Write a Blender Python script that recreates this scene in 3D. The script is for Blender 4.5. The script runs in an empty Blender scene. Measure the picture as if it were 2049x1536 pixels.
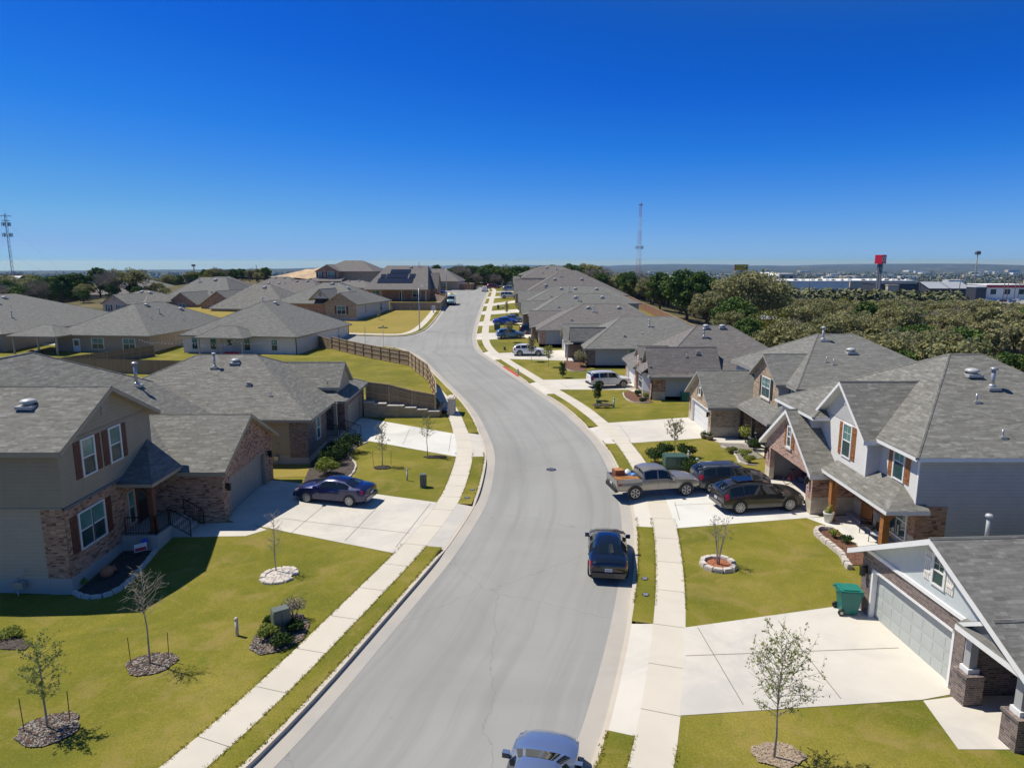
import bpy, bmesh, math, random
from mathutils import Vector, Matrix, noise
R = math.radians
SC = bpy.context.scene
COL = SC.collection
random.seed(7)

# ------------------------------------------------------------------ camera
FPX, CAMH, YHOR = 1350.0, 14.0, 524.0
PITCH = math.atan((768 - YHOR) / FPX)
cam = bpy.data.cameras.new('camera')
cam.sensor_fit = 'HORIZONTAL'; cam.sensor_width = 36.0
cam.lens = 36.0 * FPX / 2049.0
cam.clip_start = 0.1; cam.clip_end = 60000
camo = bpy.data.objects.new('camera', cam); COL.objects.link(camo)
camo.location = (0, 0, CAMH); camo.rotation_euler = (math.pi/2 - PITCH, 0, 0)
SC.camera = camo

# ------------------------------------------------------------------ light
SUN = Vector((-0.56, 0.24, 1.0)).normalized()          # towards the sun
W = bpy.data.worlds.new('World'); SC.world = W; W.use_nodes = True
nt = W.node_tree; nt.nodes.clear()
sky = nt.nodes.new('ShaderNodeTexSky'); sky.sky_type = 'NISHITA'; sky.sun_disc = False
sky.sun_elevation = math.asin(SUN.z); sky.sun_rotation = math.atan2(SUN.x, SUN.y)
sky.altitude = 0; sky.air_density = 0.8; sky.dust_density = 0.0; sky.ozone_density = 10.0
tcw = nt.nodes.new('ShaderNodeTexCoord'); sxw = nt.nodes.new('ShaderNodeSeparateXYZ'); cxw = nt.nodes.new('ShaderNodeCombineXYZ'); mxw = nt.nodes.new('ShaderNodeMath'); mxw.operation = 'MAXIMUM'; mxw.inputs[1].default_value = 0.012
nt.links.new(tcw.outputs['Generated'], sxw.inputs[0]); nt.links.new(sxw.outputs[0], cxw.inputs[0]); nt.links.new(sxw.outputs[1], cxw.inputs[1]); nt.links.new(sxw.outputs[2], mxw.inputs[0]); nt.links.new(mxw.outputs[0], cxw.inputs[2]); nt.links.new(cxw.outputs[0], sky.inputs[0])
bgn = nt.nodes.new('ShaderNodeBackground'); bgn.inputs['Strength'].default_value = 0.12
wo = nt.nodes.new('ShaderNodeOutputWorld')
sepc = nt.nodes.new('ShaderNodeSeparateColor'); comc = nt.nodes.new('ShaderNodeCombineColor')
nt.links.new(sky.outputs[0], sepc.inputs[0])
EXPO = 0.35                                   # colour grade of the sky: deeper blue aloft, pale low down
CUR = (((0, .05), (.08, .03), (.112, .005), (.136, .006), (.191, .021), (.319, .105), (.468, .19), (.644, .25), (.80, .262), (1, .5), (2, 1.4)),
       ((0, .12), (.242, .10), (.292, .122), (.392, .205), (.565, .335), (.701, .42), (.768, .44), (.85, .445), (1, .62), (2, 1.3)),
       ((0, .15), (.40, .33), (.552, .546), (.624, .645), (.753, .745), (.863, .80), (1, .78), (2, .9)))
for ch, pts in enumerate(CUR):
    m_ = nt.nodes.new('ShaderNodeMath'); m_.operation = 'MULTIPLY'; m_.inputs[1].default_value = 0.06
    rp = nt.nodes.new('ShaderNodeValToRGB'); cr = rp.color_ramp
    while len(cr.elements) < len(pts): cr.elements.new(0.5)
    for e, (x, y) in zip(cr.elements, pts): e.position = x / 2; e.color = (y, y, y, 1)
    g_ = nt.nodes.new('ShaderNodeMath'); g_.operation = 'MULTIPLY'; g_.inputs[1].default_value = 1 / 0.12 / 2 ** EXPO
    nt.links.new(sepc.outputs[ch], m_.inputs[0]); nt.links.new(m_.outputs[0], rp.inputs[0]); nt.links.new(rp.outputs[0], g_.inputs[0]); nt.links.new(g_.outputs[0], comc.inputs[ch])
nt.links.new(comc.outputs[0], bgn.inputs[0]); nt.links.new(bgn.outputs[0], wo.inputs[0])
sl = bpy.data.lights.new('sun', 'SUN'); sl.energy = 4.0; sl.angle = R(0.53); sl.color = (1.0, 0.95, 0.84)
so = bpy.data.objects.new('sun', sl); COL.objects.link(so)
so.rotation_euler = (-SUN).to_track_quat('-Z', 'Y').to_euler(); so.location = (0, 0, 60)
SC.view_settings.view_transform = 'Standard'; SC.view_settings.look = 'None'
SC.view_settings.exposure = EXPO; SC.view_settings.gamma = 1.0

# ------------------------------------------------------------------ materials
def NM(name):
    m = bpy.data.materials.new(name); m.use_nodes = True
    n = m.node_tree; b = n.nodes['Principled BSDF']
    return m, n, b
class NB:                                   # tiny node helper
    def __init__(s, nt): s.nt = nt
    def n(s, t, **k):
        x = s.nt.nodes.new(t)
        for a, v in k.items(): setattr(x, a, v)
        return x
    def l(s, a, b): s.nt.links.new(a, b)
    def val(s, sock, v):
        if isinstance(v, bpy.types.NodeSocket): s.l(v, sock)
        else: sock.default_value = v
    def math(s, op, a, b=0.0, c=None, clamp=False):
        x = s.n('ShaderNodeMath', operation=op); x.use_clamp = clamp
        s.val(x.inputs[0], a); s.val(x.inputs[1], b)
        if c is not None: s.val(x.inputs[2], c)
        return x.outputs[0]
    def uv(s): return s.n('ShaderNodeUVMap', uv_map='UVMap').outputs[0]
    def pos(s): return s.n('ShaderNodeNewGeometry').outputs['Position']
    def obj(s): return s.n('ShaderNodeTexCoord').outputs['Object']
    def noise(s, vec, scale, detail=3, rough=0.55, dist=0.0, color=False):
        x = s.n('ShaderNodeTexNoise'); s.l(vec, x.inputs['Vector'])
        x.inputs['Scale'].default_value = scale; x.inputs['Detail'].default_value = detail
        x.inputs['Roughness'].default_value = rough; x.inputs['Distortion'].default_value = dist
        return x.outputs['Color' if color else 'Fac']
    def ramp(s, fac, stops, interp='LINEAR'):
        x = s.n('ShaderNodeValToRGB'); s.l(fac, x.inputs[0]); cr = x.color_ramp; cr.interpolation = interp
        while len(cr.elements) < len(stops): cr.elements.new(0.5)
        for e, (p, c) in zip(cr.elements, stops):
            e.position = p; e.color = (c[0], c[1], c[2], 1) if hasattr(c, '__len__') else (c, c, c, 1)
        return x.outputs[0]
    def mix(s, fac, a, b, mode='MIX'):
        x = s.n('ShaderNodeMix', data_type='RGBA', blend_type=mode)
        s.val(x.inputs[0], fac)
        for sock, v in ((x.inputs[6], a), (x.inputs[7], b)):
            if isinstance(v, bpy.types.NodeSocket): s.l(v, sock)
            else: sock.default_value = (v[0], v[1], v[2], 1)
        return x.outputs[2]
    def bump(s, h, strength=0.3, dist=0.02):
        x = s.n('ShaderNodeBump'); s.l(h, x.inputs['Height'])
        x.inputs['Strength'].default_value = strength; x.inputs['Distance'].default_value = dist
        return x.outputs[0]
    def cell(s, vec, sx, sy, off=0.0):      # staggered cell id -> white noise value, plus u,v in cells
        sp = s.n('ShaderNodeSeparateXYZ'); s.l(vec, sp.inputs[0])
        row = s.math('FLOOR', s.math('DIVIDE', sp.outputs[1], sy))
        wn = s.n('ShaderNodeTexWhiteNoise', noise_dimensions='1D'); s.l(s.math('ADD', row, 17.3 + off), wn.inputs['W'])
        u = s.math('ADD', s.math('DIVIDE', sp.outputs[0], sx), s.math('MULTIPLY', wn.outputs[0], 7.0))
        cb = s.n('ShaderNodeCombineXYZ'); s.l(s.math('FLOOR', u), cb.inputs[0]); s.l(row, cb.inputs[1]); cb.inputs[2].default_value = off
        w2 = s.n('ShaderNodeTexWhiteNoise', noise_dimensions='3D'); s.l(cb.outputs[0], w2.inputs['Vector'])
        fr = s.math('FRACT', s.math('DIVIDE', sp.outputs[1], sy))
        return w2.outputs[0], fr, s.math('FRACT', u)

def plain(name, col, rough=0.6, metal=0.0, var=0.0, vs=3.0, spec=None, coat=0.0):
    m, n, b = NM(name); k = NB(n)
    b.inputs['Roughness'].default_value = rough; b.inputs['Metallic'].default_value = metal
    if spec is not None: b.inputs['Specular IOR Level'].default_value = spec
    if coat: b.inputs['Coat Weight'].default_value = coat; b.inputs['Coat Roughness'].default_value = 0.04
    if var:
        f = k.noise(k.obj(), vs, 4, 0.6)
        lo = [c * (1 - var) for c in col]; hi = [min(1, c * (1 + var)) for c in col]
        k.l(k.ramp(f, [(0.3, lo), (0.7, hi)]), b.inputs['Base Color'])
    else: b.inputs['Base Color'].default_value = (*col, 1)
    return m
def shingle(name, c1, c2, c3):
    m, n, b = NM(name); k = NB(n); uv = k.uv()
    w, fr, _ = k.cell(uv, 0.5, 0.13)
    w2, _, _ = k.cell(uv, 0.2, 0.13, 5.0)
    f = k.math('ADD', k.math('MULTIPLY', w, 0.6), k.math('MULTIPLY', w2, 0.4))
    big = k.noise(k.pos(), 0.35, 3, 0.5)
    f = k.math('ADD', f, k.math('MULTIPLY', k.math('SUBTRACT', big, 0.5), 0.25))
    col = k.ramp(f, [(0.08, c1), (0.4, c2), (0.62, c2), (0.9, c3), (1.0, c3)])
    mp = k.n('ShaderNodeMapping'); mp.inputs['Scale'].default_value = (1.0, 4.2, 1); k.l(uv, mp.inputs[0])
    stk = k.noise(mp.outputs[0], 1.0, 4, 0.7)
    col = k.mix(k.math('MULTIPLY', k.ramp(stk, [(0.5, 0.0), (0.66, 1.0)]), 0.65), col, c3)
    col = k.mix(k.math('MULTIPLY', k.ramp(stk, [(0.34, 1.0), (0.48, 0.0)]), 0.6), col, c1)
    g = k.noise(k.pos(), 60, 2, 0.7)
    col = k.mix(k.math('MULTIPLY', g, 0.25), col, (0.30, 0.29, 0.27))
    k.l(col, b.inputs['Base Color']); b.inputs['Roughness'].default_value = 0.92
    b.inputs['Specular IOR Level'].default_value = 0.25
    h = k.math('ADD', k.math('SUBTRACT', 1.0, fr), k.math('MULTIPLY', w2, 0.6))
    k.l(k.bump(h, 0.55, 0.012), b.inputs['Normal'])
    return m
def brick(name, a, bb, c, mortar, dark=0.08, rh=0.075, bw=0.22):
    m, n, b = NM(name); k = NB(n); uv = k.uv()
    w, fr, fu = k.cell(uv, bw, rh, 3.0)
    col = k.ramp(w, [(0.0, [x * 0.35 for x in a]), (dark, [x * 0.42 for x in a]), (dark + 0.02, a), (0.5, bb), (0.9, c), (1.0, [min(1, x*1.2) for x in c])])
    mm = k.math('MAXIMUM', k.math('LESS_THAN', fr, 0.14), k.math('LESS_THAN', fu, 0.045))
    gr = k.noise(uv, 14, 3, 0.6)
    col = k.mix(k.math('MULTIPLY', gr, 0.22), col, mortar)
    col = k.mix(k.math('MULTIPLY', mm, 0.8), col, mortar)
    k.l(col, b.inputs['Base Color']); b.inputs['Roughness'].default_value = 0.9
    b.inputs['Specular IOR Level'].default_value = 0.25
    k.l(k.bump(k.math('SUBTRACT', 1.0, mm), 0.5, 0.01), b.inputs['Normal'])
    return m
def stone(name, a, bb, mortar):
    m, n, b = NM(name); k = NB(n); uv = k.uv()
    w, fr, fu = k.cell(uv, 0.42, 0.2, 9.0)
    col = k.ramp(w, [(0.0, a), (1.0, bb)])
    gr = k.noise(uv, 9, 4, 0.65)
    col = k.mix(k.math('MULTIPLY', gr, 0.3), col, [x * 0.6 for x in a])
    mm = k.math('MAXIMUM', k.math('LESS_THAN', fr, 0.07), k.math('LESS_THAN', fu, 0.03))
    col = k.mix(k.math('MULTIPLY', mm, 0.7), col, mortar)
    k.l(col, b.inputs['Base Color']); b.inputs['Roughness'].default_value = 0.9
    k.l(k.bump(k.math('SUBTRACT', gr, mm), 0.6, 0.02), b.inputs['Normal'])
    return m
def siding(name, col, lap=0.17):
    m, n, b = NM(name); k = NB(n); uv = k.uv()
    sp = k.n('ShaderNodeSeparateXYZ'); k.l(uv, sp.inputs[0])
    fr = k.math('FRACT', k.math('DIVIDE', sp.outputs[1], lap))
    gr = k.noise(k.pos(), 1.5, 4, 0.6)
    c = k.ramp(gr, [(0.3, [x * 0.94 for x in col]), (0.7, [min(1, x * 1.04) for x in col])])
    k.l(c, b.inputs['Base Color']); b.inputs['Roughness'].default_value = 0.7
    h = k.math('SUBTRACT', 1.0, fr)
    k.l(k.bump(h, 1.0, 0.03), b.inputs['Normal'])
    return m
def concrete(name, col, var=0.12, stain=0.15):
    m, n, b = NM(name); k = NB(n); p = k.pos()
    f = k.noise(p, 0.45, 5, 0.62, 0.4)
    c = k.ramp(f, [(0.25, [x * (1 - var) for x in col]), (0.5, col), (0.75, [min(1, x * (1 + var * 0.6)) for x in col])])
    s = k.noise(p, 0.17, 4, 0.7, 1.2)
    s = k.math('MULTIPLY', k.ramp(s, [(0.46, 0.0), (0.64, 1.0)]), stain)
    c = k.mix(s, c, (0.30, 0.29, 0.30))
    fine = k.noise(p, 45, 2, 0.7)
    c = k.mix(k.math('MULTIPLY', fine, 0.12), c, (0.75, 0.72, 0.66))
    k.l(c, b.inputs['Base Color']); b.inputs['Roughness'].default_value = 0.88
    b.inputs['Specular IOR Level'].default_value = 0.3
    k.l(k.bump(fine, 0.15, 0.005), b.inputs['Normal'])
    return m
def grassmat(name, dry=0.0):
    m, n, b = NM(name); k = NB(n); p = k.pos()
    f1 = k.noise(p, 0.18, 4, 0.6, 0.5); f2 = k.noise(p, 1.3, 5, 0.7, 0.3); f3 = k.noise(p, 13, 3, 0.75); f4 = k.noise(p, 42, 2, 0.8)
    base = k.ramp(f1, [(0.34, (0.12, 0.13, 0.012)), (0.5, (0.19, 0.176, 0.018)), (0.66, (0.28, 0.23, 0.042))])
    if dry: base = k.mix(dry, base, (0.40, 0.285, 0.075))
    c = k.mix(k.math('MULTIPLY', k.ramp(f2, [(0.42, 0.0), (0.72, 1.0)]), 0.45 if not dry else 0.15), base, (0.115, 0.130, 0.012))
    g = k.math('ADD', k.math('MULTIPLY', f3, 0.45), k.math('MULTIPLY', f4, 0.55))
    c = k.mix(k.math('MULTIPLY', k.ramp(g, [(0.36, 1.0), (0.5, 0.0)]), 0.75), c, (0.115, 0.105, 0.018))
    c = k.mix(k.math('MULTIPLY', k.ramp(g, [(0.52, 0.0), (0.66, 1.0)]), 0.5), c, (0.40, 0.35, 0.12))
    br_ = k.noise(p, 0.55, 5, 0.7, 1.0)
    c = k.mix(k.math('MULTIPLY', k.ramp(br_, [(0.50, 0.0), (0.66, 1.0)]), 0.6), c, (0.29, 0.215, 0.07))
    tuft = k.noise(p, 0.8, 3, 0.6)
    c = k.mix(k.math('MULTIPLY', k.ramp(tuft, [(0.66, 0.0), (0.74, 1.0)]), 0.45), c, (0.085, 0.14, 0.02))
    k.l(c, b.inputs['Base Color']); b.inputs['Roughness'].default_value = 0.95
    b.inputs['Specular IOR Level'].default_value = 0.15
    k.l(k.bump(g, 0.6, 0.04), b.inputs['Normal'])
    return m
def leafmat(name, cols, trans=0.25):
    m, n, b = NM(name); k = NB(n)
    g = k.n('ShaderNodeNewGeometry'); oi = k.n('ShaderNodeObjectInfo')
    f = k.math('ADD', k.math('MULTIPLY', g.outputs['Random Per Island'], 0.65), k.math('MULTIPLY', oi.outputs['Random'], 0.35))
    c = k.ramp(f, [(i / (len(cols) - 1), x) for i, x in enumerate(cols)])
    b.inputs['Roughness'].default_value = 0.75; b.inputs['Specular IOR Level'].default_value = 0.2
    k.l(c, b.inputs['Base Color'])
    if trans:
        t = k.n('ShaderNodeBsdfTranslucent'); k.l(c, t.inputs[0])
        mx = k.n('ShaderNodeMixShader'); mx.inputs[0].default_value = trans
        out = n.nodes['Material Output']
        k.l(b.outputs[0], mx.inputs[1]); k.l(t.outputs[0], mx.inputs[2]); k.l(mx.outputs[0], out.inputs[0])
    return m
def woodmat(name, col, dark):
    m, n, b = NM(name); k = NB(n); uv = k.uv()
    w, fr, fu = k.cell(uv, 0.14, 50.0, 2.0)
    mp = k.n('ShaderNodeMapping'); mp.inputs['Scale'].default_value = (14, 0.9, 1); k.l(uv, mp.inputs[0])
    g = k.noise(mp.outputs[0], 1.5, 4, 0.6)
    c = k.mix(w, col, dark); c = k.mix(k.math('MULTIPLY', g, 0.5), c, [x * 0.5 for x in dark])
    c = k.mix(k.math('MULTIPLY', k.math('LESS_THAN', fu, 0.06), 0.75), c, [x * 0.18 for x in dark])
    k.l(c, b.inputs['Base Color']); b.inputs['Roughness'].default_value = 0.9
    return m
def glassmat(name, col, rough=0.05):
    m, n, b = NM(name); k = NB(n)
    f = k.noise(k.obj(), 0.9, 2, 0.5)
    k.l(k.ramp(f, [(0.35, col), (0.65, [c * 1.6 + 0.01 for c in col])]), b.inputs['Base Color'])
    b.inputs['Roughness'].default_value = rough; b.inputs['Specular IOR Level'].default_value = 0.6
    return m

M = {}
M['sh_gray'] = shingle('shingle_gray', (0.108, 0.103, 0.087), (0.158, 0.152, 0.130), (0.25, 0.242, 0.212))
M['sh_green'] = shingle('shingle_weathered', (0.114, 0.112, 0.098), (0.155, 0.152, 0.135), (0.222, 0.218, 0.195))
M['sh_brown'] = shingle('shingle_brownish', (0.110, 0.097, 0.088), (0.150, 0.135, 0.124), (0.212, 0.194, 0.178))
M['sh_dark'] = shingle('shingle_charcoal', (0.105, 0.10, 0.09), (0.15, 0.145, 0.132), (0.235, 0.226, 0.207))
M['br_red'] = brick('brick_red_tan', (0.30, 0.155, 0.105), (0.40, 0.215, 0.135), (0.50, 0.31, 0.21), (0.43, 0.33, 0.24), 0.16)
M['br_pink'] = brick('brick_pinkish', (0.33, 0.17, 0.115), (0.42, 0.25, 0.18), (0.48, 0.32, 0.245), (0.50, 0.42, 0.36), 0.05)
M['br_tan'] = brick('brick_tan', (0.30, 0.205, 0.125), (0.38, 0.275, 0.175), (0.44, 0.34, 0.235), (0.46, 0.40, 0.32), 0.06)
M['br_dark'] = brick('brick_dark_brown', (0.10, 0.066, 0.052), (0.145, 0.10, 0.082), (0.20, 0.145, 0.12), (0.42, 0.39, 0.36), 0.08)
M['limestone'] = stone('cut_limestone', (0.48, 0.41, 0.29), (0.62, 0.55, 0.42), (0.42, 0.37, 0.29))
M['block'] = stone('retaining_block', (0.38, 0.30, 0.19), (0.50, 0.40, 0.26), (0.16, 0.12, 0.08))
M['sd_tan'] = siding('siding_tan', (0.375, 0.295, 0.19))
M['sd_beige'] = siding('siding_beige', (0.46, 0.375, 0.265))
M['sd_cream'] = siding('siding_cream', (0.80, 0.71, 0.58))
M['sd_white'] = siding('siding_white', (0.60, 0.585, 0.55))
M['sd_gray'] = siding('siding_pale_gray', (0.40, 0.42, 0.42))
M['sd_cool'] = siding('siding_cool_gray', (0.50, 0.48, 0.42))
M['sd_orange'] = siding('siding_peach', (0.80, 0.56, 0.36))
M['tr_tan'] = plain('trim_tan', (0.36, 0.30, 0.22), 0.6, var=0.05)
M['tr_white'] = plain('trim_white', (0.78, 0.77, 0.74), 0.5, var=0.04)
M['tr_gray'] = plain('trim_gray', (0.30, 0.29, 0.26), 0.6, var=0.05)
M['tr_dark'] = plain('trim_dark_brown', (0.075, 0.058, 0.042), 0.6, var=0.1)
M['board_pale'] = plain('board_batten_pale', (0.52, 0.56, 0.55), 0.6, var=0.04)
M['gdoor_white'] = plain('garage_door_white', (0.70, 0.70, 0.68), 0.5, var=0.03)
M['gdoor_gray'] = plain('garage_door_sage_gray', (0.43, 0.455, 0.42), 0.5, var=0.03)
M['gdoor_tan'] = plain('garage_door_tan', (0.34, 0.315, 0.265), 0.5, var=0.03)
M['found'] = concrete('foundation_concrete', (0.40, 0.38, 0.345), 0.1, 0.2)
M['glass'] = glassmat('window_glass', (0.022, 0.05, 0.048))
M['glass_up'] = glassmat('window_glass_blind', (0.085, 0.19, 0.165), 0.12)
M['frame_w'] = plain('window_frame_white', (0.72, 0.71, 0.68), 0.45)
M['frame_t'] = plain('window_frame_tan', (0.50, 0.43, 0.33), 0.5)
M['shut_red'] = plain('shutter_redbrown', (0.125, 0.04, 0.022), 0.6, var=0.25, vs=6)
M['shut_org'] = plain('shutter_orange_stain', (0.33, 0.125, 0.035), 0.6, var=0.25, vs=6)
M['shut_dk'] = plain('shutter_dark', (0.03, 0.025, 0.022), 0.6)
M['shut_w'] = plain('shutter_cream', (0.72, 0.69, 0.62), 0.55)
M['post_red'] = plain('cedar_post_dark', (0.15, 0.058, 0.028), 0.65, var=0.3, vs=5)
M['post_org'] = plain('cedar_post_orange', (0.37, 0.15, 0.045), 0.6, var=0.3, vs=5)
M['post_gray'] = plain('post_gray', (0.36, 0.36, 0.355), 0.55)
M['metal'] = plain('galvanised_metal', (0.46, 0.46, 0.45), 0.38, 0.55)
M['vent'] = plain('vent_metal', (0.47, 0.475, 0.46), 0.45, 0.1)
M['black'] = plain('black_metal', (0.012, 0.012, 0.012), 0.4)
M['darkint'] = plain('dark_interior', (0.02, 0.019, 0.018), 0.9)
M['flash'] = plain('flashing_gray_blue', (0.12, 0.14, 0.16), 0.5)
M['wood_fence'] = woodmat('fence_weathered', (0.40, 0.29, 0.175), (0.29, 0.205, 0.12))
M['wood_gray'] = woodmat('fence_gray', (0.36, 0.30, 0.24), (0.27, 0.22, 0.175))
M['wood_red'] = woodmat('fence_reddish', (0.36, 0.20, 0.12), (0.25, 0.135, 0.08))
M['wood_new'] = woodmat('fence_new_cedar', (0.40, 0.22, 0.115), (0.30, 0.155, 0.08))
M['wood_plain'] = plain('fence_rail', (0.46, 0.34, 0.215), 0.9, var=0.2)
M['concrete'] = concrete('driveway_concrete', (0.60, 0.555, 0.475), 0.10, 0.3)
M['concrete_w'] = concrete('driveway_new_concrete', (0.66, 0.64, 0.58), 0.09, 0.3)
M['walk'] = concrete('sidewalk_concrete', (0.60, 0.54, 0.44), 0.08, 0.08)
M['kerb'] = concrete('kerb_concrete', (0.54, 0.47, 0.375), 0.10, 0.15)
M['gutter'] = concrete('gutter_concrete', (0.42, 0.38, 0.32), 0.12, 0.35)
M['joint'] = plain('joint_line', (0.20, 0.175, 0.14), 0.95)
M['redpaint'] = plain('red_kerb_paint', (0.62, 0.055, 0.06), 0.6, var=0.1)
M['lawn'] = grassmat('lawn_grass')
M['lawn_dry'] = grassmat('lawn_grass_dry', 0.6)
M['mulch'] = plain('dark_mulch', (0.07, 0.055, 0.045), 0.95, var=0.6, vs=14)
M['mulch_br'] = plain('brown_mulch', (0.15, 0.072, 0.042), 0.95, var=0.45, vs=14)
M['mulch_tan'] = plain('tan_mulch', (0.36, 0.275, 0.19), 0.95, var=0.35, vs=14)
M['mulch_red'] = plain('red_mulch', (0.36, 0.13, 0.06), 0.95, var=0.35, vs=14)
M['rock_bed'] = plain('river_rock', (0.24, 0.215, 0.185), 0.9, var=0.6, vs=18)
M['edge_stone'] = plain('edging_stone', (0.56, 0.50, 0.43), 0.85, var=0.18, vs=5)
M['bark'] = plain('bark', (0.135, 0.105, 0.08), 0.9, var=0.3, vs=8)
M['bark_gray'] = plain('bark_gray', (0.33, 0.285, 0.235), 0.9, var=0.3, vs=8)
M['leaf_young'] = leafmat('leaf_young', [(0.17, 0.22, 0.035), (0.26, 0.30, 0.06), (0.38, 0.38, 0.11)], .35)
M['leaf_olive'] = leafmat('leaf_grayolive', [(0.22, 0.21, 0.11), (0.33, 0.30, 0.17)], .35)
M['leaf_dark'] = leafmat('leaf_dark', [(0.018, 0.04, 0.010), (0.035, 0.07, 0.015), (0.06, 0.10, 0.02)], 0.15)
M['leaf_oak'] = leafmat('leaf_live_oak', [(0.155, 0.162, 0.062), (0.23, 0.228, 0.092), (0.30, 0.29, 0.125), (0.36, 0.335, 0.155), (0.33, 0.275, 0.165)], 0.3)
M['leaf_cedar'] = leafmat('leaf_cedar', [(0.055, 0.10, 0.022), (0.095, 0.155, 0.03), (0.15, 0.21, 0.05)], 0.1)
M['leaf_yellow'] = leafmat('leaf_yellow_green', [(0.13, 0.14, 0.02), (0.20, 0.20, 0.04), (0.26, 0.24, 0.07)], 0.2)
M['leaf_lime'] = leafmat('leaf_lime', [(0.12, 0.22, 0.02), (0.19, 0.33, 0.03)], 0.2)
M['twig'] = leafmat('bare_twigs', [(0.20, 0.165, 0.135), (0.27, 0.23, 0.185), (0.33, 0.285, 0.23)], 0.0)
def asphalt():
    m, n, b = NM('asphalt'); k = NB(n); p = k.pos()
    f = k.noise(p, 0.12, 4, 0.6, 0.8)
    c = k.ramp(f, [(0.3, (0.275, 0.27, 0.25)), (0.7, (0.335, 0.33, 0.308))])
    uv = k.uv(); mp = k.n('ShaderNodeMapping'); mp.inputs['Scale'].default_value = (1.1, 0.035, 1); k.l(uv, mp.inputs[0])
    t = k.noise(mp.outputs[0], 1.0, 4, 0.6, 0.3)
    c = k.mix(k.math('MULTIPLY', k.ramp(t, [(0.46, 0.0), (0.66, 1.0)]), 0.45), c, (0.215, 0.21, 0.195))
    sp_ = k.noise(p, 2.2, 4, 0.7, 0.4)
    c = k.mix(k.math('MULTIPLY', k.ramp(sp_, [(0.66, 0.0), (0.72, 1.0)]), 0.35), c, (0.17, 0.165, 0.155))
    vo = k.n('ShaderNodeTexVoronoi', feature='DISTANCE_TO_EDGE'); vo.inputs['Scale'].default_value = 0.11; wv = k.n('ShaderNodeVectorMath', operation='ADD'); k.l(p, wv.inputs[0]); k.l(k.noise(p, 0.5, 4, 0.7, 0, True), wv.inputs[1]); k.l(wv.outputs[0], vo.inputs['Vector'])
    ck = k.math('LESS_THAN', vo.outputs['Distance'], 0.0016)
    c = k.mix(k.math('MULTIPLY', ck, 0.35), c, (0.15, 0.145, 0.14))
    fine = k.noise(p, 38, 3, 0.8)
    c = k.mix(k.math('MULTIPLY', k.ramp(fine, [(0.5, 0.0), (0.75, 1.0)]), 0.32), c, (0.44, 0.41, 0.37))
    c = k.mix(k.math('MULTIPLY', k.ramp(fine, [(0.25, 1.0), (0.42, 0.0)]), 0.35), c, (0.16, 0.15, 0.135))
    k.l(c, b.inputs['Base Color']); b.inputs['Roughness'].default_value = 0.9; b.inputs['Specular IOR Level'].default_value = 0.3
    k.l(k.bump(fine, 0.3, 0.006), b.inputs['Normal'])
    return m
M['asphalt'] = asphalt()

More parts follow.
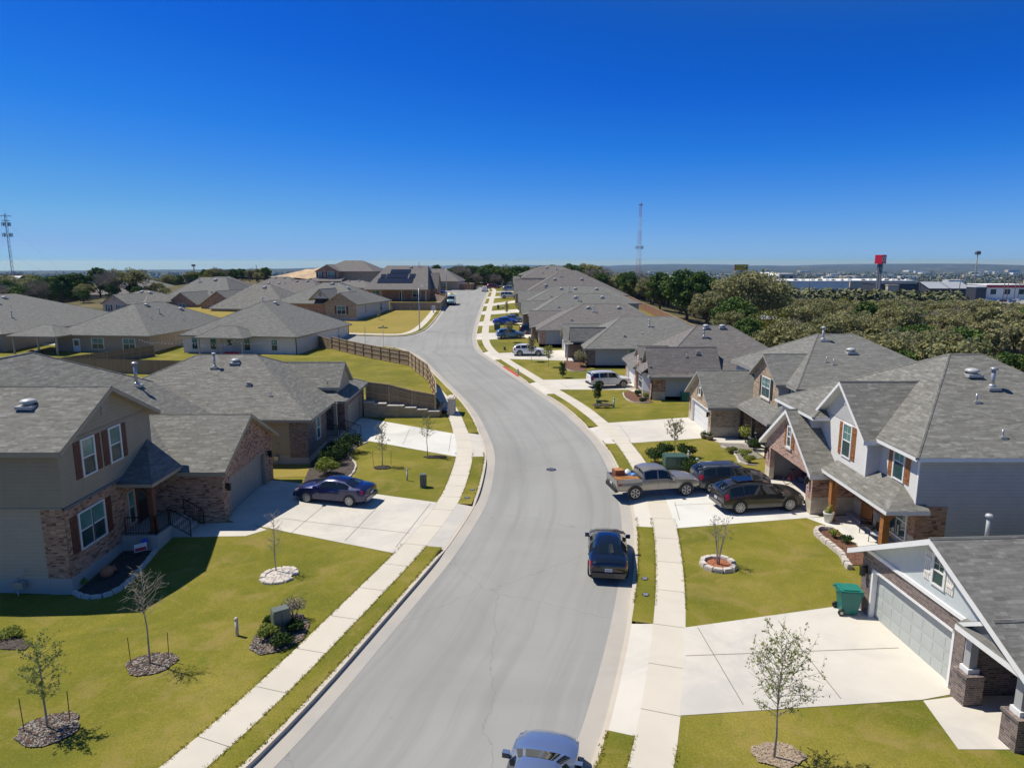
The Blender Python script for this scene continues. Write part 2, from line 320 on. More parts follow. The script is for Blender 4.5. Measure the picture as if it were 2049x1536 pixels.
# ------------------------------------------------------------------ mesh helpers
class MB:
    def __init__(s): s.v = []; s.f = []; s.m = []; s.mats = []; s.sm = []
    def mi(s, mat):
        if isinstance(mat, str): mat = M[mat]
        if mat not in s.mats: s.mats.append(mat)
        return s.mats.index(mat)
    def poly(s, pts, mat, smooth=False):
        i0 = len(s.v); s.v += [tuple(p) for p in pts]; s.f.append(list(range(i0, i0 + len(pts)))); s.m.append(s.mi(mat)); s.sm.append(smooth)
    def box(s, x0, x1, y0, y1, z0, z1, mat, mtx=None):
        c = [(x0,y0,z0),(x1,y0,z0),(x1,y1,z0),(x0,y1,z0),(x0,y0,z1),(x1,y0,z1),(x1,y1,z1),(x0,y1,z1)]
        if mtx is not None: c = [tuple(mtx @ Vector(p)) for p in c]
        i = len(s.v); s.v += c; k = s.mi(mat)
        for q in ((3,2,1,0),(4,5,6,7),(0,1,5,4),(1,2,6,5),(2,3,7,6),(3,0,4,7)):
            s.f.append([i + a for a in q]); s.m.append(k); s.sm.append(False)
    def tube(s, pts, rad, mat, n=6, cap=True, smooth=True):
        k = s.mi(mat); rings = []
        pts = [Vector(p) for p in pts]
        if not hasattr(rad, '__len__'): rad = [rad] * len(pts)
        for j, p in enumerate(pts):
            d = (pts[min(j+1, len(pts)-1)] - pts[max(j-1, 0)]).normalized()
            a = d.orthogonal().normalized() if j == 0 else (pa - d * pa.dot(d)).normalized()
            pa = a; bb = d.cross(a); i0 = len(s.v)
            for q in range(n):
                t = 2 * math.pi * q / n
                s.v.append(tuple(p + (a * math.cos(t) + bb * math.sin(t)) * rad[j]))
            rings.append(i0)
        for j in range(len(rings) - 1):
            for q in range(n):
                s.f.append([rings[j]+q, rings[j]+(q+1)%n, rings[j+1]+(q+1)%n, rings[j+1]+q]); s.m.append(k); s.sm.append(smooth)
        if cap:
            s.f.append([rings[0]+q for q in range(n)][::-1]); s.m.append(k); s.sm.append(False)
            s.f.append([rings[-1]+q for q in range(n)]); s.m.append(k); s.sm.append(False)
    def lathe(s, c, prof, mat, n=16, mtx=None):
        k = s.mi(mat); rings = []
        for (r, z) in prof:
            i0 = len(s.v)
            for q in range(n):
                t = 2 * math.pi * q / n; p = Vector((c[0] + r * math.cos(t), c[1] + r * math.sin(t), c[2] + z))
                s.v.append(tuple(mtx @ p) if mtx is not None else tuple(p))
            rings.append(i0)
        for j in range(len(rings) - 1):
            for q in range(n):
                s.f.append([rings[j]+q, rings[j]+(q+1)%n, rings[j+1]+(q+1)%n, rings[j+1]+q]); s.m.append(k); s.sm.append(True)
        s.f.append([rings[0]+q for q in range(n)][::-1]); s.m.append(k); s.sm.append(False)
        s.f.append([rings[-1]+q for q in range(n)]); s.m.append(k); s.sm.append(False)
    def mesh(s, name):
        me = bpy.data.meshes.new(name); me.from_pydata(s.v, [], s.f)
        for x in s.mats: me.materials.append(x)
        me.polygons.foreach_set('material_index', s.m); me.polygons.foreach_set('use_smooth', s.sm)
        me.update(); autouv(me); return me
    def build(s, name, parent=None, label=None):
        if not s.f: return None
        return link(name, s.mesh(name), parent, label)
def autouv(me):
    uvl = me.uv_layers.new(name='UVMap'); d = [0.0] * (2 * len(me.loops)); vs = me.vertices
    for p in me.polygons:
        n = p.normal
        if abs(n.z) > 0.985: t = Vector((1, 0, 0)); b = Vector((0, 1, 0))
        else: t = Vector((-n.y, n.x, 0)).normalized(); b = n.cross(t)
        for li in p.loop_indices:
            c = vs[me.loops[li].vertex_index].co
            d[2*li] = c.dot(t); d[2*li+1] = c.dot(b)
    uvl.data.foreach_set('uv', d)
def link(name, me, parent=None, label=None):
    o = bpy.data.objects.new(name, me); COL.objects.link(o)
    if parent is not None: o.parent = parent
    if label: o['label'] = label
    return o
def thing(name, label, cat, loc=(0, 0, 0), rz=0, group=None):
    o = bpy.data.objects.new(name, None); COL.objects.link(o); o.empty_display_size = 0.3
    o.location = loc; o.rotation_euler = (0, 0, rz); o['label'] = label; o['category'] = cat
    if group: o['group'] = group
    return o
def tag(o, label, cat, group=None):
    o['label'] = label; o['category'] = cat
    if group: o['group'] = group
    return o
def struct(o, label=None, cat=None):
    o['kind'] = 'structure'
    if label: o['label'] = label
    o['category'] = cat or o.name.split('.')[0].replace('_', ' ')
    return o
def dup(root, loc, rz, label=None, group=None, scale=None):
    r = root.copy(); COL.objects.link(r); r.location = loc; r.rotation_euler = (0, 0, rz)
    if scale is not None: r.scale = (scale, scale, scale) if not hasattr(scale, '__len__') else scale
    if label: r['label'] = label
    if group: r['group'] = group
    for ch in list(root.children):
        c = ch.copy(); COL.objects.link(c); c.parent = r
        for g in ch.children:
            d = g.copy(); COL.objects.link(d); d.parent = c
    return r
from mathutils.geometry import delaunay_2d_cdt
# ------------------------------------------------------------------ terrain
def sm(a, b, x):
    if a > b: return 1 - sm(b, a, x)
    t = max(0.0, min(1.0, (x - a) / (b - a))); return t * t * (3 - 2 * t)
def interp(tab, x):
    if x <= tab[0][0]: return tab[0][1]
    for (a, va), (b, vb) in zip(tab, tab[1:]):
        if x <= b:
            t = (x - a) / (b - a); return va + (vb - va) * t
    return tab[-1][1]
PROF = [(82,0),(92,.15),(100,.42),(108,.85),(120,1.55),(140,2.75),(155,3.55),(170,4.1),(185,4.45),(200,4.7),(230,4.9),(262,5.0),(300,5.0)]
VAL = [(0,-0.5),(140,-0.5),(200,-2),(300,-8),(430,-13),(700,-20),(1500,-38),(4000,-58),(9000,-62),(13000,-75),(60000,-1400)]
def gs(x, y, cx, cy, sx, sy): return math.exp(-((x-cx)/sx)**2 - ((y-cy)/sy)**2)
def T0(x, y):
    pr = interp(PROF, y); d = math.hypot(x, y)
    va = interp(VAL, d)
    if d > 500: va += 5 * noise.noise((x/700, y/700, 3.1)) * sm(500, 1500, d)
    if d > 3000:
        h = noise.noise((x/2300, y/9000, 8.3)) + 0.55 * noise.noise((x/800, y/6000, 1.3)) + .3 * noise.noise((x/300, y/2500, 4.3))
        lf = sm(.15, -.2, x / max(y, 1)) if y > 0 else 0
        va += sm(6500, 11500, d) * (1 - sm(12500, 17000, d)) * (31 - 68 * lf + 52 * h) + sm(3600, 5200, d) * (1 - sm(6200, 7600, d)) * lf * (8 + 22 * h)
    e = sm(28, 62, x) if x > 0 else sm(105, 150, -x)
    n = sm(268, 330, y)
    if x < 0:
        wh = 12.0 * gs(x, y, -215, 270, 75, 70) + 1.0 * gs(x, y, -120, 240, 70, 50)
    else: wh = 1.5 * gs(x, y, 30, 290, 60, 40)
    k = max(e, n)
    z = pr * (1 - k) + (va + wh) * k + (wh * (1 - k) if x < 0 else 0)
    z += 2.2 * gs(x, y, -62, 248, 26, 26)
    z += -0.55 * gs(x, y, -20, 27, 7, 5) + 0.1 * gs(x, y, -14.5, 38.3, 4.5, 3.6) - 0.4 * gs(x, y, -16, 46.3, 4, 2.6)
    z += -0.5 * gs(x, y, -38, 140, 14, 14) + 17.0 * gs(x, y, -78, 316, 46, 24)
    return z
CS = 2.5
GX = [i * CS for i in range(-56, 33)]; GY = [i * CS for i in range(-8, 129)]
_tc = {}
def tn(i, j):
    q = _tc.get((i, j))
    if q is None: q = _tc[(i, j)] = T0(i * CS, j * CS)
    return q
def T(x, y):                                  # piecewise-linear terrain on the 2.5 m grid
    if not (GX[0] <= x <= GX[-1] and GY[0] <= y <= GY[-1]): return T0(x, y)
    i = math.floor(x / CS); j = math.floor(y / CS); u = x / CS - i; v = y / CS - j
    a, b, c, d = tn(i, j), tn(i+1, j), tn(i+1, j+1), tn(i, j+1)
    return a + (b - a) * u + (c - b) * v if u >= v else a + (c - d) * u + (d - a) * v
_c, _s = math.cos(PITCH), math.sin(PITCH)
def G(px, py, dz=0.0):                        # photo pixel -> point on the terrain
    u = (px - 1024.5) / FPX; v = (768 - py) / FPX
    d = (u, _c + v * _s, -_s + v * _c); z = dz
    for _ in range(25):
        t = (z - CAMH) / d[2]; z += (T(d[0] * t, d[1] * t) + dz - z) * 0.6
    return Vector((d[0] * t, d[1] * t, z))
def PZ(px, py, z):
    u = (px - 1024.5) / FPX; v = (768 - py) / FPX
    d = (u, _c + v * _s, -_s + v * _c); t = (z - CAMH) / d[2]
    return Vector((d[0] * t, d[1] * t, z))

def drape(name, poly, mat, off=0.0, parent=None, skirt=0.0, cell=True, zfun=None):
    bm = bmesh.new()
    cl = []
    for p in poly:
        if not cl or (p[0]-cl[-1][0])**2 + (p[1]-cl[-1][1])**2 > 1e-4: cl.append((p[0], p[1]))
    ar = sum(a[0]*b[1] - b[0]*a[1] for a, b in zip(cl, cl[1:] + cl[:1]))
    if ar < 0: cl = cl[::-1]
    vo, _, fo = delaunay_2d_cdt([Vector(p) for p in cl], [], [list(range(len(cl)))], 1, 1e-5)[:3]
    vs = [bm.verts.new((p[0], p[1], 0)) for p in vo]
    for f_ in fo: bm.faces.new([vs[i] for i in f_])
    xs = [p[0] for p in poly]; ys = [p[1] for p in poly]
    def cut(co, no):
        bmesh.ops.bisect_plane(bm, geom=bm.verts[:] + bm.edges[:] + bm.faces[:], plane_co=co, plane_no=no, dist=1e-5)
    if cell:
        for i in range(math.ceil(min(xs) / CS), math.floor(max(xs) / CS) + 1): cut((i * CS, 0, 0), (1, 0, 0))
        for j in range(math.ceil(min(ys) / CS), math.floor(max(ys) / CS) + 1): cut((0, j * CS, 0), (0, 1, 0))
        d0 = math.floor((min(xs) - max(ys)) / CS); d1 = math.ceil((max(xs) - min(ys)) / CS)
        for q in range(d0, d1 + 1): cut((q * CS, 0, 0), (1, -1, 0))
    for v in bm.verts:
        v.co.z = (zfun(v.co.x, v.co.y) if zfun else T(v.co.x, v.co.y)) + (off(v.co.x, v.co.y) if callable(off) else off)
    if skirt:
        be = [e for e in bm.edges if e.is_boundary]
        r = bmesh.ops.extrude_edge_only(bm, edges=be)
        for v in r['geom']:
            if isinstance(v, bmesh.types.BMVert): v.co.z -= skirt
    bmesh.ops.recalc_face_normals(bm, faces=bm.faces[:])
    me = bpy.data.meshes.new(name); bm.to_mesh(me); bm.free()
    me.materials.append(M[mat] if isinstance(mat, str) else mat); autouv(me)
    return link(name, me, parent)

def catmull(pts, step=0.8):
    out = []; P_ = [pts[0]] + pts + [pts[-1]]
    for i in range(1, len(P_) - 2):
        a, b, c, d = P_[i-1], P_[i], P_[i+1], P_[i+2]
        n = max(1, int((c - b).length / step))
        for q in range(n):
            t = q / n
            out.append(0.5 * ((2*b) + (c - a) * t + (2*a - 5*b + 4*c - d) * t*t + (3*b - a - 3*c + d) * t**3))
    out.append(pts[-1]); return out
def smooth_line(pts, it=2):
    for _ in range(it):
        pts = [pts[0]] + [(pts[i-1] + pts[i] * 2 + pts[i+1]) / 4 for i in range(1, len(pts) - 1)] + [pts[-1]]
    return pts
def offset(line, d):                           # +d to the right of travel
    out = []
    for i, p in enumerate(line):
        t = (line[min(i+1, len(line)-1)] - line[max(i-1, 0)]); t.z = 0; t.normalize()
        out.append(Vector((p.x + t.y * d, p.y - t.x * d, 0)))
    return out
def flat(v): return Vector((v.x, v.y, 0))
RC = [(1186,1536),(1207,1465),(1220,1409),(1240,1326),(1255,1251),(1262,1211),(1268,1150),(1270,1100),(1269,1056),(1260,1007),(1246,965),(1236,942),(1224,918),(1206,890),(1180,862),(1131,818),(1085,787),(1041,757),(989,722),(962,703),(952,681),(955,655),(961,632),(968,610),(973,597),(978,584)]
LCS = [(506,1536),(575,1463),(640,1394),(765,1250),(890,1105),(920,1060),(951,1012),(966,966),(974,918),(970,890),(961,868),(945,834),(925,806),(902,782),(872,752),(848,727),(833,714),(812,703),(790,697),(765,694)]
LCN = [(640,671),(703,672),(770,674),(802,674),(824,671),(842,665),(857,655),(875,634),(893,607),(904,593),(911,585)]
rcl = [flat(G(*p)) for p in RC]; rcl = [Vector((-0.9, 8, 0)), Vector((0.4, 12.5, 0))] + rcl
rcl = rcl[:-1] + [Vector((-7.0, 200, 0)), Vector((-7.5, 222, 0)), Vector((-9.5, 243, 0))]
RCL = smooth_line(catmull(rcl, 1.0), 3)
lcs = [flat(G(*p)) for p in LCS]; lcs = [Vector((-10.6, 8, 0)), Vector((-9.2, 12.5, 0))] + lcs + [Vector((-45, 108.2, 0)), Vector((-130, 111.5, 0))]
LCL = smooth_line(catmull(lcs, 1.0), 3)
lcn = [Vector((-130, 120.5, 0)), Vector((-60, 117.8, 0))] + [flat(G(*p)) for p in LCN[:-1]] + [Vector((-17.0, 200, 0)), Vector((-18.5, 205, 0)), Vector((-21.5, 207, 0)), Vector((-40, 208, 0))]
LCNL = smooth_line(catmull(lcn, 1.0), 3)

# big ground sheet to the horizon
def growth(a, b):
    out = []; s = 4.0; x = a
    while abs(x) < b: x += s * (1 if a > 0 else -1); out.append(x); s *= 1.10
    return out
gx = sorted(growth(-140, 42000)) + GX + growth(80, 42000); gy = sorted([-20 - 12 * 1.5 ** i for i in range(10)]) + GY + growth(320, 42000)
gv = [(x, y, T(x, y) - 0.17) for y in gy for x in gx]; nx = len(gx)
gf = []
for j in range(len(gy) - 1):
    for i in range(nx - 1):
        a = j * nx + i; gf += [(a, a+1, a+nx+1), (a, a+nx+1, a+nx)]
def groundmat():
    m, n, b = NM('dry_ground_and_far_land'); k = NB(n); p = k.pos()
    f = k.noise(p, 0.09, 5, 0.65, 0.4); f2 = k.noise(p, 0.9, 4, 0.7)
    near = k.ramp(f, [(0.3, (0.09, 0.082, 0.038)), (0.5, (0.14, 0.12, 0.06)), (0.74, (0.24, 0.185, 0.11))])
    near = k.mix(k.math('MULTIPLY', f2, 0.5), near, (0.09, 0.085, 0.035))
    g1 = k.noise(p, 0.012, 8, 0.72, 0.3); g2 = k.noise(p, 0.0016, 5, 0.6)
    far = k.ramp(g1, [(0.35, (0.035, 0.048, 0.028)), (0.5, (0.06, 0.07, 0.04)), (0.62, (0.10, 0.095, 0.06)), (0.74, (0.24, 0.21, 0.16))])
    g3 = k.noise(p, 0.0035, 6, 0.75, 0.5)
    far = k.mix(k.math('MULTIPLY', k.ramp(g3, [(0.58, 0.0), (0.66, 1.0)]), 0.75), far, (0.42, 0.38, 0.33))
    far = k.mix(k.math('MULTIPLY', k.ramp(g3, [(0.36, 1.0), (0.46, 0.0)]), 0.6), far, (0.03, 0.045, 0.03))
    far = k.mix(k.math('MULTIPLY', g2, 0.4), far, (0.06, 0.08, 0.045))
    ln = k.n('ShaderNodeVectorMath', operation='LENGTH'); k.l(p, ln.inputs[0])
    w = k.math('DIVIDE', k.math('SUBTRACT', ln.outputs['Value'], 300), 400, clamp=True)
    k.l(k.mix(w, near, far), b.inputs['Base Color']); b.inputs['Roughness'].default_value = 1.0
    b.inputs['Specular IOR Level'].default_value = 0.1
    return m
me = bpy.data.meshes.new('ground'); me.from_pydata(gv, [], gf); me.materials.append(groundmat()); me.update(); autouv(me)
for p_ in me.polygons: p_.use_smooth = True
struct(link('ground', me), 'dry grassy ground falling away to the wide hazy valley')

# road: main street + side street
rr = [p for p in RCL if p.y <= 243]; ll = LCL; nn = LCNL
road = [(p.x + 0.05, p.y) for p in rr] + [(-14, 246), (-19, 244), (-19.5, 218), (-24, 215.5), (-40, 215.5)] + \
       [(p.x - 0.0, p.y) for p in reversed(nn)] + [(p.x, p.y) for p in reversed(ll)]
ro = drape('road', road, 'asphalt', 0.0)
# travel-aligned uv for the tyre tracks: u across, v along the street
import bisect as _bi
mid = []
for y_ in range(8, 250, 2):
    a = min(RCL, key=lambda p: abs(p.y - y_)).x
    b_ = min([p for p in (LCL[:int(len(LCL)*0.75)] + LCNL) if p.x > -20.5], key=lambda p: abs(p.y - y_)).x
    if 103 < y_ < 122: b_ = a - 9.6
    mid.append((y_, (a + b_) / 2))
uvl = ro.data.uv_layers['UVMap'].data
for lp in ro.data.loops:
    c = ro.data.vertices[lp.vertex_index].co
    uvl[lp.index].uv = (c.x - interp(mid, c.y), c.y)
struct(ro, 'grey asphalt street curving between the houses', 'road')

def near_i(line, pt): return min(range(len(line)), key=lambda i: (line[i].x - pt.x) ** 2 + (line[i].y - pt.y) ** 2)
def ribbon(mb, line, d0, d1, z0, z1, mat, i0=0, i1=None):   # strip between two offsets, at heights over terrain
    a = offset(line, d0); b = offset(line, d1); i1 = len(line) - 1 if i1 is None else i1
    for i in range(i0, i1):
        q = [a[i], a[i+1], b[i+1], b[i]]; zz = [z0, z0, z1, z1]
        pts = []
        for p, z in zip(q, zz):
            z = z(p) if callable(z) else z
            pts.append((p.x, p.y, T(p.x, p.y) + z))
        if d1 > d0: pts = pts[::-1]
        mb.poly(pts, mat)
# side: +1 = houses to the right of travel (right kerb), -1 = left
def make_side(line, side, drives, tagname, redzone=None, walk=True, i_end=None):
    n = len(line) - 1 if i_end is None else i_end
    dr = []
    for (pa, pb) in drives:
        i, j = near_i(line, pa), near_i(line, pb); dr.append((min(i, j), max(i, j)))
    indr = lambda i: any(a <= i <= b for a, b in dr)
    def kz(i):                                  # kerb drop at drives
        d = min([max(a - i, i - b, 0) for a, b in dr] + [99]); return 0.03 + 0.12 * min(1, d / 1.2)
    g = MB(); kb = MB(); kr = MB()
    ribbon(g, line, 0.0, -0.62 * side, 0.006, 0.006, 'gutter', 0, n)
    A = offset(line, 0.0); B = offset(line, 0.17 * side)
    for i in range(0, n):
        za, zb = kz(i), kz(i + 1)
        red = redzone and redzone[0] <= i <= redzone[1]
        t = kr if red else kb; mt = 'redpaint' if red else 'kerb'
        def V(p, z): return (p.x, p.y, T(p.x, p.y) + z)
        q = [V(A[i], 0.004), V(A[i+1], 0.004), V(A[i+1], zb), V(A[i], za)]
        t.poly(q if side > 0 else q[::-1], mt)
        q = [V(A[i], za), V(A[i+1], zb), V(B[i+1], zb), V(B[i], za)]
        t.poly(q[::-1] if side > 0 else q, mt)
        q = [V(B[i], za), V(B[i+1], zb), V(B[i+1], 0.0), V(B[i], 0.0)]
        t.poly(q[::-1] if side > 0 else q, mt)
    struct(g.build('gutter'), 'pale concrete gutter along the %s kerb' % tagname, 'gutter')
    struct(kb.build('kerb'), 'concrete kerb on the %s side of the street' % tagname, 'kerb')
    if kr.f: struct(kr.build('kerb'), 'short stretch of kerb painted red near the hydrant', 'kerb')
    # aprons
    for k_, (a, b) in enumerate(dr):
        ap = MB(); ribbon(ap, line, 0.17 * side, 1.02 * side, 0.034, 0.155, 'concrete', max(a, 0), min(b, n))
        if ap.f: struct(ap.build('driveway_apron'), 'sloping concrete apron joining driveway to %s kerb' % tagname, 'driveway')
    if walk:
        w = MB(); ribbon(w, line, 1.0 * side, 2.22 * side, 0.158, 0.158, 'walk', 0, n)
        ribbon(w, line, 2.22 * side, 2.225 * side, 0.158, 0.0, 'walk', 0, n)
        acc = 0
        for i in range(1, n):
            acc += (line[i] - line[i-1]).length
            if acc > 1.5:
                acc = 0; t_ = (line[i] - line[i-1]).normalized(); nrm = Vector((t_.y, -t_.x, 0)) * side
                p0 = line[i] + nrm * 1.0; p1 = line[i] + nrm * 2.2; h = t_ * 0.012
                pts = [(p.x, p.y, T(p.x, p.y) + 0.161) for p in (p0 - h, p0 + h, p1 + h, p1 - h)]
                w.poly(pts if side < 0 else pts[::-1], 'joint')
        struct(w.build('sidewalk'), 'cream concrete sidewalk on the %s side' % tagname, 'sidewalk')
        # verges between drives
        s0 = 0; segs = []
        for a, b in sorted(dr) + [(n, n)]:
            if a - s0 > 2: segs.append((s0, a))
            s0 = b
        for a, b in segs:
            v = MB(); ribbon(v, line, 0.17 * side, 1.0 * side, 0.15, 0.15, 'lawn', a, b)
            struct(v.build('verge'), 'narrow grass verge between %s kerb and sidewalk' % tagname, 'verge')
    return dr
def px2(*ps): return [flat(G(*p)) for p in ps]
RDR = [px2((1183,1480),(1257,1250)), px2((1266,1052),(1244,962)), px2((1206,889),(1176,856)), px2((1092,790),(1066,768)),
       px2((986,722),(966,705)), px2((953,682),(955,668)), px2((957,653),(959,644)), px2((962,631),(964,624)), px2((967,614),(969,608)), [Vector((-6.9,180,0)), Vector((-6.9,187,0))], [Vector((-7.1,205,0)), Vector((-7.2,211,0))]]
red = (near_i(RCL, flat(G(1010,738))), near_i(RCL, flat(G(1034,756))))
red = (min(red), max(red))
make_side(RCL, 1, RDR, 'right', red)
LDR = [px2((893,1100),(950,1014)), px2((973,915),(961,869))]
iL = near_i(LCL, flat(G(812,703)))
make_side(LCL, -1, LDR, 'left', None, True)
make_side(LCNL, -1, [], 'far left')

# lawns
def side_poly(line, d, far_pts, y0, y1, xlim=None):
    o = [p for p in offset(line, d) if y0 <= p.y <= y1 and (xlim is None or p.x > xlim)]
    return [(p.x, p.y) for p in o] + far_pts
rl = drape('lawn', side_poly(RCL, 2.2, [(31, 243), (31, 8)], 8, 243), 'lawn', 0.15, skirt=0.3)
struct(rl, 'yellow-green front lawns on the right side of the street', 'lawn')
# left, south of the side street
lo = [p for p in offset(LCL, -2.2)]
llp = [(p.x, p.y) for p in lo if p.x > -100] + [(-100, 100), (-100, 8)]
ll_ = drape('lawn', llp, 'lawn', 0.15, skirt=0.3); struct(ll_, 'yellow-green lawns on the left side of the street', 'lawn')
no = [p for p in offset(LCNL, -2.2)]
nlp = [(p.x, p.y) for p in no if -75 < p.x] + [(-42, 210), (-75, 210)]
nl_ = drape('lawn', nlp[::-1], 'lawn_dry', 0.15, skirt=0.3); struct(nl_, 'dry golden lawn on the corner lot beyond the side street', 'lawn')

# drives
def slab(name, pts, label, mat='concrete', off=0.165, joints=(), cat='driveway'):
    o = drape(name, [(p[0], p[1]) for p in pts], mat, off, skirt=0.2); struct(o, label, cat)
    if joints:
        o.data.materials.append(M['joint']); bm = bmesh.new(); bm.from_mesh(o.data); uvn = bm.loops.layers.uv.active
        for a, b in joints:
            a = Vector((a[0], a[1], 0)); b = Vector((b[0], b[1], 0)); L = (b - a).length; t = (b - a) / L; nr = Vector((t.y, -t.x, 0)) * 0.014
            n = max(1, int(L / 0.5))
            for i in range(n):
                p, q = a + t * L * i / n, a + t * L * (i + 1) / n
                vs = [bm.verts.new((w.x, w.y, T(w.x, w.y) + off + 0.006)) for w in (p + nr, q + nr, q - nr, p - nr)]
                f = bm.faces.new(vs); f.normal_update()
                if f.normal.z < 0: f.normal_flip()
                f.material_index = 1
        bm.to_mesh(o.data); bm.free()
    return o
def wo(line, side, pt, d=2.2):
    o = offset(line, d * side); return o[near_i(o, pt)]
def g2(x, y): v = G(x, y); return (v.x, v.y)
def drive(line, side, k, garage, label, mat='concrete', ov=None, joints=()):
    a, b = (RDR if side > 0 else LDR)[k]
    pa, pb = wo(line, side, a), wo(line, side, b)
    if ov: pa, pb = G(*ov[0], .16), G(*ov[1], .16)
    o = offset(line, 2.18 * side); i, j = near_i(o, pa), near_i(o, pb)
    st = 1 if j > i else -1
    edge = [(o[q].x, o[q].y) for q in range(i, j + st, st)]
    return slab('driveway', edge + list(garage), label, mat, joints=joints)
# ------------------------------------------------------------------ houses
class House:
    def __init__(s, name, label, ox, oy, z0, rz=0.0, sh='sh_gray', trim='tr_tan', group=None):
        s.o = (ox, oy); s.root = thing(name, label, 'house', (ox, oy, z0), rz, group)
        s.wl = MB(); s.rf = MB(); s.fa = MB(); s.fo = MB(); s.sh = sh; s.tr = trim; s.tri = []; s.z0 = z0
    def L(s, p): return (p[0] - s.o[0], p[1] - s.o[1], p[2])
    def pt(s, side, pl, a, z, d=0.0):
        if side == 'W': p = (pl - d, a, z)
        elif side == 'E': p = (pl + d, a, z)
        elif side == 'S': p = (a, pl - d, z)
        else: p = (a, pl + d, z)
        return s.L(p)
    def wall(s, side, pl, a0, a1, z0, z1, mat, ops=(), mb=None):
        mb = mb or s.wl
        A = sorted({a0, a1, *[q for o in ops for q in o[:2]]}); Z = sorted({z0, z1, *[q for o in ops for q in o[2:4]]})
        flip = side in ('W', 'N')
        for i in range(len(A) - 1):
            for j in range(len(Z) - 1):
                ca, cz = (A[i] + A[i+1]) / 2, (Z[j] + Z[j+1]) / 2
                if any(o[0] < ca < o[1] and o[2] < cz < o[3] for o in ops): continue
                q = [s.pt(side, pl, A[i], Z[j]), s.pt(side, pl, A[i+1], Z[j]), s.pt(side, pl, A[i+1], Z[j+1]), s.pt(side, pl, A[i], Z[j+1])]
                mb.poly(q[::-1] if flip else q, mat)
        for o in ops:
            b0, b1, c0, c1, dp = o[:5]
            for (p, q) in (((b0, c0), (b0, c1)), ((b0, c1), (b1, c1)), ((b1, c1), (b1, c0)))[::2 if len(o) > 5 else 1]:
                mb.poly([s.pt(side, pl, p[0], p[1]), s.pt(side, pl, q[0], q[1]), s.pt(side, pl, q[0], q[1], -dp), s.pt(side, pl, p[0], p[1], -dp)], mat)
    def slabbox(s, mb, side, pl, a0, a1, z0, z1, d0, d1, mat):
        p = s.pt(side, pl, a0, z0, d0); q = s.pt(side, pl, a1, z1, d1)
        mb.box(min(p[0], q[0]), max(p[0], q[0]), min(p[1], q[1]), max(p[1], q[1]), z0, z1, mat)
    def block(s, x0, x1, y0, y1, z0, z1, mats):          # mats: dict side->mat
        for sd, pl, a, b in (('W', x0, y0, y1), ('E', x1, y0, y1), ('S', y0, x0, x1), ('N', y1, x0, x1)):
            m = mats.get(sd, mats.get('*'))
            if m: s.wall(sd, pl, a, b, z0, z1, m)
    def top(s, pts, mat=None):
        P_ = [s.L(p) for p in pts]
        n = (Vector(P_[1]) - Vector(P_[0])).cross(Vector(P_[2]) - Vector(P_[0]))
        if n.z < 0: P_ = P_[::-1]
        s.rf.poly(P_, mat or s.sh)
        for i in range(1, len(P_) - 1): s.tri.append((Vector(P_[0]), Vector(P_[i]), Vector(P_[i+1])))
    def cap(s, a, b):                                      # ridge or hip cap shingles
        a = Vector(s.L(a)); b = Vector(s.L(b)); dn = Vector((0, 0, -.045)); s.rf.tube([a + dn, b + dn], .085, s.sh, 6, smooth=False)
    def edge(s, a, b, h=0.2, mat=None):                    # fascia board below a roof edge
        a = s.L(a); b = s.L(b); d = Vector((b[0]-a[0], b[1]-a[1], 0)); n = Vector((d.y, -d.x, 0)).normalized() * 0.012
        m = mat or s.tr
        a0 = Vector(a); b0 = Vector(b)
        for w in (n, -n):
            s.fa.poly([a0 + w - Vector((0,0,h)), b0 + w - Vector((0,0,h)), b0 + w + Vector((0,0,-0.012)), a0 + w + Vector((0,0,-0.012))], m)
        s.fa.poly([a0 + n - Vector((0,0,h)), b0 + n - Vector((0,0,h)), b0 - n - Vector((0,0,h)), a0 - n - Vector((0,0,h))], m)
    def gable(s, x0, x1, y0, y1, ze, zp, axis='x', oh=0.4, rk=0.3, ends=(None, None), mat=None, h=0.2, rks=None, asym=None):
        if axis == 'x': f = lambda u, v, z: (u, v, z); u0, u1, v0, v1 = x0, x1, y0, y1
        else: f = lambda u, v, z: (v, u, z); u0, u1, v0, v1 = y0, y1, x0, x1
        c = asym if asym is not None else (v0 + v1) / 2
        r0, r1 = (rks or (rk, rk)); U0, U1 = u0 - r0, u1 + r1
        sl0 = (zp - ze) / (c - v0); sl1 = (zp - ze) / (v1 - c)
        A0, A1 = f(U0, v0 - oh, ze - sl0 * oh), f(U1, v0 - oh, ze - sl0 * oh)
        B0, B1 = f(U0, v1 + oh, ze - sl1 * oh), f(U1, v1 + oh, ze - sl1 * oh)
        C0, C1 = f(U0, c, zp), f(U1, c, zp)
        s.top([A0, A1, C1, C0], mat); s.top([B0, B1, C1, C0], mat)
        s.cap(C0, C1)
        for q in ((A0, C0), (C0, B0), (A1, C1), (C1, B1)): s.edge(q[0], q[1], h)
        s.edge(A0, A1, h); s.edge(B0, B1, h)
        dn = Vector((0, 0, -h + 0.03))
        for q in ([A0, A1, C1, C0], [B0, B1, C1, C0]): s.fa.poly([tuple(Vector(s.L(p)) + dn) for p in q], s.tr)
        for k, u in ((0, u0), (1, u1)):
            if ends[k]:
                q = [s.L(f(u, v0, ze - 0.02)), s.L(f(u, v1, ze - 0.02)), s.L(f(u, c, zp - 0.03))]
                s.wl.poly(q, ends[k])
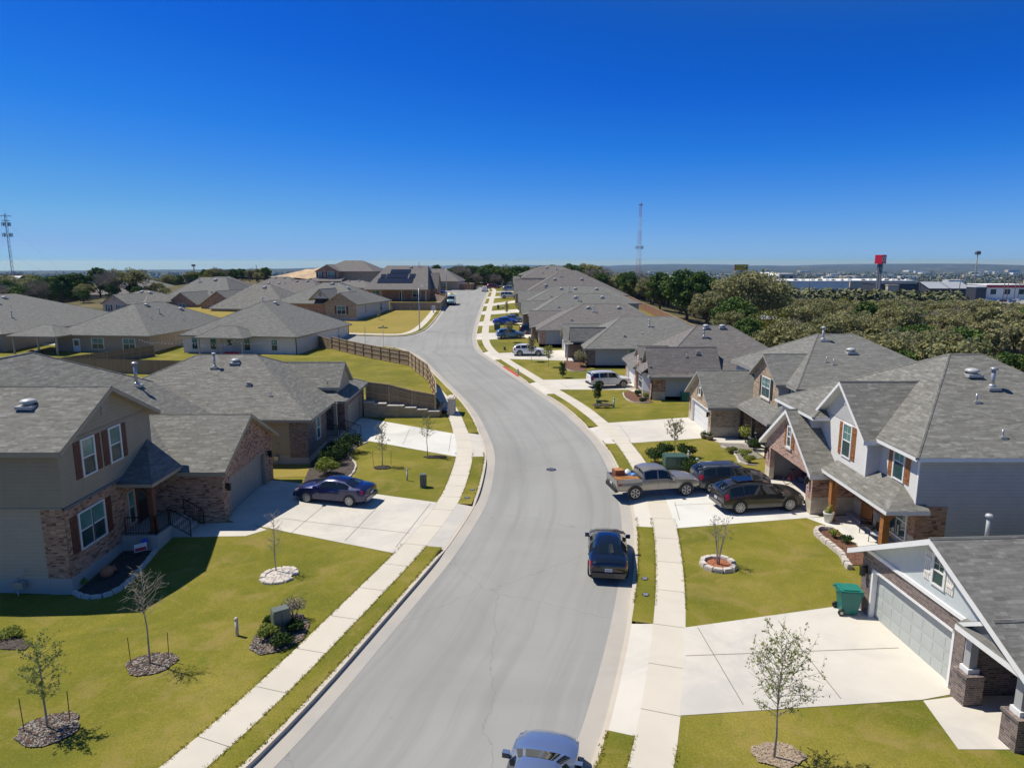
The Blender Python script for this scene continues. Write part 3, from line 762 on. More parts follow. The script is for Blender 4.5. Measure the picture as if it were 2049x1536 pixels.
    def hip(s, x0, x1, y0, y1, ze, zr, r0=None, r1=None, oh=0.45, mat=None, h=0.18, axis=None):
        axis = axis or ('x' if (x1 - x0) >= (y1 - y0) else 'y')
        if axis == 'x': f = lambda u, v, z: (u, v, z); u0, u1, v0, v1 = x0, x1, y0, y1
        else: f = lambda u, v, z: (v, u, z); u0, u1, v0, v1 = y0, y1, x0, x1
        c = (v0 + v1) / 2; hw = (v1 - v0) / 2; sl = (zr - ze) / hw
        r0 = u0 + hw if r0 is None else r0; r1 = u1 - hw if r1 is None else r1
        if r0 > r1: r0 = r1 = (r0 + r1) / 2
        zz = ze - sl * oh; U0 = u0 - oh; U1 = u1 + oh; V0 = v0 - oh; V1 = v1 + oh
        a, b, c2, d = f(U0, V0, zz), f(U1, V0, zz), f(U1, V1, zz), f(U0, V1, zz)
        p, q = f(r0, c, zr), f(r1, c, zr)
        if r1 - r0 < 0.05: q = p; s.top([a, b, p], mat); s.top([c2, d, p], mat)
        else: s.top([a, b, q, p], mat); s.top([c2, d, p, q], mat)
        s.top([a, d, p], mat); s.top([b, c2, q], mat)
        for u, v in ((a, p), (d, p), (b, q), (c2, q)): s.cap(u, v)
        if q is not p: s.cap(p, q)
        for u, v in ((a, b), (b, c2), (c2, d), (d, a)): s.edge(u, v, h)
        s.fa.poly([tuple(Vector(s.L(w)) + Vector((0, 0, -h + 0.02))) for w in (a, d, c2, b)], s.tr)
    def shed(s, pts, edges=(), mat=None, h=0.18):
        s.top(pts, mat)
        for i, j in edges: s.edge(pts[i], pts[j], h)
        s.fa.poly([tuple(Vector(s.L(p)) + Vector((0, 0, -h + 0.03))) for p in pts], s.tr)
    def rz_(s, x, y):
        x -= s.o[0]; y -= s.o[1]; best = None
        for a, b, c in s.tri:
            d = (b.x-a.x)*(c.y-a.y) - (c.x-a.x)*(b.y-a.y)
            if abs(d) < 1e-9: continue
            u = ((x-a.x)*(c.y-a.y) - (c.x-a.x)*(y-a.y)) / d; v = ((b.x-a.x)*(y-a.y) - (x-a.x)*(b.y-a.y)) / d
            if u >= -1e-6 and v >= -1e-6 and u + v <= 1 + 1e-6:
                z = a.z + u * (b.z - a.z) + v * (c.z - a.z)
                if best is None or z > best: best = z
        return best
    def disc(s, x, y, r=0.33):
        r = r * .8
        z = s.rz_(x, y)
        if z is None: return
        mb = MB(); X, Y = x - s.o[0], y - s.o[1]
        mb.box(X - r*1.15, X + r*1.15, Y - r*1.15, Y + r*1.15, z - 0.1, z + 0.04, 'vent')
        mb.lathe((X, Y, z + 0.02), [(r*0.62, 0), (r*0.62, 0.12), (r, 0.13), (r*1.0, 0.2), (r*0.82, 0.27), (r*0.4, 0.31), (0.02, 0.32)], 'vent', 18)
        mb.build('roof_vent', s.root)
    def pipe(s, x, y, h=0.45, r=0.04, cap=False, mat='vent'):
        z = s.rz_(x, y)
        if z is None: return
        mb = MB(); X, Y = x - s.o[0], y - s.o[1]
        mb.box(X - r*3, X + r*3, Y - r*3, Y + r*3, z - 0.1, z + 0.035, 'metal')
        mb.tube([(X, Y, z), (X, Y, z + h)], r, mat, 8)
        if cap:
            mb.lathe((X, Y, z + h), [(r, 0), (r*1.9, 0.02), (r*1.9, 0.1), (r*1.5, 0.14), (0.01, 0.17)], mat, 10)
            mb.lathe((X, Y, z), [(r*2.2, 0), (r*1.5, 0.16), (r, 0.2)], mat, 10)
        mb.build('vent_pipe', s.root)
    def bvent(s, x, y):
        z = s.rz_(x, y)
        if z is None: return
        mb = MB(); X, Y = x - s.o[0], y - s.o[1]
        mb.box(X-.2, X+.2, Y-.2, Y+.2, z-.1, z+.03, 'metal'); mb.box(X-.13, X+.13, Y-.13, Y+.13, z+.03, z+.2, 'metal')
        mb.box(X-.16, X+.16, Y-.16, Y+.16, z+.2, z+.23, 'metal')
        mb.build('exhaust_vent', s.root)
    def window(s, side, pl, a, z, w=0.9, h=1.5, n=1, shut=None, fr='frame_w', grid=False, sill=None, sw=0.42, blind=True, gap=0.0):
        mb = MB(); gl = MB(); tot = n * w + (n - 1) * gap; a0 = a - tot / 2; t = 0.075; B = lambda *q, m=fr, k=mb: s.slabbox(k, side, pl, *q, m)
        B(a0 - t, a0 + tot + t, z - t, z, -0.02, 0.06); B(a0 - t, a0 + tot + t, z + h, z + h + t, -0.02, 0.06)
        for i in range(n):
            b0 = a0 + i * (w + gap); b1 = b0 + w
            B(b0 - t * (1 if i == 0 else .5), b0 + t * .4, z, z + h, -0.02, 0.058); B(b1 - t * .4, b1 + t * (1 if i == n-1 else .5), z, z + h, -0.02, 0.058)
            B(b0 + t * .4, b1 - t * .4, z + h/2 - 0.03, z + h/2 + 0.03, -0.02, 0.045)
            if grid:
                B((b0+b1)/2 - .012, (b0+b1)/2 + .012, z + h/2 + .03, z + h, -0.02, 0.03)
                B(b0 + t*.4, b1 - t*.4, z + h*.75 - .012, z + h*.75 + .012, -0.02, 0.028)
            B(b0 + t * .4, b1 - t * .4, z, z + h/2 - .03, -0.02, 0.012, m='glass', k=gl)
            B(b0 + t * .4, b1 - t * .4, z + h/2 + .03, z + h, -0.02, 0.016, m='glass_up' if blind else 'glass', k=gl)
        if sill: B(a0 - t - .08, a0 + tot + t + .08, z - t - .12, z - t, -0.02, 0.1, m=sill)
        f = mb.build('window', s.root); gl.build('pane', f)
        if shut:
            for c in (a0 - t - 0.03 - sw, a0 + tot + t + 0.03):
                k = MB(); B(c, c + sw, z - 0.04, z + h + 0.04, -0.01, 0.03, m=shut, k=k)
                B(c + .02, c + sw - .02, z + .18, z + .28, 0.03, 0.05, m=shut, k=k); B(c + .02, c + sw - .02, z + h - .28, z + h - .18, 0.03, 0.05, m=shut, k=k)
                for g in range(1, 4): B(c + sw*g/4 - .006, c + sw*g/4 + .006, z - .04, z + h + .04, 0.03, 0.034, m='black' if shut != 'shut_w' else 'tr_gray', k=k)
                k.build('shutter', s.root)
    def gdoor(s, side, pl, a0, a1, z0, z1, dp=0.22, mat='gdoor_white', fr='tr_white'):
        mb = MB(); B = lambda *q, m=mat, k=mb: s.slabbox(k, side, pl, *q, m)
        B(a0 - .05, a1 + .05, z0, z1 + .05, -dp - .06, -dp)
        rows = 4; cols = 8; H_ = (z1 - z0) / rows; W_ = (a1 - a0) / cols
        for r in range(rows):
            for c in range(cols):
                B(a0 + W_*c + .07, a0 + W_*(c+1) - .07, z0 + H_*r + .09, z0 + H_*(r+1) - .09, -dp, -dp + .008)
            if r: B(a0, a1, z0 + H_*r - .006, z0 + H_*r + .006, -dp, -dp + .003, m='tr_gray')
        mb.build('garage_door', s.root)
        k = MB()
        for q in ((a0, a0 + .1, z0, z1), (a1 - .1, a1, z0, z1), (a0, a1, z1 - .1, z1)): B(*q, -dp + .03, 0.015, m=fr, k=k)
        k.build('door_frame', s.root)
    def door(s, side, pl, a, z, w=0.95, h=2.1, mat='shut_dk', fr='frame_w'):
        mb = MB(); B = lambda *q, m=mat, k=mb: s.slabbox(k, side, pl, *q, m)
        B(a - w/2, a + w/2, z, z + h, -0.02, 0.02)
        B(a - w/2 + .12, a + w/2 - .12, z + .2, z + h*.45, 0.02, 0.035); B(a - w/2 + .12, a + w/2 - .12, z + h*.52, z + h - .2, 0.02, 0.03, m='glass')
        for q in ((a - w/2 - .1, a - w/2, z, z + h), (a + w/2, a + w/2 + .1, z, z + h), (a - w/2 - .1, a + w/2 + .1, z + h, z + h + .1)): B(*q, -0.02, 0.05, m=fr)
        mb.build('door', s.root)
    def post(s, x, y, z0, z1, w=0.2, mat='post_red', base=None, braces=()):
        mb = MB(); X, Y = x - s.o[0], y - s.o[1]
        mb.box(X - w/2, X + w/2, Y - w/2, Y + w/2, z0, z1, mat)
        mb.box(X - w*.68, X + w*.68, Y - w*.68, Y + w*.68, z0, z0 + .12, mat); mb.box(X - w*.68, X + w*.68, Y - w*.68, Y + w*.68, z1 - .14, z1, mat)
        for (dx, dy) in braces:
            mb.tube([(X, Y, z1 - .85), (X + dx*.3, Y + dy*.3, z1 - .35), (X + dx*.75, Y + dy*.75, z1 - .06)], .07, mat, 4, smooth=False)
        mb.build('porch_post', s.root)
    def lamp(s, side, pl, a, z):
        mb = MB(); B = lambda *q, m='black', k=mb: s.slabbox(k, side, pl, *q, m)
        B(a - .06, a + .06, z - .05, z + .1, 0, .05); B(a - .03, a + .03, z + .2, z + .24, 0, .2); B(a - .015, a + .015, z, z + .22, 0.0, .03)
        B(a - .08, a + .08, z - .16, z + .16, .1, .26); B(a - .1, a + .1, z + .16, z + .2, .08, .28)
        mb.build('wall_lamp', s.root)
    def attic(s, side, pl, a, z, w=.35, h=.7, mat=None):
        mb = MB(); m = mat or s.tr
        s.slabbox(mb, side, pl, a - w/2, a + w/2, z, z + h, 0, .03, m)
        for i in range(6): s.slabbox(mb, side, pl, a - w/2 + .04, a + w/2 - .04, z + .05 + i*(h-.1)/6, z + .09 + i*(h-.1)/6, .03, .045, 'tr_gray')
        mb.build('attic_vent', s.root)
    def band(s, side, pl, a0, a1, z0, z1, mat, d=.03):
        s.slabbox(s.fa, side, pl, a0, a1, z0, z1, 0, d, mat)
    def foundation(s, x0, x1, y0, y1, zt, z0=-1.5, d=0.02, mat='found'):
        s.fo.box(x0 - d - s.o[0], x1 + d - s.o[0], y0 - d - s.o[1], y1 + d - s.o[1], z0, zt, mat)
    def railing(s, pts, n_b=9):
        mb = MB(); pts = [Vector(s.L(p)) for p in pts]
        for a, b in zip(pts, pts[1:]):
            up = Vector((0, 0, .92)); lo = Vector((0, 0, .1))
            mb.tube([a + up, b + up], .028, 'black', 4); mb.tube([a + lo, b + lo], .018, 'black', 4)
            n = max(2, int((b - a).length / .12))
            for i in range(n + 1):
                p = a + (b - a) * i / n
                mb.tube([p + lo*0.2, p + up], .03 if i in (0, n) else .010, 'black', 4, cap=False)
        mb.build('railing', s.root)
    def done(s):
        s.wl.build('wall', s.root); s.rf.build('roof', s.root); s.fa.build('fascia', s.root); s.fo.build('foundation', s.root)

# ---------- right: nearest house with pale gable over the garage
h = House('brick_house', 'nearest right-hand house, dark brick with a pale grey gable and wide sage garage door', 14.1, 25.4, 0.0, 0.06, 'sh_dark', 'tr_white')
h.wall('W', 14.1, 19.7, 25.4, -.3, 2.75, 'br_dark', [(20.15, 24.75, -.3, 2.2, .22)])
h.gdoor('W', 14.1, 20.15, 24.75, .13, 2.2, mat='gdoor_gray', fr='tr_white')
h.wall('N', 25.4, 14.1, 30, -.3, 2.75, 'br_dark'); h.wall('S', 19.7, 14.1, 17.2, -.3, 2.75, 'br_dark')
h.wall('W', 17.2, 17.2, 19.7, -.3, 2.75, 'br_dark'); h.wall('N', 17.2, 14.8, 17.2, -.3, 2.75, 'br_dark')
h.wall('W', 14.75, 9, 17.2, .45, 2.75, 'br_dark'); h.foundation(14.77, 30, 9, 17.2, .45); h.foundation(14.13, 30, 19.7, 25.37, .1, d=0.0)
h.window('W', 14.75, 14.6, 1.0, .9, 1.4, n=2, fr='frame_w')
h.gable(14.1, 30, 17.0, 25.4, 2.8, 4.95, 'x', oh=.4, rk=.45, ends=('board_pale', None), h=.22)
h.band('W', 14.1, 17.0, 25.4, 2.72, 2.86, 'tr_white', .06)
h.window('W', 14.1, 21.15, 3.3, .55, .95, shut='shut_w', sw=.34, grid=True, blind=False)
h.top([(13.75, 17.0, 2.72), (13.75, 19.75, 2.72), (15.2, 19.75, 3.42), (15.2, 17.0, 3.42)]); h.edge((13.75, 17.0, 2.72), (13.75, 19.75, 2.72), .2)
h.gable(13.95, 16.5, 17.25, 19.6, 2.85, 3.55, 'x', oh=.15, rk=.12, ends=('flash', None), h=.16)
h.hip(14.75, 32, 8, 17.2, 2.75, 5.1, oh=.45)
for yy in (19.5, 17.45):
    k = MB(); k.box(14.2 - 14.1 - .3, 14.2 - 14.1 + .3, yy - 25.4 - .3, yy - 25.4 + .3, -.4, 1.12, 'br_dark')
    k.box(14.2 - 14.1 - .34, 14.2 - 14.1 + .34, yy - 25.4 - .34, yy - 25.4 + .34, 1.12, 1.2, 'br_dark')
    k.box(.1 - .19, .1 + .19, yy - 25.4 - .19, yy - 25.4 + .19, 1.2, 1.36, 'tr_white'); k.box(.1 - .13, .1 + .13, yy - 25.4 - .13, yy - 25.4 + .13, 1.36, 2.75, 'post_gray')
    k.build('porch_column', h.root)
h.lamp('W', 14.1, 25.08, 1.9)
h.door('W', 17.2, 18.5, .15, mat='shut_dk')
h.pipe(17.9, 23.9, .95, .07, True); h.pipe(19.4, 23.2, .3, .035)
h.done()

# ---------- right: two-storey brick house with stained shutters
h = House('two_storey_house', 'two-storey house with red brick open garage, white siding gable and orange-stained shutters', 16.6, 35.7, 0.0, 0.0, 'sh_gray', 'tr_white')
GZ = 2.85
h.wall('W', 16.6, 35.7, 42.6, .95, GZ, 'br_pink', [(36.45, 41.85, .95, 2.3, .3)])
h.wall('W', 16.6, 35.7, 42.6, -.3, .95, 'limestone', [(36.45, 41.85, -.3, .95, .3, 0)])
h.wall('S', 35.7, 16.6, 19.0, 1.15, GZ, 'br_red'); h.wall('S', 35.7, 16.6, 19.0, -.3, 1.15, 'limestone')
h.wall('N', 42.6, 16.6, 30, -.3, 2.9, 'br_pink')
h.gable(16.6, 21.5, 35.7, 42.6, GZ, 5.4, 'x', oh=.4, rk=.35, ends=('br_pink', None), h=.24)
h.window('W', 16.6, 39.1, 3.15, .5, 1.15, shut='shut_org', sw=.34, grid=True, sill='edge_stone', blind=False)
h.lamp('W', 16.6, 36.05, 2.0); h.lamp('W', 16.6, 42.2, 2.0)
gi = MB()                                         # open garage interior
X0, X1, Y0, Y1 = 16.85 - 16.6, 22.6 - 16.6, 36.0 - 35.7, 42.3 - 35.7
gi.poly([(X1, Y0, 0), (X1, Y1, 0), (X1, Y1, 2.7), (X1, Y0, 2.7)], 'tr_gray'); gi.poly([(X0, Y1, 0), (X1, Y1, 0), (X1, Y1, 2.7), (X0, Y1, 2.7)], 'tr_gray')
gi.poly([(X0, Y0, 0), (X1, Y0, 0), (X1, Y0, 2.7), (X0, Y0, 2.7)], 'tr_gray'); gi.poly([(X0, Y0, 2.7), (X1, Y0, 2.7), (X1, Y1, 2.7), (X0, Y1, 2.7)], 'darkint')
gi.poly([(X0 - .2, Y0, .17), (X1, Y0, .17), (X1, Y1, .17), (X0 - .2, Y1, .17)], 'concrete')
gi.build('garage_interior', h.root)
h.block(18.6, 31, 29.5, 43, -.3, 2.95, {'S': 'sd_cool', 'E': 'sd_cool'})
h.wall('W', 19.0, 29.5, 35.7, 1.15, 3.2, 'br_red'); h.wall('W', 19.0, 29.5, 35.7, -.3, 1.15, 'limestone')
h.wall('S', 29.48, 18.6, 20.0, -.3, 2.95, 'br_red')
h.door('W', 19.0, 34.3, .2, mat='shut_org', fr='post_org'); h.window('W', 19.0, 31.6, .75, .85, 1.75, n=2, fr='frame_w', blind=False)
h.block(18.55, 31, 29.5, 43, 2.95, 5.6, {'S': 'sd_cool', 'E': 'sd_cool', 'W': 'sd_white', 'N': 'sd_cool'})
h.block(17.9, 21, 32.8, 38.0, 2.9, 5.6, {'W': 'sd_white', 'S': 'sd_white', 'N': 'sd_white'})
h.block(17.35, 21, 38.0, 42.3, 2.9, 5.6, {'W': 'sd_white', 'S': 'sd_white', 'N': 'sd_white'})
h.gable(17.9, 24.5, 32.8, 38.0, 5.6, 7.75, 'x', oh=.4, rk=.45, ends=('sd_white', None), h=.22)
h.attic('W', 17.9, 35.4, 6.5, .38, .75, 'tr_white')
h.window('W', 17.9, 34.9, 3.75, .85, 1.7, shut='shut_org', sw=.36, grid=True); h.window('W', 18.55, 31.1, 3.75, .85, 1.7, shut='shut_org', sw=.36, grid=True)
h.band('W', 18.55, 29.5, 29.62, 3.0, 5.5, 'tr_white', .03); h.band('W', 17.9, 32.8, 32.92, 3.2, 5.5, 'tr_white', .03)
h.hip(17.35, 24, 37.4, 42.3, 5.6, 6.9, oh=.4, axis='x')
h.hip(18.55, 31, 29.5, 43, 5.62, 9.1, r0=23.7, r1=25.4, axis='x')
h.shed([(17.0, 29.1, 2.85), (17.0, 35.75, 2.85), (19.0, 35.75, 3.85), (19.0, 31.1, 3.85)], [(0, 1)])
h.shed([(17.0, 29.1, 2.85), (19.0, 29.1, 2.85), (19.0, 31.1, 3.85)], [(0, 1)])
h.post(17.35, 34.85, .12, 2.7, .3, 'post_org', braces=((0, -1),)); h.post(17.35, 29.75, .12, 2.7, .3, 'post_org', braces=((0, 1), (1, 0)))
h.pipe(24.3, 33.6, .9, .1, True, 'metal'); h.disc(23.9, 34.6, .42); h.pipe(22.9, 32.6, .4, .05, mat='metal'); h.pipe(27.4, 32.9, .5, .05, mat='metal'); h.pipe(22.7, 30.3, .35, .05, mat='metal')
h.foundation(18.62, 31, 29.52, 43, .35); h.done()

# ---------- right: tan brick two-storey
h = House('two_storey_house', 'two-storey tan brick house with white garage door and near-black shutters', 15.9, 52.6, 0.0, 0.0, 'sh_green', 'tr_gray')
h.wall('W', 15.9, 52.6, 59.3, .9, 2.9, 'br_tan', [(53.3, 58.4, .9, 2.25, .25)]); h.wall('W', 15.9, 52.6, 59.3, -.3, .9, 'limestone', [(53.3, 58.4, -.3, .9, .25, 0)])
h.gdoor('W', 15.9, 53.3, 58.4, .15, 2.25)
h.wall('S', 52.6, 15.9, 20.2, .95, 2.9, 'br_tan'); h.wall('S', 52.6, 15.9, 20.2, -.3, .95, 'limestone')
h.gable(15.9, 22, 52.6, 59.3, 2.9, 5.05, 'x', oh=.4, rk=.35, ends=('br_tan', None))
h.window('W', 15.9, 55.95, 3.0, .55, 1.1, shut='shut_dk', sw=.34, grid=True, sill='edge_stone', blind=False)
h.lamp('W', 15.9, 52.95, 1.9); h.lamp('W', 15.9, 58.85, 1.9)
h.block(20.2, 32, 46.4, 60, -.3, 2.9, {'S': 'sd_gray', 'N': 'sd_gray', 'W': 'br_tan'})
h.block(20.2, 32, 46.4, 60, 2.9, 5.5, {'S': 'sd_gray', 'N': 'sd_gray', 'W': 'sd_gray'})
h.block(19.4, 23, 48.2, 53.3, 2.9, 5.5, {'W': 'br_tan', 'S': 'sd_gray', 'N': 'br_tan'})
h.gable(19.4, 25, 48.2, 53.3, 5.5, 7.15, 'x', oh=.35, rk=.35, ends=('br_tan', None))
h.window('W', 19.4, 50.6, 3.85, .8, 1.45, n=2, shut='shut_dk', sw=.4, grid=True, sill='edge_stone'); h.window('W', 20.2, 47.4, 3.9, .8, 1.3, shut='shut_dk', sw=.3)
h.hip(20.2, 32, 46.4, 60, 5.5, 8.4, r0=24.2, r1=27, axis='x')
h.shed([(17.9, 46.1, 2.8), (17.9, 52.6, 2.8), (20.2, 52.6, 3.95), (20.2, 48.4, 3.95)], [(0, 1)]); h.shed([(17.9, 46.1, 2.8), (20.2, 46.1, 2.8), (20.2, 48.4, 3.95)], [(0, 1)])
for yy in (52.1, 49.6, 46.6): h.post(18.2, yy, .12, 2.65, .22, 'shut_dk', braces=((0, -1),) if yy > 47 else ((0, 1),))
h.door('W', 20.2, 50.2, .2, mat='shut_dk')
h.disc(25.6, 50.6, .42); h.pipe(24.2, 52.3, .9, .09, True); h.pipe(23.2, 49.3, .4); h.pipe(23.6, 49.0, .4)
h.foundation(20.22, 32, 46.42, 60, .3); h.done()

# ---------- right: pink brick cottage with bay window
h = House('brick_house', 'single-storey pink brick house with a bay window under a steep gable', 14.3, 67.5, 0.0, 0.0, 'sh_brown', 'tr_gray')
h.block(14.3, 30.5, 67.5, 82, -.3, 2.85, {'S': 'sd_gray', 'W': 'br_pink', 'N': 'sd_gray'})
h.wall('S', 67.48, 14.3, 15.6, 1.0, 2.85, 'br_red'); h.wall('S', 67.46, 14.28, 15.6, -.3, 1.0, 'limestone')
h.gable(14.2, 21, 67.5, 72.2, 2.85, 5.3, 'x', oh=.35, rk=.3, ends=('br_pink', None))
h.wall('W', 14.18, 67.5, 72.2, -.3, 2.85, 'br_pink')
h.wall('W', 14.1, 67.5, 72.2, -.3, .6, 'limestone')
b = MB()
bx = lambda a: a - 14.3
by = lambda a: a - 67.5
pl = [(14.2, 68.2), (13.55, 68.7), (13.55, 71.0), (14.2, 71.5)]
for (p, q) in zip(pl, pl[1:]):
    b.poly([(bx(p[0]), by(p[1]), -.3), (bx(q[0]), by(q[1]), -.3), (bx(q[0]), by(q[1]), .9), (bx(p[0]), by(p[1]), .9)], 'limestone')
    b.poly([(bx(p[0]), by(p[1]), .9), (bx(q[0]), by(q[1]), .9), (bx(q[0]), by(q[1]), 2.75), (bx(p[0]), by(p[1]), 2.75)], 'frame_w')
b.poly([(bx(p[0]), by(p[1]), 2.75) for p in pl], 'frame_w'); b.build('bay_window', h.root)
h.window('W', 13.55, 69.85, 1.0, .85, 1.55, n=2, grid=True, blind=False)
h.shed([(14.2, 67.95, 3.6), (13.3, 68.5, 2.8), (13.3, 71.2, 2.8), (14.2, 71.7, 3.6)], [(1, 2)])
h.wall('W', 13.7, 73.4, 80.3, -.3, 2.85, 'br_pink', [(74.2, 79.2, -.3, 2.3, .22)]); h.gdoor('W', 13.7, 74.2, 79.2, .15, 2.3)
h.wall('S', 73.4, 13.7, 14.4, -.3, 2.85, 'br_pink')
h.hip(13.7, 20, 73.4, 80.3, 2.85, 4.6, oh=.4); h.gable(14.0, 19, 72.6, 75.4, 3.9, 4.9, 'x', oh=.2, rk=.2, ends=('br_pink', None)); h.block(14.0, 17, 72.6, 75.4, 2.9, 3.9, {'W': 'br_pink', 'S': 'br_pink'})
h.window('W', 14.0, 74.0, 3.2, .5, .5, blind=False)
h.hip(14.3, 30.5, 67.5, 82, 2.85, 7.1, r0=20.5, r1=24.1, axis='x')
h.disc(21.4, 74.4, .42); h.disc(23.2, 74.4, .42); h.pipe(20.8, 72.9, .8, .09, True, 'metal'); h.bvent(19.2, 69.3); h.pipe(18.0, 69.0, .3)
h.foundation(15.62, 30.5, 67.52, 82, .5); h.done()

# ---------- right: houses further along (same family, each its own)
def far_right(label, x, y, z0, w, d, sh, wallf, side, zr, r0, r1, gw, discs, two=False, name='brick_house', gh=2.0):
    h = House(name, label, x, y, z0, 0.0, sh, 'tr_gray'); ze = 5.5 if two else 2.85
    h.block(x, x + w, y, y + d, -1.0, ze, {'S': side, 'W': wallf, 'N': side})
    h.wall('S', y - .02, x - .02, x + 1.0, .4, ze, wallf); h.foundation(x + .02, x + w, y + .02, y + d, .4)
    h.hip(x, x + w, y, y + d, ze, zr - z0, r0=r0, r1=r1, axis='x')
    gx, ga, gb = gw
    h.wall('W', gx, ga, gb, -1.0, 2.85, wallf, [(ga + .9, gb - .9, -1.0, 2.3, .2)]); h.gdoor('W', gx, ga + .9, gb - .9, .1, 2.3)
    h.wall('S', ga, gx, x, -1.0, 2.85, wallf)
    h.gable(gx, x + 6, ga, gb, 2.85, 2.85 + gh, 'x', oh=.35, rk=.3, ends=(wallf, None))
    h.shed([(gx - .3, ga - 3.2, 2.55), (gx - .3, ga + .3, 2.55), (x + .3, ga + .3, 2.86), (x + .3, ga - 3.2, 2.86)]); h.edge((gx - .3, ga - 3.2, 2.7), (gx - .3, ga + .3, 2.7))
    h.post(gx, ga - 2.9, 0, 2.6, .2, 'tr_white'); h.door('W', x, ga - 1.4, .2)
    h.window('W', x, (y + ga - 3.2) / 2, 1.0, .85, 1.4, n=2)
    for (a, b_) in discs: h.disc(a, b_, .42)
    h.pipe(x + 9, y + d/2 - 2.6, .8, .08, True); h.bvent(x + 5.2, y + 2.4); h.pipe(x + 7.7, y + 3.0, .35)
    return h
h = far_right('single-storey house with tall side window and white garage, behind the white three-row wagon', 10.0, 88.4, .15, 19, 15.2, 'sh_green', 'br_dark', 'sd_gray', 6.4, 15.6, 22.9, (7.7, 96.2, 103.3), [])
h.window('S', 88.4, 15.9, .9, .9, 1.6); h.gable(8.2, 13, 92.9, 95.3, 3.3, 4.9, 'x', oh=.15, rk=.15, ends=('br_pink', None)); h.hip(22, 31.5, 90.5, 97, 2.75, 4.6, oh=.3); h.done()
far_right('single-storey brown-roofed house with a grey side wall, behind the white crossover', 4.3, 105.4, .9, 21, 15.3, 'sh_brown', 'br_pink', 'sd_gray', 7.15, 11.9, 18.0, (3.2, 113.0, 120.2), [(12.6, 111.6), (17.6, 111.6)]).done()
far_right('low house with weathered green-grey roof and two small gables, next after the brown roof', 3.4, 122.2, 1.75, 21, 14.6, 'sh_green', 'br_tan', 'sd_gray', 8.1, 9.9, 18.5, (2.0, 129.0, 136.0), [(12.0, 128), (17, 128)]).done()
far_right('low house with weathered green-grey roof whose ridge rises behind its green-roofed neighbour', 3.0, 139.0, 3.0, 23, 14.8, 'sh_green', 'br_tan', 'sd_gray', 8.9, 9.4, 19.5, (1.6, 146.0, 153.0), [(10.5, 145), (13.5, 145), (18.0, 144.8)]).done()
far_right('large house with steep purplish-brown roof, tallest peak in the right-hand row', 2.6, 157.0, 3.85, 24, 18.5, 'sh_brown', 'br_pink', 'sd_white', 12.0, 12.2, 15.6, (0.8, 166.0, 174.0), [(10.2, 162.5), (16.6, 162.5), (8, 160.2)], gh=3.0).done()
far_right('two-storey grey-roofed house partly hidden behind the steep brown roof', 3.0, 181.0, 4.5, 18, 14, 'sh_brown', 'br_tan', 'sd_white', 13.0, 9.0, 13.0, (1.0, 187.0, 194.0), [(9.5, 186.5)], two=True).done()
far_right('farthest house of the right-hand row, only its grey ridge and gable showing', 2.5, 203.0, 4.8, 18, 14, 'sh_dark', 'br_tan', 'sd_white', 12.8, 9.0, 12.0, (0.6, 209.0, 216.0), [], two=True).done()

# ---------- left: nearest two-storey house
h = House('two_storey_house', 'nearest left-hand house, two storeys of tan siding over red-brown brick with dark timber porch post', -19.3, 34.6, 0.0, 0.0, 'sh_gray', 'tr_tan')
h.wall('E', -19.3, 27.6, 34.6, .35, 3.6, 'br_red'); h.wall('S', 27.58, -20.3, -19.3, .35, 3.55, 'br_red'); h.wall('S', 27.6, -34, -20.3, .35, 3.6, 'sd_beige')
h.block(-34, -19.24, 27.54, 34.9, 3.6, 6.4, {'E': 'sd_tan', 'S': 'sd_tan', 'N': 'sd_tan'})
h.band('E', -19.3, 27.5, 34.6, 3.48, 3.6, 'flash', .12); h.band('S', 27.6, -34, -19.2, 3.54, 3.6, 'tr_tan', .1)
h.foundation(-34, -19.3, 27.6, 34.6, .35, -2.0, .0)
h.fo.box(-0.96, 0.03, -7.05, -6.95, -2, .36, 'found')
h.gable(-34, -19.24, 27.54, 34.9, 6.4, 8.25, 'x', oh=.4, rk=.4, ends=(None, 'sd_tan'), h=.22)
h.attic('E', -19.24, 31.0, 6.95, .34, .85)
h.window('E', -19.24, 29.55, 4.55, .88, 1.6, shut='shut_red', sw=.42, grid=False); h.window('E', -19.24, 31.65, 4.55, .88, 1.6, shut='shut_red', sw=.42)
h.window('E', -19.3, 29.4, 1.35, .92, 1.6, n=2, shut='shut_red', sw=.48)
h.wall('E', -15.5, 34.6, 42.1, -.3, 3.3, 'br_red', [(35.35, 40.85, -.3, 2.4, .25)]); h.gdoor('E', -15.5, 35.35, 40.85, .22, 2.4, mat='gdoor_tan', fr='tr_tan')
h.wall('S', 34.6, -19.3, -15.5, .05, 3.3, 'br_red'); h.wall('N', 42.1, -34, -15.5, -.6, 3.3, 'sd_tan')
h.fo.box(0.0, 3.82, -0.02, .3, -1, .05, 'found')
h.gable(-23, -15.5, 34.6, 42.1, 3.3, 5.3, 'x', oh=.4, rk=.35, ends=(None, 'br_red'), h=.22)
h.lamp('E', -15.5, 34.95, 2.0); h.lamp('E', -15.5, 41.3, 2.0)
h.attic('E', -15.5, 38.35, 3.9, .3, .7, 'br_red')
PLm = lambda x: 3.4 + .58 * (-18 - x)
h.top([(-18, 34.6, PLm(-18)), (-18, 42.9, PLm(-18)), (-23.2, 42.9, PLm(-23.2)), (-27.5, 38.3, PLm(-27.5)), (-27.5, 29.4, PLm(-27.5))]); h.edge((-18, 42.9, 3.4), (-23.2, 42.9, PLm(-23.2))); h.cap((-23.2, 42.9, PLm(-23.2)), (-27.5, 38.3, PLm(-27.5))); h.cap((-27.5, 38.3, PLm(-27.5)), (-27.5, 29.4, PLm(-27.5)))
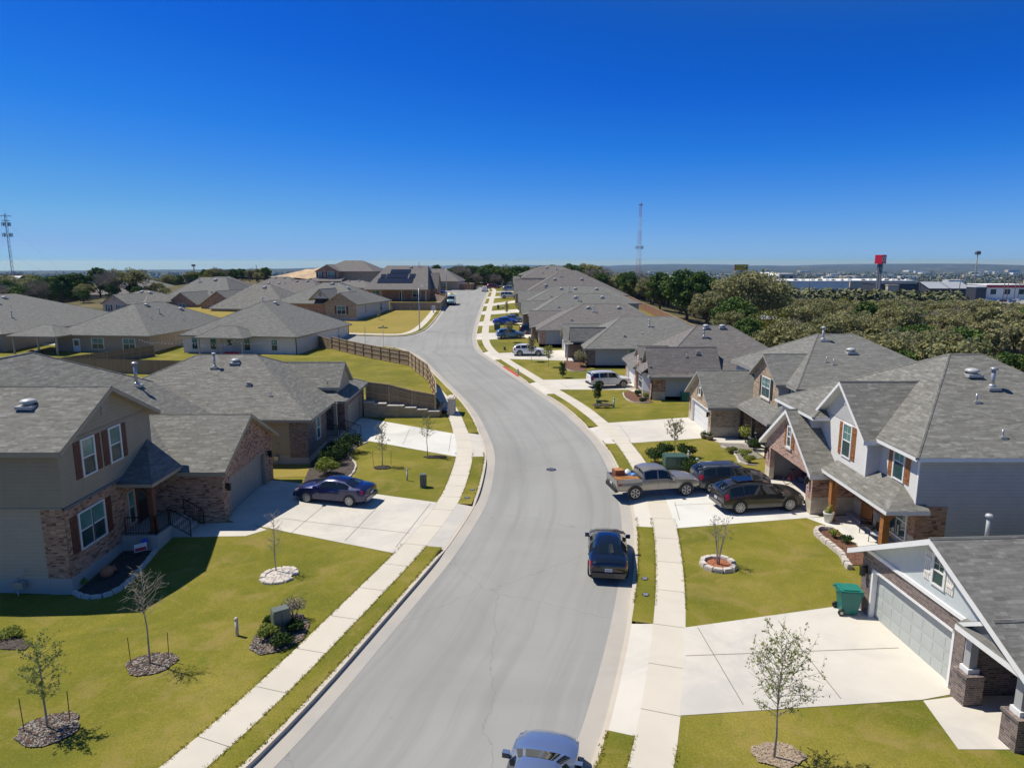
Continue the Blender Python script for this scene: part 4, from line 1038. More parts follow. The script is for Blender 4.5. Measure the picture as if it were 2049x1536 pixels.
h.top([(-27.5, 38.3, PLm(-27.5)), (-27.5, 29.4, PLm(-27.5)), (-37, 29.4, 3.4), (-37, 42.9, 3.4), (-31.8, 42.9, 6.4)])
h.top([(-23.2, 42.9, PLm(-23.2)), (-27.5, 38.3, PLm(-27.5)), (-31.8, 42.9, 6.4)])
h.wall('N', 42.5, -34, -18.4, 3.0, 3.4, 'sd_tan')
h.shed([(-19.3, 31.5, 3.35), (-17.55, 31.5, 3.35), (-19.3, 34.55, 4.85)], [(0, 1)], 'sh_dark'); h.shed([(-17.55, 31.5, 3.35), (-17.55, 34.55, 3.35), (-19.3, 34.55, 4.85)], [(0, 1)], 'sh_dark')
h.post(-17.85, 31.85, .7, 3.2, .26, 'post_red', braces=((-1, 0), (0, 1)))
p = MB(); ox, oy = -19.3, 34.6
p.box(.02, 1.8, -3.15, -.02, -1, .7, 'found')
for i, (xa, zz) in enumerate(((1.8, .52), (2.1, .35), (2.4, .18))): p.box(xa, xa + .3, -1.75, -.25, -1, zz, 'found')
p.build('porch_steps', h.root)
h.railing([(-19.1, 31.55, .7), (-17.6, 31.55, .7), (-17.6, 32.8, .7)]); h.railing([(-17.55, 32.85, .65), (-16.55, 32.85, .05)]); h.railing([(-17.55, 34.35, .65), (-16.55, 34.35, .05)])
h.door('E', -19.3, 33.6, .72, mat='shut_dk', fr='post_red'); h.window('E', -19.3, 32.55, 1.0, .5, 1.6, fr='frame_t')
h.disc(-21.9, 29.9, .42); h.pipe(-23.3, 41.2, 1.3, .1, True, 'metal')
m_ = MB(); m_.tube([(-2.2, -7.2, .1), (-2.2, -7.2, .55), (-1.9, -7.15, .8)], .03, 'metal', 6); m_.box(-2.4, -1.95, -7.35, -7.1, .0, .3, 'metal'); m_.tube([(-2.25, -7.25, .05), (-2.25, -7.25, -.7)], .03, 'metal', 6)
m_.build('gas_meter', h.root)
d_ = MB(); d_.tube([(-4.3, -7.1, 6.1), (-4.3, -7.1, -.4), (-4.2, -7.4, -.5)], .05, 'tr_white', 6); d_.build('downspout', h.root)
h.done()

# ---------- left: dark brick single-storey
h = House('brick_house', 'single-storey dark brick house with iron-railed steps, between the two-storey house and the retaining wall', -14.4, 46.2, 0.0, 0.0, 'sh_gray', 'tr_gray')
h.wall('E', -14.4, 46.2, 51, .35, 3.4, 'br_dark'); h.wall('S', 46.18, -15.7, -14.4, .35, 3.4, 'br_dark'); h.wall('S', 46.2, -32, -15.7, .5, 3.4, 'sd_tan')
h.wall('N', 51.0, -16, -14.4, .35, 3.4, 'br_dark'); h.wall('E', -16.0, 51, 53.2, .35, 3.4, 'br_dark')
h.wall('E', -13.5, 53.2, 60.3, -.2, 3.4, 'br_dark', [(54.2, 59.3, -.2, 2.4, .22)]); h.gdoor('E', -13.5, 54.2, 59.3, .2, 2.4, mat='gdoor_tan', fr='tr_tan')
h.wall('S', 53.2, -16.2, -13.5, -.2, 3.4, 'br_dark'); h.wall('N', 60.3, -32, -13.5, -.2, 3.4, 'sd_tan'); h.wall('W', -32, 46.2, 60.3, 0, 3.4, 'sd_tan')
h.foundation(-32, -14.4, 46.2, 51, .36, -2, .0); h.fo.box(-17.6, -1.32, -.03, .1, -2, .5, 'found')
h.window('E', -14.4, 48.7, 1.15, .8, 1.55, n=1, shut='tr_tan', sw=.35)
h.hip(-32, -14.4, 46.2, 60.3, 3.4, 6.75, r0=-25.0, r1=-20.4, axis='x')
h.hip(-24, -13.5, 52.4, 60.3, 3.4, 5.2, oh=.4, axis='x')
h.gable(-20, -14.05, 53.3, 57.4, 4.3, 5.85, 'x', oh=.25, rk=.25, ends=(None, 'sd_beige'))
h.top([(-14.1, 53.4, 3.75), (-14.1, 57.3, 3.75), (-15.0, 57.3, 4.6), (-15.0, 53.4, 4.6)])
h.block(-17, -14.07, 53.3, 57.4, 3.6, 4.3, {'E': 'sd_beige', 'S': 'sd_beige'})
p = MB(); p.box(-1.6, .9, 4.85, 6.95, -1, .62, 'found')
for i in range(4): p.box(.9 + .3 * i, 1.2 + .3 * i, 5.1, 6.6, -1, .5 - .12 * i, 'found')
p.build('porch_steps', h.root)
h.railing([(-13.5, 51.25, .6), (-12.2, 51.25, .1)]); h.railing([(-13.5, 52.9, .6), (-12.2, 52.9, .1)]); h.railing([(-15.4, 51.1, .6), (-13.6, 51.1, .6)])
h.post(-13.75, 51.3, .6, 3.25, .22, 'tr_tan'); h.door('E', -16.0, 52.1, .65)
h.pipe(-23.0, 51.6, 1.0, .09, True); h.disc(-21.6, 52.2, .42); h.disc(-29.3, 52.4, .4); h.bvent(-19.6, 49.5); h.pipe(-17.6, 48.3, .35)
m_ = MB(); m_.box(-2.4, -2.1, -.3, -.05, .2, .5, 'metal'); m_.tube([(-2.25, -.15, .5), (-2.25, -.1, 1.3), (-2.0, -.03, 1.35)], .03, 'metal', 6); m_.tube([(-2.25, -.15, .3), (-2.25, -.15, -.6)], .03, 'metal', 6); m_.build('gas_meter', h.root)
h.done()

# ---------- left rows behind
def box_house(name, label, x, y, z0, rz, w, d, ze, zr, sh, S, E=None, W_=None, r=None, win=(), discs=(), pipes=(), gabs=(), trim='tr_tan', fnd=.3, ax=None):
    h = House(name, label, x, y, z0, rz, sh, trim)            # x,y = right-near corner, body extends to -x, +y
    h.block(x - w, x, y, y + d, fnd, ze, {'S': S, 'E': E or S, 'W': W_ or S, 'N': S}); h.foundation(x - w, x, y, y + d, fnd, -3, 0.0)
    h.hip(x - w, x, y, y + d, ze, zr, *(r or (None, None)), axis=ax)
    for (side, pl, a, z, w2, h2, n, sh2) in win: h.window(side, {'S': y, 'E': x}[side] if pl is None else pl, a, z, w2, h2, n=n, shut=sh2, fr='frame_w')
    for q in discs: h.disc(*q)
    for q in pipes: h.pipe(q[0], q[1], *(q[2:] if len(q) > 2 else (.5,)))
    return h
h = box_house('patio_house', 'beige single-storey house with string-lit back patio, beside the plank fence', -31.5, 98, .1, R(-8.5), 18, 20, 3.4, 7.75, 'sh_green', 'sd_cream', 'sd_cream', r=(105.5, 110.5), ax='y',
    win=[('S', None, -34.9, 1.1, .95, 1.55, 1, None), ('E', None, 113.5, 1.0, .5, 1.9, 1, None), ('S', None, -47.6, 1.1, .95, 1.7, 1, None), ('S', None, -44.6, 1.1, .95, 1.7, 1, None), ('S', None, -39.2, 1.1, .95, 1.7, 1, None)], discs=[(-39.6, 108.0, .45)], pipes=[(-35.2, 104.5), (-41.0, 106.6, .8, .08, True)], fnd=.6)
h.hip(-45.4, -38.2, 95.2, 100, 3.35, 4.7, oh=.3, axis='x'); h.door('S', 98, -42.0, .65, mat='frame_w')
for xx in (-45.2, -41.8, -38.5): h.post(xx, 95.4, .3, 3.2, .18, 'frame_t')
h.band('S', 98, -31.6, -31.45, .6, 3.3, 'tr_dark', .03); h.band('E', -31.5, 117.8, 118, .6, 3.3, 'tr_dark', .03); h.done()
h = box_house('patio_house', 'tan house with covered corner patio and two pairs of back windows', -54, 100, .1, R(-7), 15.5, 23, 3.35, 7.3, 'sh_green', 'sd_tan', 'sd_beige', r=(108, 115), ax='y',
    win=[('S', None, -57.3, 1.0, .95, 1.6, 2, None), ('S', None, -62.4, 1.0, .95, 1.6, 2, None)], discs=[(-61.0, 110, .45), (-59.0, 116, .45)], pipes=[(-57.5, 106), (-56.0, 112), (-58.5, 109.5, .8, .08, True)])
h.hip(-74, -66.5, 96.8, 103, 3.3, 4.6, oh=.3, axis='x'); h.door('S', 100, -65.9, .35, mat='frame_w')
for xx in (-73.6, -69.6, -66.6): h.post(xx, 97.0, .3, 3.2, .2, 'frame_t')
h.done()
h = box_house('brick_house', 'wide grey-roofed house with a row of ridge vents at the far left edge', -76.5, 101, .2, R(-6), 27, 30, 3.35, 8.3, 'sh_green', 'sd_beige', 'sd_beige', r=(114, 119), ax='y', discs=[(-92.5, 113.5, .5), (-90.3, 114.2, .5), (-88.4, 115.0, .5)], pipes=[(-86.5, 109), (-81, 108, 1.0, .08, True)]); 
h.bvent(-87.5, 111); h.bvent(-86, 111.5); h.done()
h = House('two_storey_house', 'peach-coloured two-storey house with red shutters beyond the wide grey roof', -86.5, 146, .3, R(-22), 'sh_gray', 'tr_tan')
h.block(-91.5, -84, 148, 160, 0, 4.9, {'*': 'sd_orange'}); h.gable(-91.5, -84, 148, 160, 4.9, 6.7, 'y', ends=('sd_orange', 'sd_orange')); h.hip(-97, -83, 152, 164, 4.9, 7.2, axis='x')
h.window('S', 148, -89.6, 3.1, .9, 1.3, shut='shut_red', n=1); h.window('S', 148, -85.9, 3.1, .9, 1.3, shut='shut_red', n=2); h.disc(-90, 157, .5); h.disc(-87.6, 157, .5); h.attic('S', 148, -87.75, 5.4); h.done()
def gable_front(h, x0, x1, y, zb, ze, zp, mat, win=None, back=5):
    h.block(x0, x1, y, y + back, zb, ze, {'*': mat}); h.gable(x0, x1, y, y + back, ze, zp, 'y', oh=.3, rk=.3, ends=(mat, None))
h = box_house('brick_house', 'house with two red-brown brick gables facing the camera in the left cluster', -66, 160, 1.3, R(-10), 20, 20, 3.3, 8.9, 'sh_green', 'br_red', 'br_red', r=(-80.5, -73.5), ax='x', discs=[(-75.6, 168.8, .5)], pipes=[(-79.5, 168, 1.0, .1, True), (-75, 163)])
gable_front(h, -79.0, -71.5, 154.5, -1, 3.3, 5.8, 'br_red', back=10); h.window('S', 154.5, -75.2, 2.0, .8, 1.2, n=2)
gable_front(h, -69.0, -60.5, 152.5, -1, 3.4, 6.3, 'br_red', back=11); h.window('S', 152.5, -65.5, 1.6, .9, 1.5, n=2); h.bvent(-77, 163.5); h.bvent(-73.6, 163.8); h.done()
h = box_house('low_house', 'grey hip-roofed house right of the twin brick gables', -48.5, 146, 1.0, R(-10), 18, 17, 3.2, 8.0, 'sh_gray', 'sd_beige', r=(-61, -57), ax='x', discs=[(-57.5, 153.2, .5)], pipes=[(-52.5, 151.5), (-51.3, 152.6, .9, .08, True)]); h.done()
h = box_house('brick_house', 'corner-lot house with stone-look brick gable and long white side wall behind the golden lawn', -31.1, 137.5, T(-31, 138) + .15, R(-14), 19, 15, 3.4, 7.2, 'sh_green', 'br_red', 'sd_white', r=(-43, -38.5), ax='x',
    win=[('E', None, 140.6, 1.2, .5, 1.7, 1, None), ('E', None, 148.0, 1.3, .9, 1.5, 1, None)], discs=[(-36.3, 143.2, .45), (-40.5, 144.5, .5)], pipes=[(-38.4, 144.6, .9, .09, True)], fnd=.5)
h.block(-38, -31.08, 136.4, 140, .5, 3.4, {'S': 'br_tan', 'W': 'br_tan', 'E': 'sd_white'}); h.fo.box(-38.02+31.1, .03, -1.12, 2, -3, .5, 'found'); h.gable(-38, -31.08, 136.4, 143, 3.4, 5.5, 'y', oh=.35, rk=.3, ends=('br_tan', None))
h.window('S', 136.4, -34.4, 1.2, .95, 1.6, n=2, shut='shut_red'); h.gable(-41.0, -36.6, 136.0, 142, 4.3, 6.2, 'y', oh=.3, rk=.4, ends=('sd_white', None)); h.attic('S', 135.96, -38.8, 4.7, .5, .8, 'tr_tan'); h.done()
h = House('solar_house', 'brick house with dark solar panels on its brown roof and a covered back patio', -21, 172, 4.15, R(-3), 'sh_brown', 'tr_tan')
h.block(-36.5, -21, 172, 187, -1, 3.4, {'*': 'br_red'}); h.foundation(-36.5, -21, 172, 187, .4, -3, .0); h.wall('S', 171.98, -25.5, -21, .4, 3.4, 'br_tan')
h.shed([(-37, 169.0, 3.1), (-20.7, 169.0, 3.1), (-22.5, 180.2, 8.9), (-33.5, 180.2, 8.9)], [(0, 1)]); h.top([(-22.5, 180.2, 8.9), (-33.5, 180.2, 8.9), (-37, 187.5, 3.4), (-20.7, 187.5, 3.4)])
h.top([(-37, 169.0, 3.1), (-33.5, 180.2, 8.9), (-37, 187.5, 3.4)]); h.top([(-20.7, 169.0, 3.1), (-22.5, 180.2, 8.9), (-20.7, 187.5, 3.4)])
h.gable(-25, -19.5, 175.2, 181.5, 3.4, 7.0, 'x', oh=.3, rk=.3, ends=(None, 'sd_tan')); h.block(-25, -19.5, 175.2, 181.5, -1, 3.4, {'E': 'br_red', 'S': 'br_red', 'N': 'br_red'})
for xx in (-36.3, -32.6, -27.4, -21.3): h.post(xx, 169.4, -.3, 3.0, .22, 'frame_t')
h.window('S', 171.98, -24.2, 1.1, .95, 1.6, n=2); h.door('S', 172, -28.0, .4, mat='shut_dk'); h.window('S', 172, -34.6, 1.1, .95, 1.6, n=2)
sl_ = (8.9 - 3.1) / 11.2
for (a0, a1, v0, v1) in ((-34.2, -25.2, 171.8, 173.9), (-32.4, -26.9, 174.1, 176.0), (-31.8, -26.6, 176.2, 178.1), (-33.9, -32.6, 174.1, 175.8), (-26.5, -25.0, 174.1, 176.0)):
    sp = MB(); n = max(1, round((a1 - a0) / 1.05))
    for i in range(n):
        u0 = a0 + (a1 - a0) * i / n + .02; u1 = a0 + (a1 - a0) * (i + 1) / n - .02
        q = [(u0 + 21, v0 - 172, 3.1 + sl_ * (v0 - 169) + .14), (u1 + 21, v0 - 172, 3.1 + sl_ * (v0 - 169) + .14), (u1 + 21, v1 - 172, 3.1 + sl_ * (v1 - 169) + .14), (u0 + 21, v1 - 172, 3.1 + sl_ * (v1 - 169) + .14)]
        sp.poly(q, M.setdefault('solar', plain('solar_glass', (0.012, 0.016, 0.03), 0.22))); sp.poly([(x_, y_, z_ - .1) for x_, y_, z_ in q][::-1], 'black')
    sp.build('solar_panel', h.root)
h.disc(-26.8, 179.3, .45); h.pipe(-24.8, 179.6, 1.0, .08, True); h.done()
h = box_house('two_storey_house', 'two-storey brick-gabled house rising behind the solar-panelled roof', -43.5, 214, 5.6, R(-6), 17, 14, 5.7, 8.8, 'sh_brown', 'br_tan', r=(-55, -49), ax='x')
h.block(-61, -53.8, 211.5, 216, -1, 5.7, {'*': 'br_red'}); h.gable(-61, -53.8, 211.5, 218, 5.7, 7.6, 'y', oh=.35, ends=('br_red', None)); h.window('S', 211.5, -56.2, 3.7, 1.0, 1.6, n=2, shut='shut_dk'); h.window('S', 211.5, -59.8, 3.7, .9, 1.5, shut='shut_dk')
h.shed([(-62, 208.8, 2.6), (-52, 208.8, 2.6), (-52, 212, 3.6), (-62, 212, 3.6)], [(0, 1)]); h.done()
h = box_house('low_house', 'brown-roofed house beyond the solar house at the bend, next to the new cedar fence', -17.5, 222, 4.75, R(-4), 16, 15, 3.3, 7.0, 'sh_brown', 'sd_tan', 'sd_white', r=(-28, -23), ax='x', win=[('S', None, -27.5, .8, 1.0, 1.6, 1, None), ('S', None, -22.5, .8, 1.0, 1.6, 2, None)]); h.done()
far = [(-52, 186, 2.2, 17, 'sh_brown', 'sd_tan', 8.0, 'purplish roof with white wall directly above the stone-look brick gable'), (-62, 190, 2.0, 16, 'sh_brown', 'sd_gray', 7.4, 'low purplish roof beyond the grey hip roof'),
       (-83, 208, 2.0, 20, 'sh_brown', 'sd_white', 8.6, 'purplish roof with two ridge vents and pale wall, top of the left cluster'), (-70, 222, 2.4, 18, 'sh_brown', 'sd_gray', 7.9, 'small purplish roof against the dry grass slope'),
       (-102, 190, 1.9, 20, 'sh_brown', 'sd_gray', 7.4, 'purplish hip roof over blue-grey wall left of the twin brick gables'), (-112, 214, 2.2, 18, 'sh_gray', 'sd_gray', 7.2, 'greyish roof peeping between trees and the left cluster'), (-42, 200, 3.4, 14, 'sh_brown', 'sd_tan', 6.2, 'brown roof edge left of the solar house')]
for (x, y, z0, w, sh, wm, zr, lb) in far:
    h = box_house('low_house', lb, x, y, z0, R(-8), w, 15, 3.2, zr - 1.2, sh, wm, r=(x - w/2 - 2.5, x - w/2 + 2.5), ax='x', discs=[(x - w/2 - 1.6, y + 6.6, .45), (x - w/2 + 1.6, y + 6.6, .45)], win=[('S', None, x - 3.5, 1.0, .9, 1.5, 2, None)]); h.done()
# ------------------------------------------------------------------ driveways and paths
def V2(v): return (v.x, v.y)
gp = lambda x, y: V2(G(x, y, .17))
drive(RCL, 1, 0, ov=((1352,1437),(1362,1254)), garage=[(14.2, 25.75), (14.6, 25.2), (14.6, 19.9), (13.2, 19.55)], label='broad cream driveway in front of the sage garage door', joints=[((7.35, 19.3), (7.15, 23.9)), ((10.6, 19.6), (10.45, 24.4)), ((6.2, 22.0), (14.1, 22.5))])
slab('path', [(13.2, 19.5), (14.6, 19.75), (17.1, 19.75), (17.1, 17.3), (12.9, 17.3)], 'pale path from the broad driveway to the brick-columned porch', 'concrete', cat='path')
drive(RCL, 1, 1, ov=((1345,1050),(1296,948)), garage=[(16.75, 43.2), (16.9, 42), (16.9, 36.3), (17.0, 35.4), (16.2, 35.2)], label='driveway under the pickup and the two parked grey cars', mat='concrete_w', joints=[(gp(1350,1004), gp(1360,1040)), (gp(1349,1010), gp(1600,1000))])
slab('path', [(16.2, 35.2), (17.3, 35.35), (19, 35.6), (19, 29.6), (17.2, 29.6), (17.1, 33.6)], 'pale porch floor and path of the two-storey house with orange shutters', 'concrete_w', cat='path')
drive(RCL, 1, 2, ov=((1256,885),(1214,848)), garage=[(16.0, 59.6), (16.1, 58.6), (16.1, 53.0), (15.9, 52.4)], label='cream driveway to the white garage of the tan brick house', mat='concrete', joints=[(gp(1240,852), gp(1262,880)),])
slab('path', [(15.3, 52.4), (17.7, 52.4), (20.2, 51.0), (20.2, 46.6), (18.3, 46.6), (18.0, 50.6), (16.2, 50.9)], 'path along the front of the tan brick house', 'concrete', cat='path')
drive(RCL, 1, 3, ov=((1126,780),(1082,760)), garage=[(13.8, 80.5), (14.0, 74.0), (13.0, 73.0)], label='driveway under the white wagon with roof rails', mat='concrete', joints=[(gp(1118,764), gp(1140,778))])
slab('path', [(12.8, 73.0), (13.8, 74.0), (14.1, 72.4), (13.2, 71.6)], 'short path beside the bay window', 'concrete', cat='path')
drive(RCL, 1, 4, ov=((1017,719),(995,706.5)), garage=[(7.9, 102.8), (7.9, 97.0), (9.6, 95.6), (9.6, 93.6), (8.4, 93.6)], label='driveway under the white crossover')
for k, (ga, gb) in enumerate(((113.4, 120.0), (129.6, 135.8), (146.5, 152.6), (166.8, 173.5), (187.6, 193.6), (209.5, 215.6))):
    gx = (3.4, 2.2, 1.8, 1.0, 1.2, .8)[k]
    if 5 + k < len(RDR):
        drive(RCL, 1, 5 + k, [(gx, (ga + gb) / 2 + 2.8), (gx, (ga + gb) / 2 - 2.8)], 'driveway number %s up the right-hand row, counted from the white crossover' % ('one two three four five six'.split()[k]), 'concrete')
drive(LCL, -1, 0, ov=((806,1099),(882,1005)), garage=[(-15.7, 41.8), (-15.7, 35.1), (-14.9, 34.5), (-14.1, 34.35)], label='wide driveway under the dark blue sedan', mat='concrete', joints=[(gp(792,1094), gp(862,1006)), (gp(690,1082), gp(770,998)), (gp(580,1068), gp(650,1010)), (gp(820,1066), gp(560,1036))])
slab('path', [(-14.0, 34.3), (-14.9, 34.55), (-16.7, 34.5), (-16.7, 32.85), (-13.75, 32.85), (-12.9, 33.6)], 'path from the wide driveway to the timber-post porch steps', 'concrete', cat='path')
drive(LCL, -1, 1, ov=((916,909.6),(914.7,867)), garage=[(-13.7, 59.6), (-13.7, 53.6), (-12.2, 53.2), (-12.2, 51.2), (-11.2, 51.4)], label='driveway to the dark brick house beside the retaining wall', mat='concrete_w', joints=[(gp(903,869), gp(898,903)), (gp(820,858), gp(806,889))])

# dry strip between the two left-hand houses
struct(drape('dead_grass', [(-32, 42.7), (-32, 46.1), (-14.3, 46.1), (-13.2, 45.5), (-12.0, 42.6), (-15.4, 42.3)], 'lawn_dry', .165), 'brown dormant grass strip between the blue sedan and the dark brick house', 'grass')

# ------------------------------------------------------------------ fences and walls
def fence(pts, label, mat, h=1.83, rails=0, zf=None, group=None, cap=True, postmat='wood_plain'):
    zf = zf or T
    r = thing('fence', label, 'fence', (pts[0][0], pts[0][1], zf(*pts[0])), 0, group); o = Vector((pts[0][0], pts[0][1], zf(*pts[0])))
    pan = MB(); cp = MB(); rl = MB()
    for a, b in zip(pts, pts[1:]):
        a = Vector((a[0], a[1], 0)); b = Vector((b[0], b[1], 0)); L = (b - a).length; t = (b - a) / L; nr = Vector((t.y, -t.x, 0)); n = max(1, round(L / 2.4))
        for i in range(n + 1):
            p = a + t * L * i / n; z = zf(p.x, p.y)
            q = Vector((p.x, p.y, z)) - o + nr * (.07 * (rails or 1))
            m = MB(); m.box(q.x - .045, q.x + .045, q.y - .045, q.y + .045, q.z - .3, q.z + h + (.06 if cap else 0), postmat); m.build('post', r)
            if i == n: break
            p2 = a + t * L * (i + 1) / n; z2 = zf(p2.x, p2.y)
            for sgn in (1, -1):
                w = nr * .012 * sgn
                q4 = [Vector((p.x, p.y, z + .05)) - o + w, Vector((p2.x, p2.y, z2 + .05)) - o + w, Vector((p2.x, p2.y, z2 + h)) - o + w, Vector((p.x, p.y, z + h)) - o + w]
                pan.poly(q4 if sgn > 0 else q4[::-1], mat)
            for zz in (.3, .95, 1.55):
                A = Vector((p.x, p.y, z + zz)) - o + nr * (.035 * (rails or 1)); B = Vector((p2.x, p2.y, z2 + zz)) - o + nr * (.035 * (rails or 1))
                rl.tube([A, B], .035, postmat, 4, smooth=False)
            if cap:
                A = Vector((p.x, p.y, z + h + .02)) - o; B = Vector((p2.x, p2.y, z2 + h + .02)) - o
                cp.tube([A, B], .05, postmat, 4, smooth=False)
    pan.build('panel', r); rl.build('rail', r); cp.build('cap_rail', r)
    return r
# raised yard of the corner house: its own grade behind retaining wall and fence
YZ = [(58, 1.55), (66, 1.1), (80, .5), (96, .2)]
def yz(x, y):
    base = interp(YZ, y); k = sm(-5.5, -13, x)
    return T(x, y) + (.62 + (base - .62) * k if y < 75 else base) * (.35 + .65 * k) * 1.0
fl = [(-6.9, 60.2), (-7.6, 66), (-9.6, 76), (-13.5, 87.6), (-27.5, 102.5)]
yard = [(-13.6, 60.75), (-6.95, 60.35)] + fl[1:] + [(-31.5, 97.6), (-51, 98), (-56, 83), (-50, 60.75)]
struct(drape('back_yard', yard, 'lawn', .17, skirt=1.5, zfun=yz), 'raised back lawn inside the plank fence of the patio house', 'lawn')
fence([(-13.3, 60.5), (-7.0, 60.15)], 'solid dark plank fence standing on the stepped retaining wall', 'wood_fence', zf=yz)
fence(fl, 'weathered fence with cross rails following the curving sidewalk', 'wood_fence', h=2.0, rails=-1, zf=yz)
fence([(-27.5, 102.5), (-30.4, 105.5)], 'short end panel of fence meeting the corner of the patio house', 'wood_fence', zf=T)
fence([(-34.5, 79.0), (-57, 82.5)], 'tall grey-brown fence behind the two nearest left roofs', 'wood_fence', h=2.3, zf=lambda x, y: .1, cap=False)
fence([(-57, 82.6), (-51.6, 96.5)], 'sunlit plank fence running back between the two patio yards', 'wood_fence', h=2.1, zf=lambda x, y: .1 - .0 * x, cap=False)
fence([(-57.2, 82.5), (-92, 88)], 'reddish fence crossing behind the nearest roof at the left edge', 'wood_red', h=2.0, zf=lambda x, y: .1, cap=False)
fence([(-74, 118), (-79, 96), (-92, 92)], 'reddish yard fence between the covered corner patio and the wide grey roof', 'wood_red', zf=lambda x, y: .4)
fence([(-19.4, 171.5), (-15.9, 163), (-15.9, 150.5), (-27.2, 151.5)], 'grey fence round the yard of the solar-panelled house', 'wood_gray', rails=-1)
fence([(-19.5, 175.2), (-16.5, 172.5), (-16.3, 164)], 'reddish inner fence beside the solar-panelled house', 'wood_red')
fence([(-17.2, 223), (-13.6, 222), (-12.9, 226), (-13.2, 236)], 'bright new cedar fence at the bend near the trees', 'wood_new')
fence([(31.5, 84), (32.5, 104), (31, 126), (29, 150), (28.5, 176)], 'long brown fence behind the right-hand row at the wood edge', 'wood_red', rails=1)
fence([(32, 60), (32, 84)], 'brown fence behind the bay-window house', 'wood_fence')
# retaining wall with stepped top
rw = thing('retaining_wall', 'stepped tan block retaining wall below the dark plank fence', 'retaining wall', (-13.4, 59.9, 0))
steps = [(-13.4, -12.5, 1.62), (-12.5, -11.4, 1.45), (-11.4, -9.8, 1.26), (-9.8, -8.7, 1.08), (-8.7, -7.7, .9), (-7.7, -6.6, .74)]
wb = MB(); cb = MB()
for a, b_, z in steps:
    wb.box(a + 13.4, b_ + 13.4, -.3, .35, -.5, z - .1, 'block'); cb.box(a + 13.4 - .01, b_ + 13.4 + .03, -.36, .40, z - .1, z, 'edge_stone')
wb.box(6.5, 6.85, .35, 5.0, -.5, .55, 'block'); wb.build('block_course', rw); cb.build('cap_stone', rw)
# utility cabinet / brick pier where fence meets sidewalk
q = G(895, 812); cx, cy = -5.6, 60.9
c = thing('utility_pier', 'tall cream box-shaped pier beside the sidewalk at the fence corner', 'pier', (cx, cy, T(cx, cy)))
m = MB(); m.box(-.3, .3, -.42, 1.3, -.2, 1.6, 'edge_stone'); m.build('body', c); m = MB(); m.box(-.36, .36, -.48, 1.36, 1.6, 1.7, 'kerb'); m.box(-.22, .22, -.3, 1.2, 1.7, 1.76, 'kerb'); m.build('cap', c)
m = MB(); m.box(-.9, -.45, .2, 1.4, -.1, .5, 'black'); m.build('box', c)

# ------------------------------------------------------------------ beds, edging, small utilities
def blob(cx, cy, rx, ry, seed=0, n=20, wob=.12):
    rnd = random.Random(seed)
    return [(cx + rx * math.cos(2*math.pi*i/n) * (1 + rnd.uniform(-wob, wob)), cy + ry * math.sin(2*math.pi*i/n) * (1 + rnd.uniform(-wob, wob))) for i in range(n)]
def rough_patch(name, poly, mat, label, n=500, h=.05, seed=1, zoff=.185, size=(.018, .045), mats=None, cat='bed'):
    """mulch or rock bed: draped sheet plus many loose chips"""
    o = drape(name, poly, mat, zoff); tag(o, label, cat)
    rnd = random.Random(seed); xs = [p[0] for p in poly]; ys = [p[1] for p in poly]; mb = MB()
    def inside(x, y):
        c = False; j = len(poly) - 1
        for i in range(len(poly)):
            (xi, yi), (xj, yj) = poly[i], poly[j]
            if (yi > y) != (yj > y) and x < (xj - xi) * (y - yi) / (yj - yi + 1e-12) + xi: c = not c
            j = i
        return c
    k = 0
    while k < n:
        x, y = rnd.uniform(min(xs), max(xs)), rnd.uniform(min(ys), max(ys)); k += 1
        if not inside(x, y): continue
        s = rnd.uniform(*size); z = T(x, y) + zoff; a = rnd.uniform(0, 6.28)
        m3 = Matrix.Translation((x, y, z + s * .15)) @ Matrix.Rotation(a, 4, 'Z') @ Matrix.Rotation(rnd.uniform(-.5, .5), 4, 'X')
        mb.box(-s, s, -s * .5, s * .5, -s * .25, s * .3, rnd.choice(mats or [mat]), m3)
    if mb.f: mb.build('loose_chips', o)['kind'] = 'stuff'
    return o
def edging(line, label, w=.16, h=.16, L=.32, cat='edging', jit=.02, mat='edge_stone', parent=None, closed=False):
    rnd = random.Random(len(line)); pts = [Vector((p[0], p[1], 0)) for p in line]
    if closed: pts.append(pts[0])
    pts = catmull(pts, .1); tot = 0; r = thing('stone_edging', label, cat, (pts[0].x, pts[0].y, T(pts[0].x, pts[0].y) + .15)); o = r.location.copy(); last = pts[0]; mb = MB()
    for p in pts[1:]:
        d = (p - last).length
        if d >= L:
            t = (p - last) / d; a = math.atan2(t.y, t.x); c = (p + last) / 2; z = T(c.x, c.y) + .15
            m3 = Matrix.Translation((c.x - o.x, c.y - o.y, z - o.z)) @ Matrix.Rotation(a + rnd.uniform(-.08, .08), 4, 'Z')
            s = MB(); hw = w/2 + rnd.uniform(-jit, jit); hh = h + rnd.uniform(-jit, jit); g = d/2 - .012
            s.box(-g, g, -hw, hw, -.12, hh * .75, mat, m3); s.box(-g + .02, g - .02, -hw + .02, hw - .02, hh * .75, hh, mat, m3)
            s.build('stone', r); last = p
    return r
P2 = lambda *ps: [V2(G(*p, .17)) for p in ps]
b1 = P2((148,1186),(172,1196),(205,1194),(240,1180),(268,1155),(296,1122),(316,1096))
rough_patch('mulch_bed', b1 + [(-17.5, 31.4), (-19.2, 31.4), (-19.2, 27.7)], 'mulch', 'shaded dark mulch bed along the nearest left-hand house', 300, seed=2)
edging(b1, 'pale block edging curving round the shaded mulch bed', w=.2, h=.17, L=.36)
b2 = P2((603,978),(640,970),(682,962),(705,948),(712,930),(700,915),(697,905),(715,893),(735,885)) 
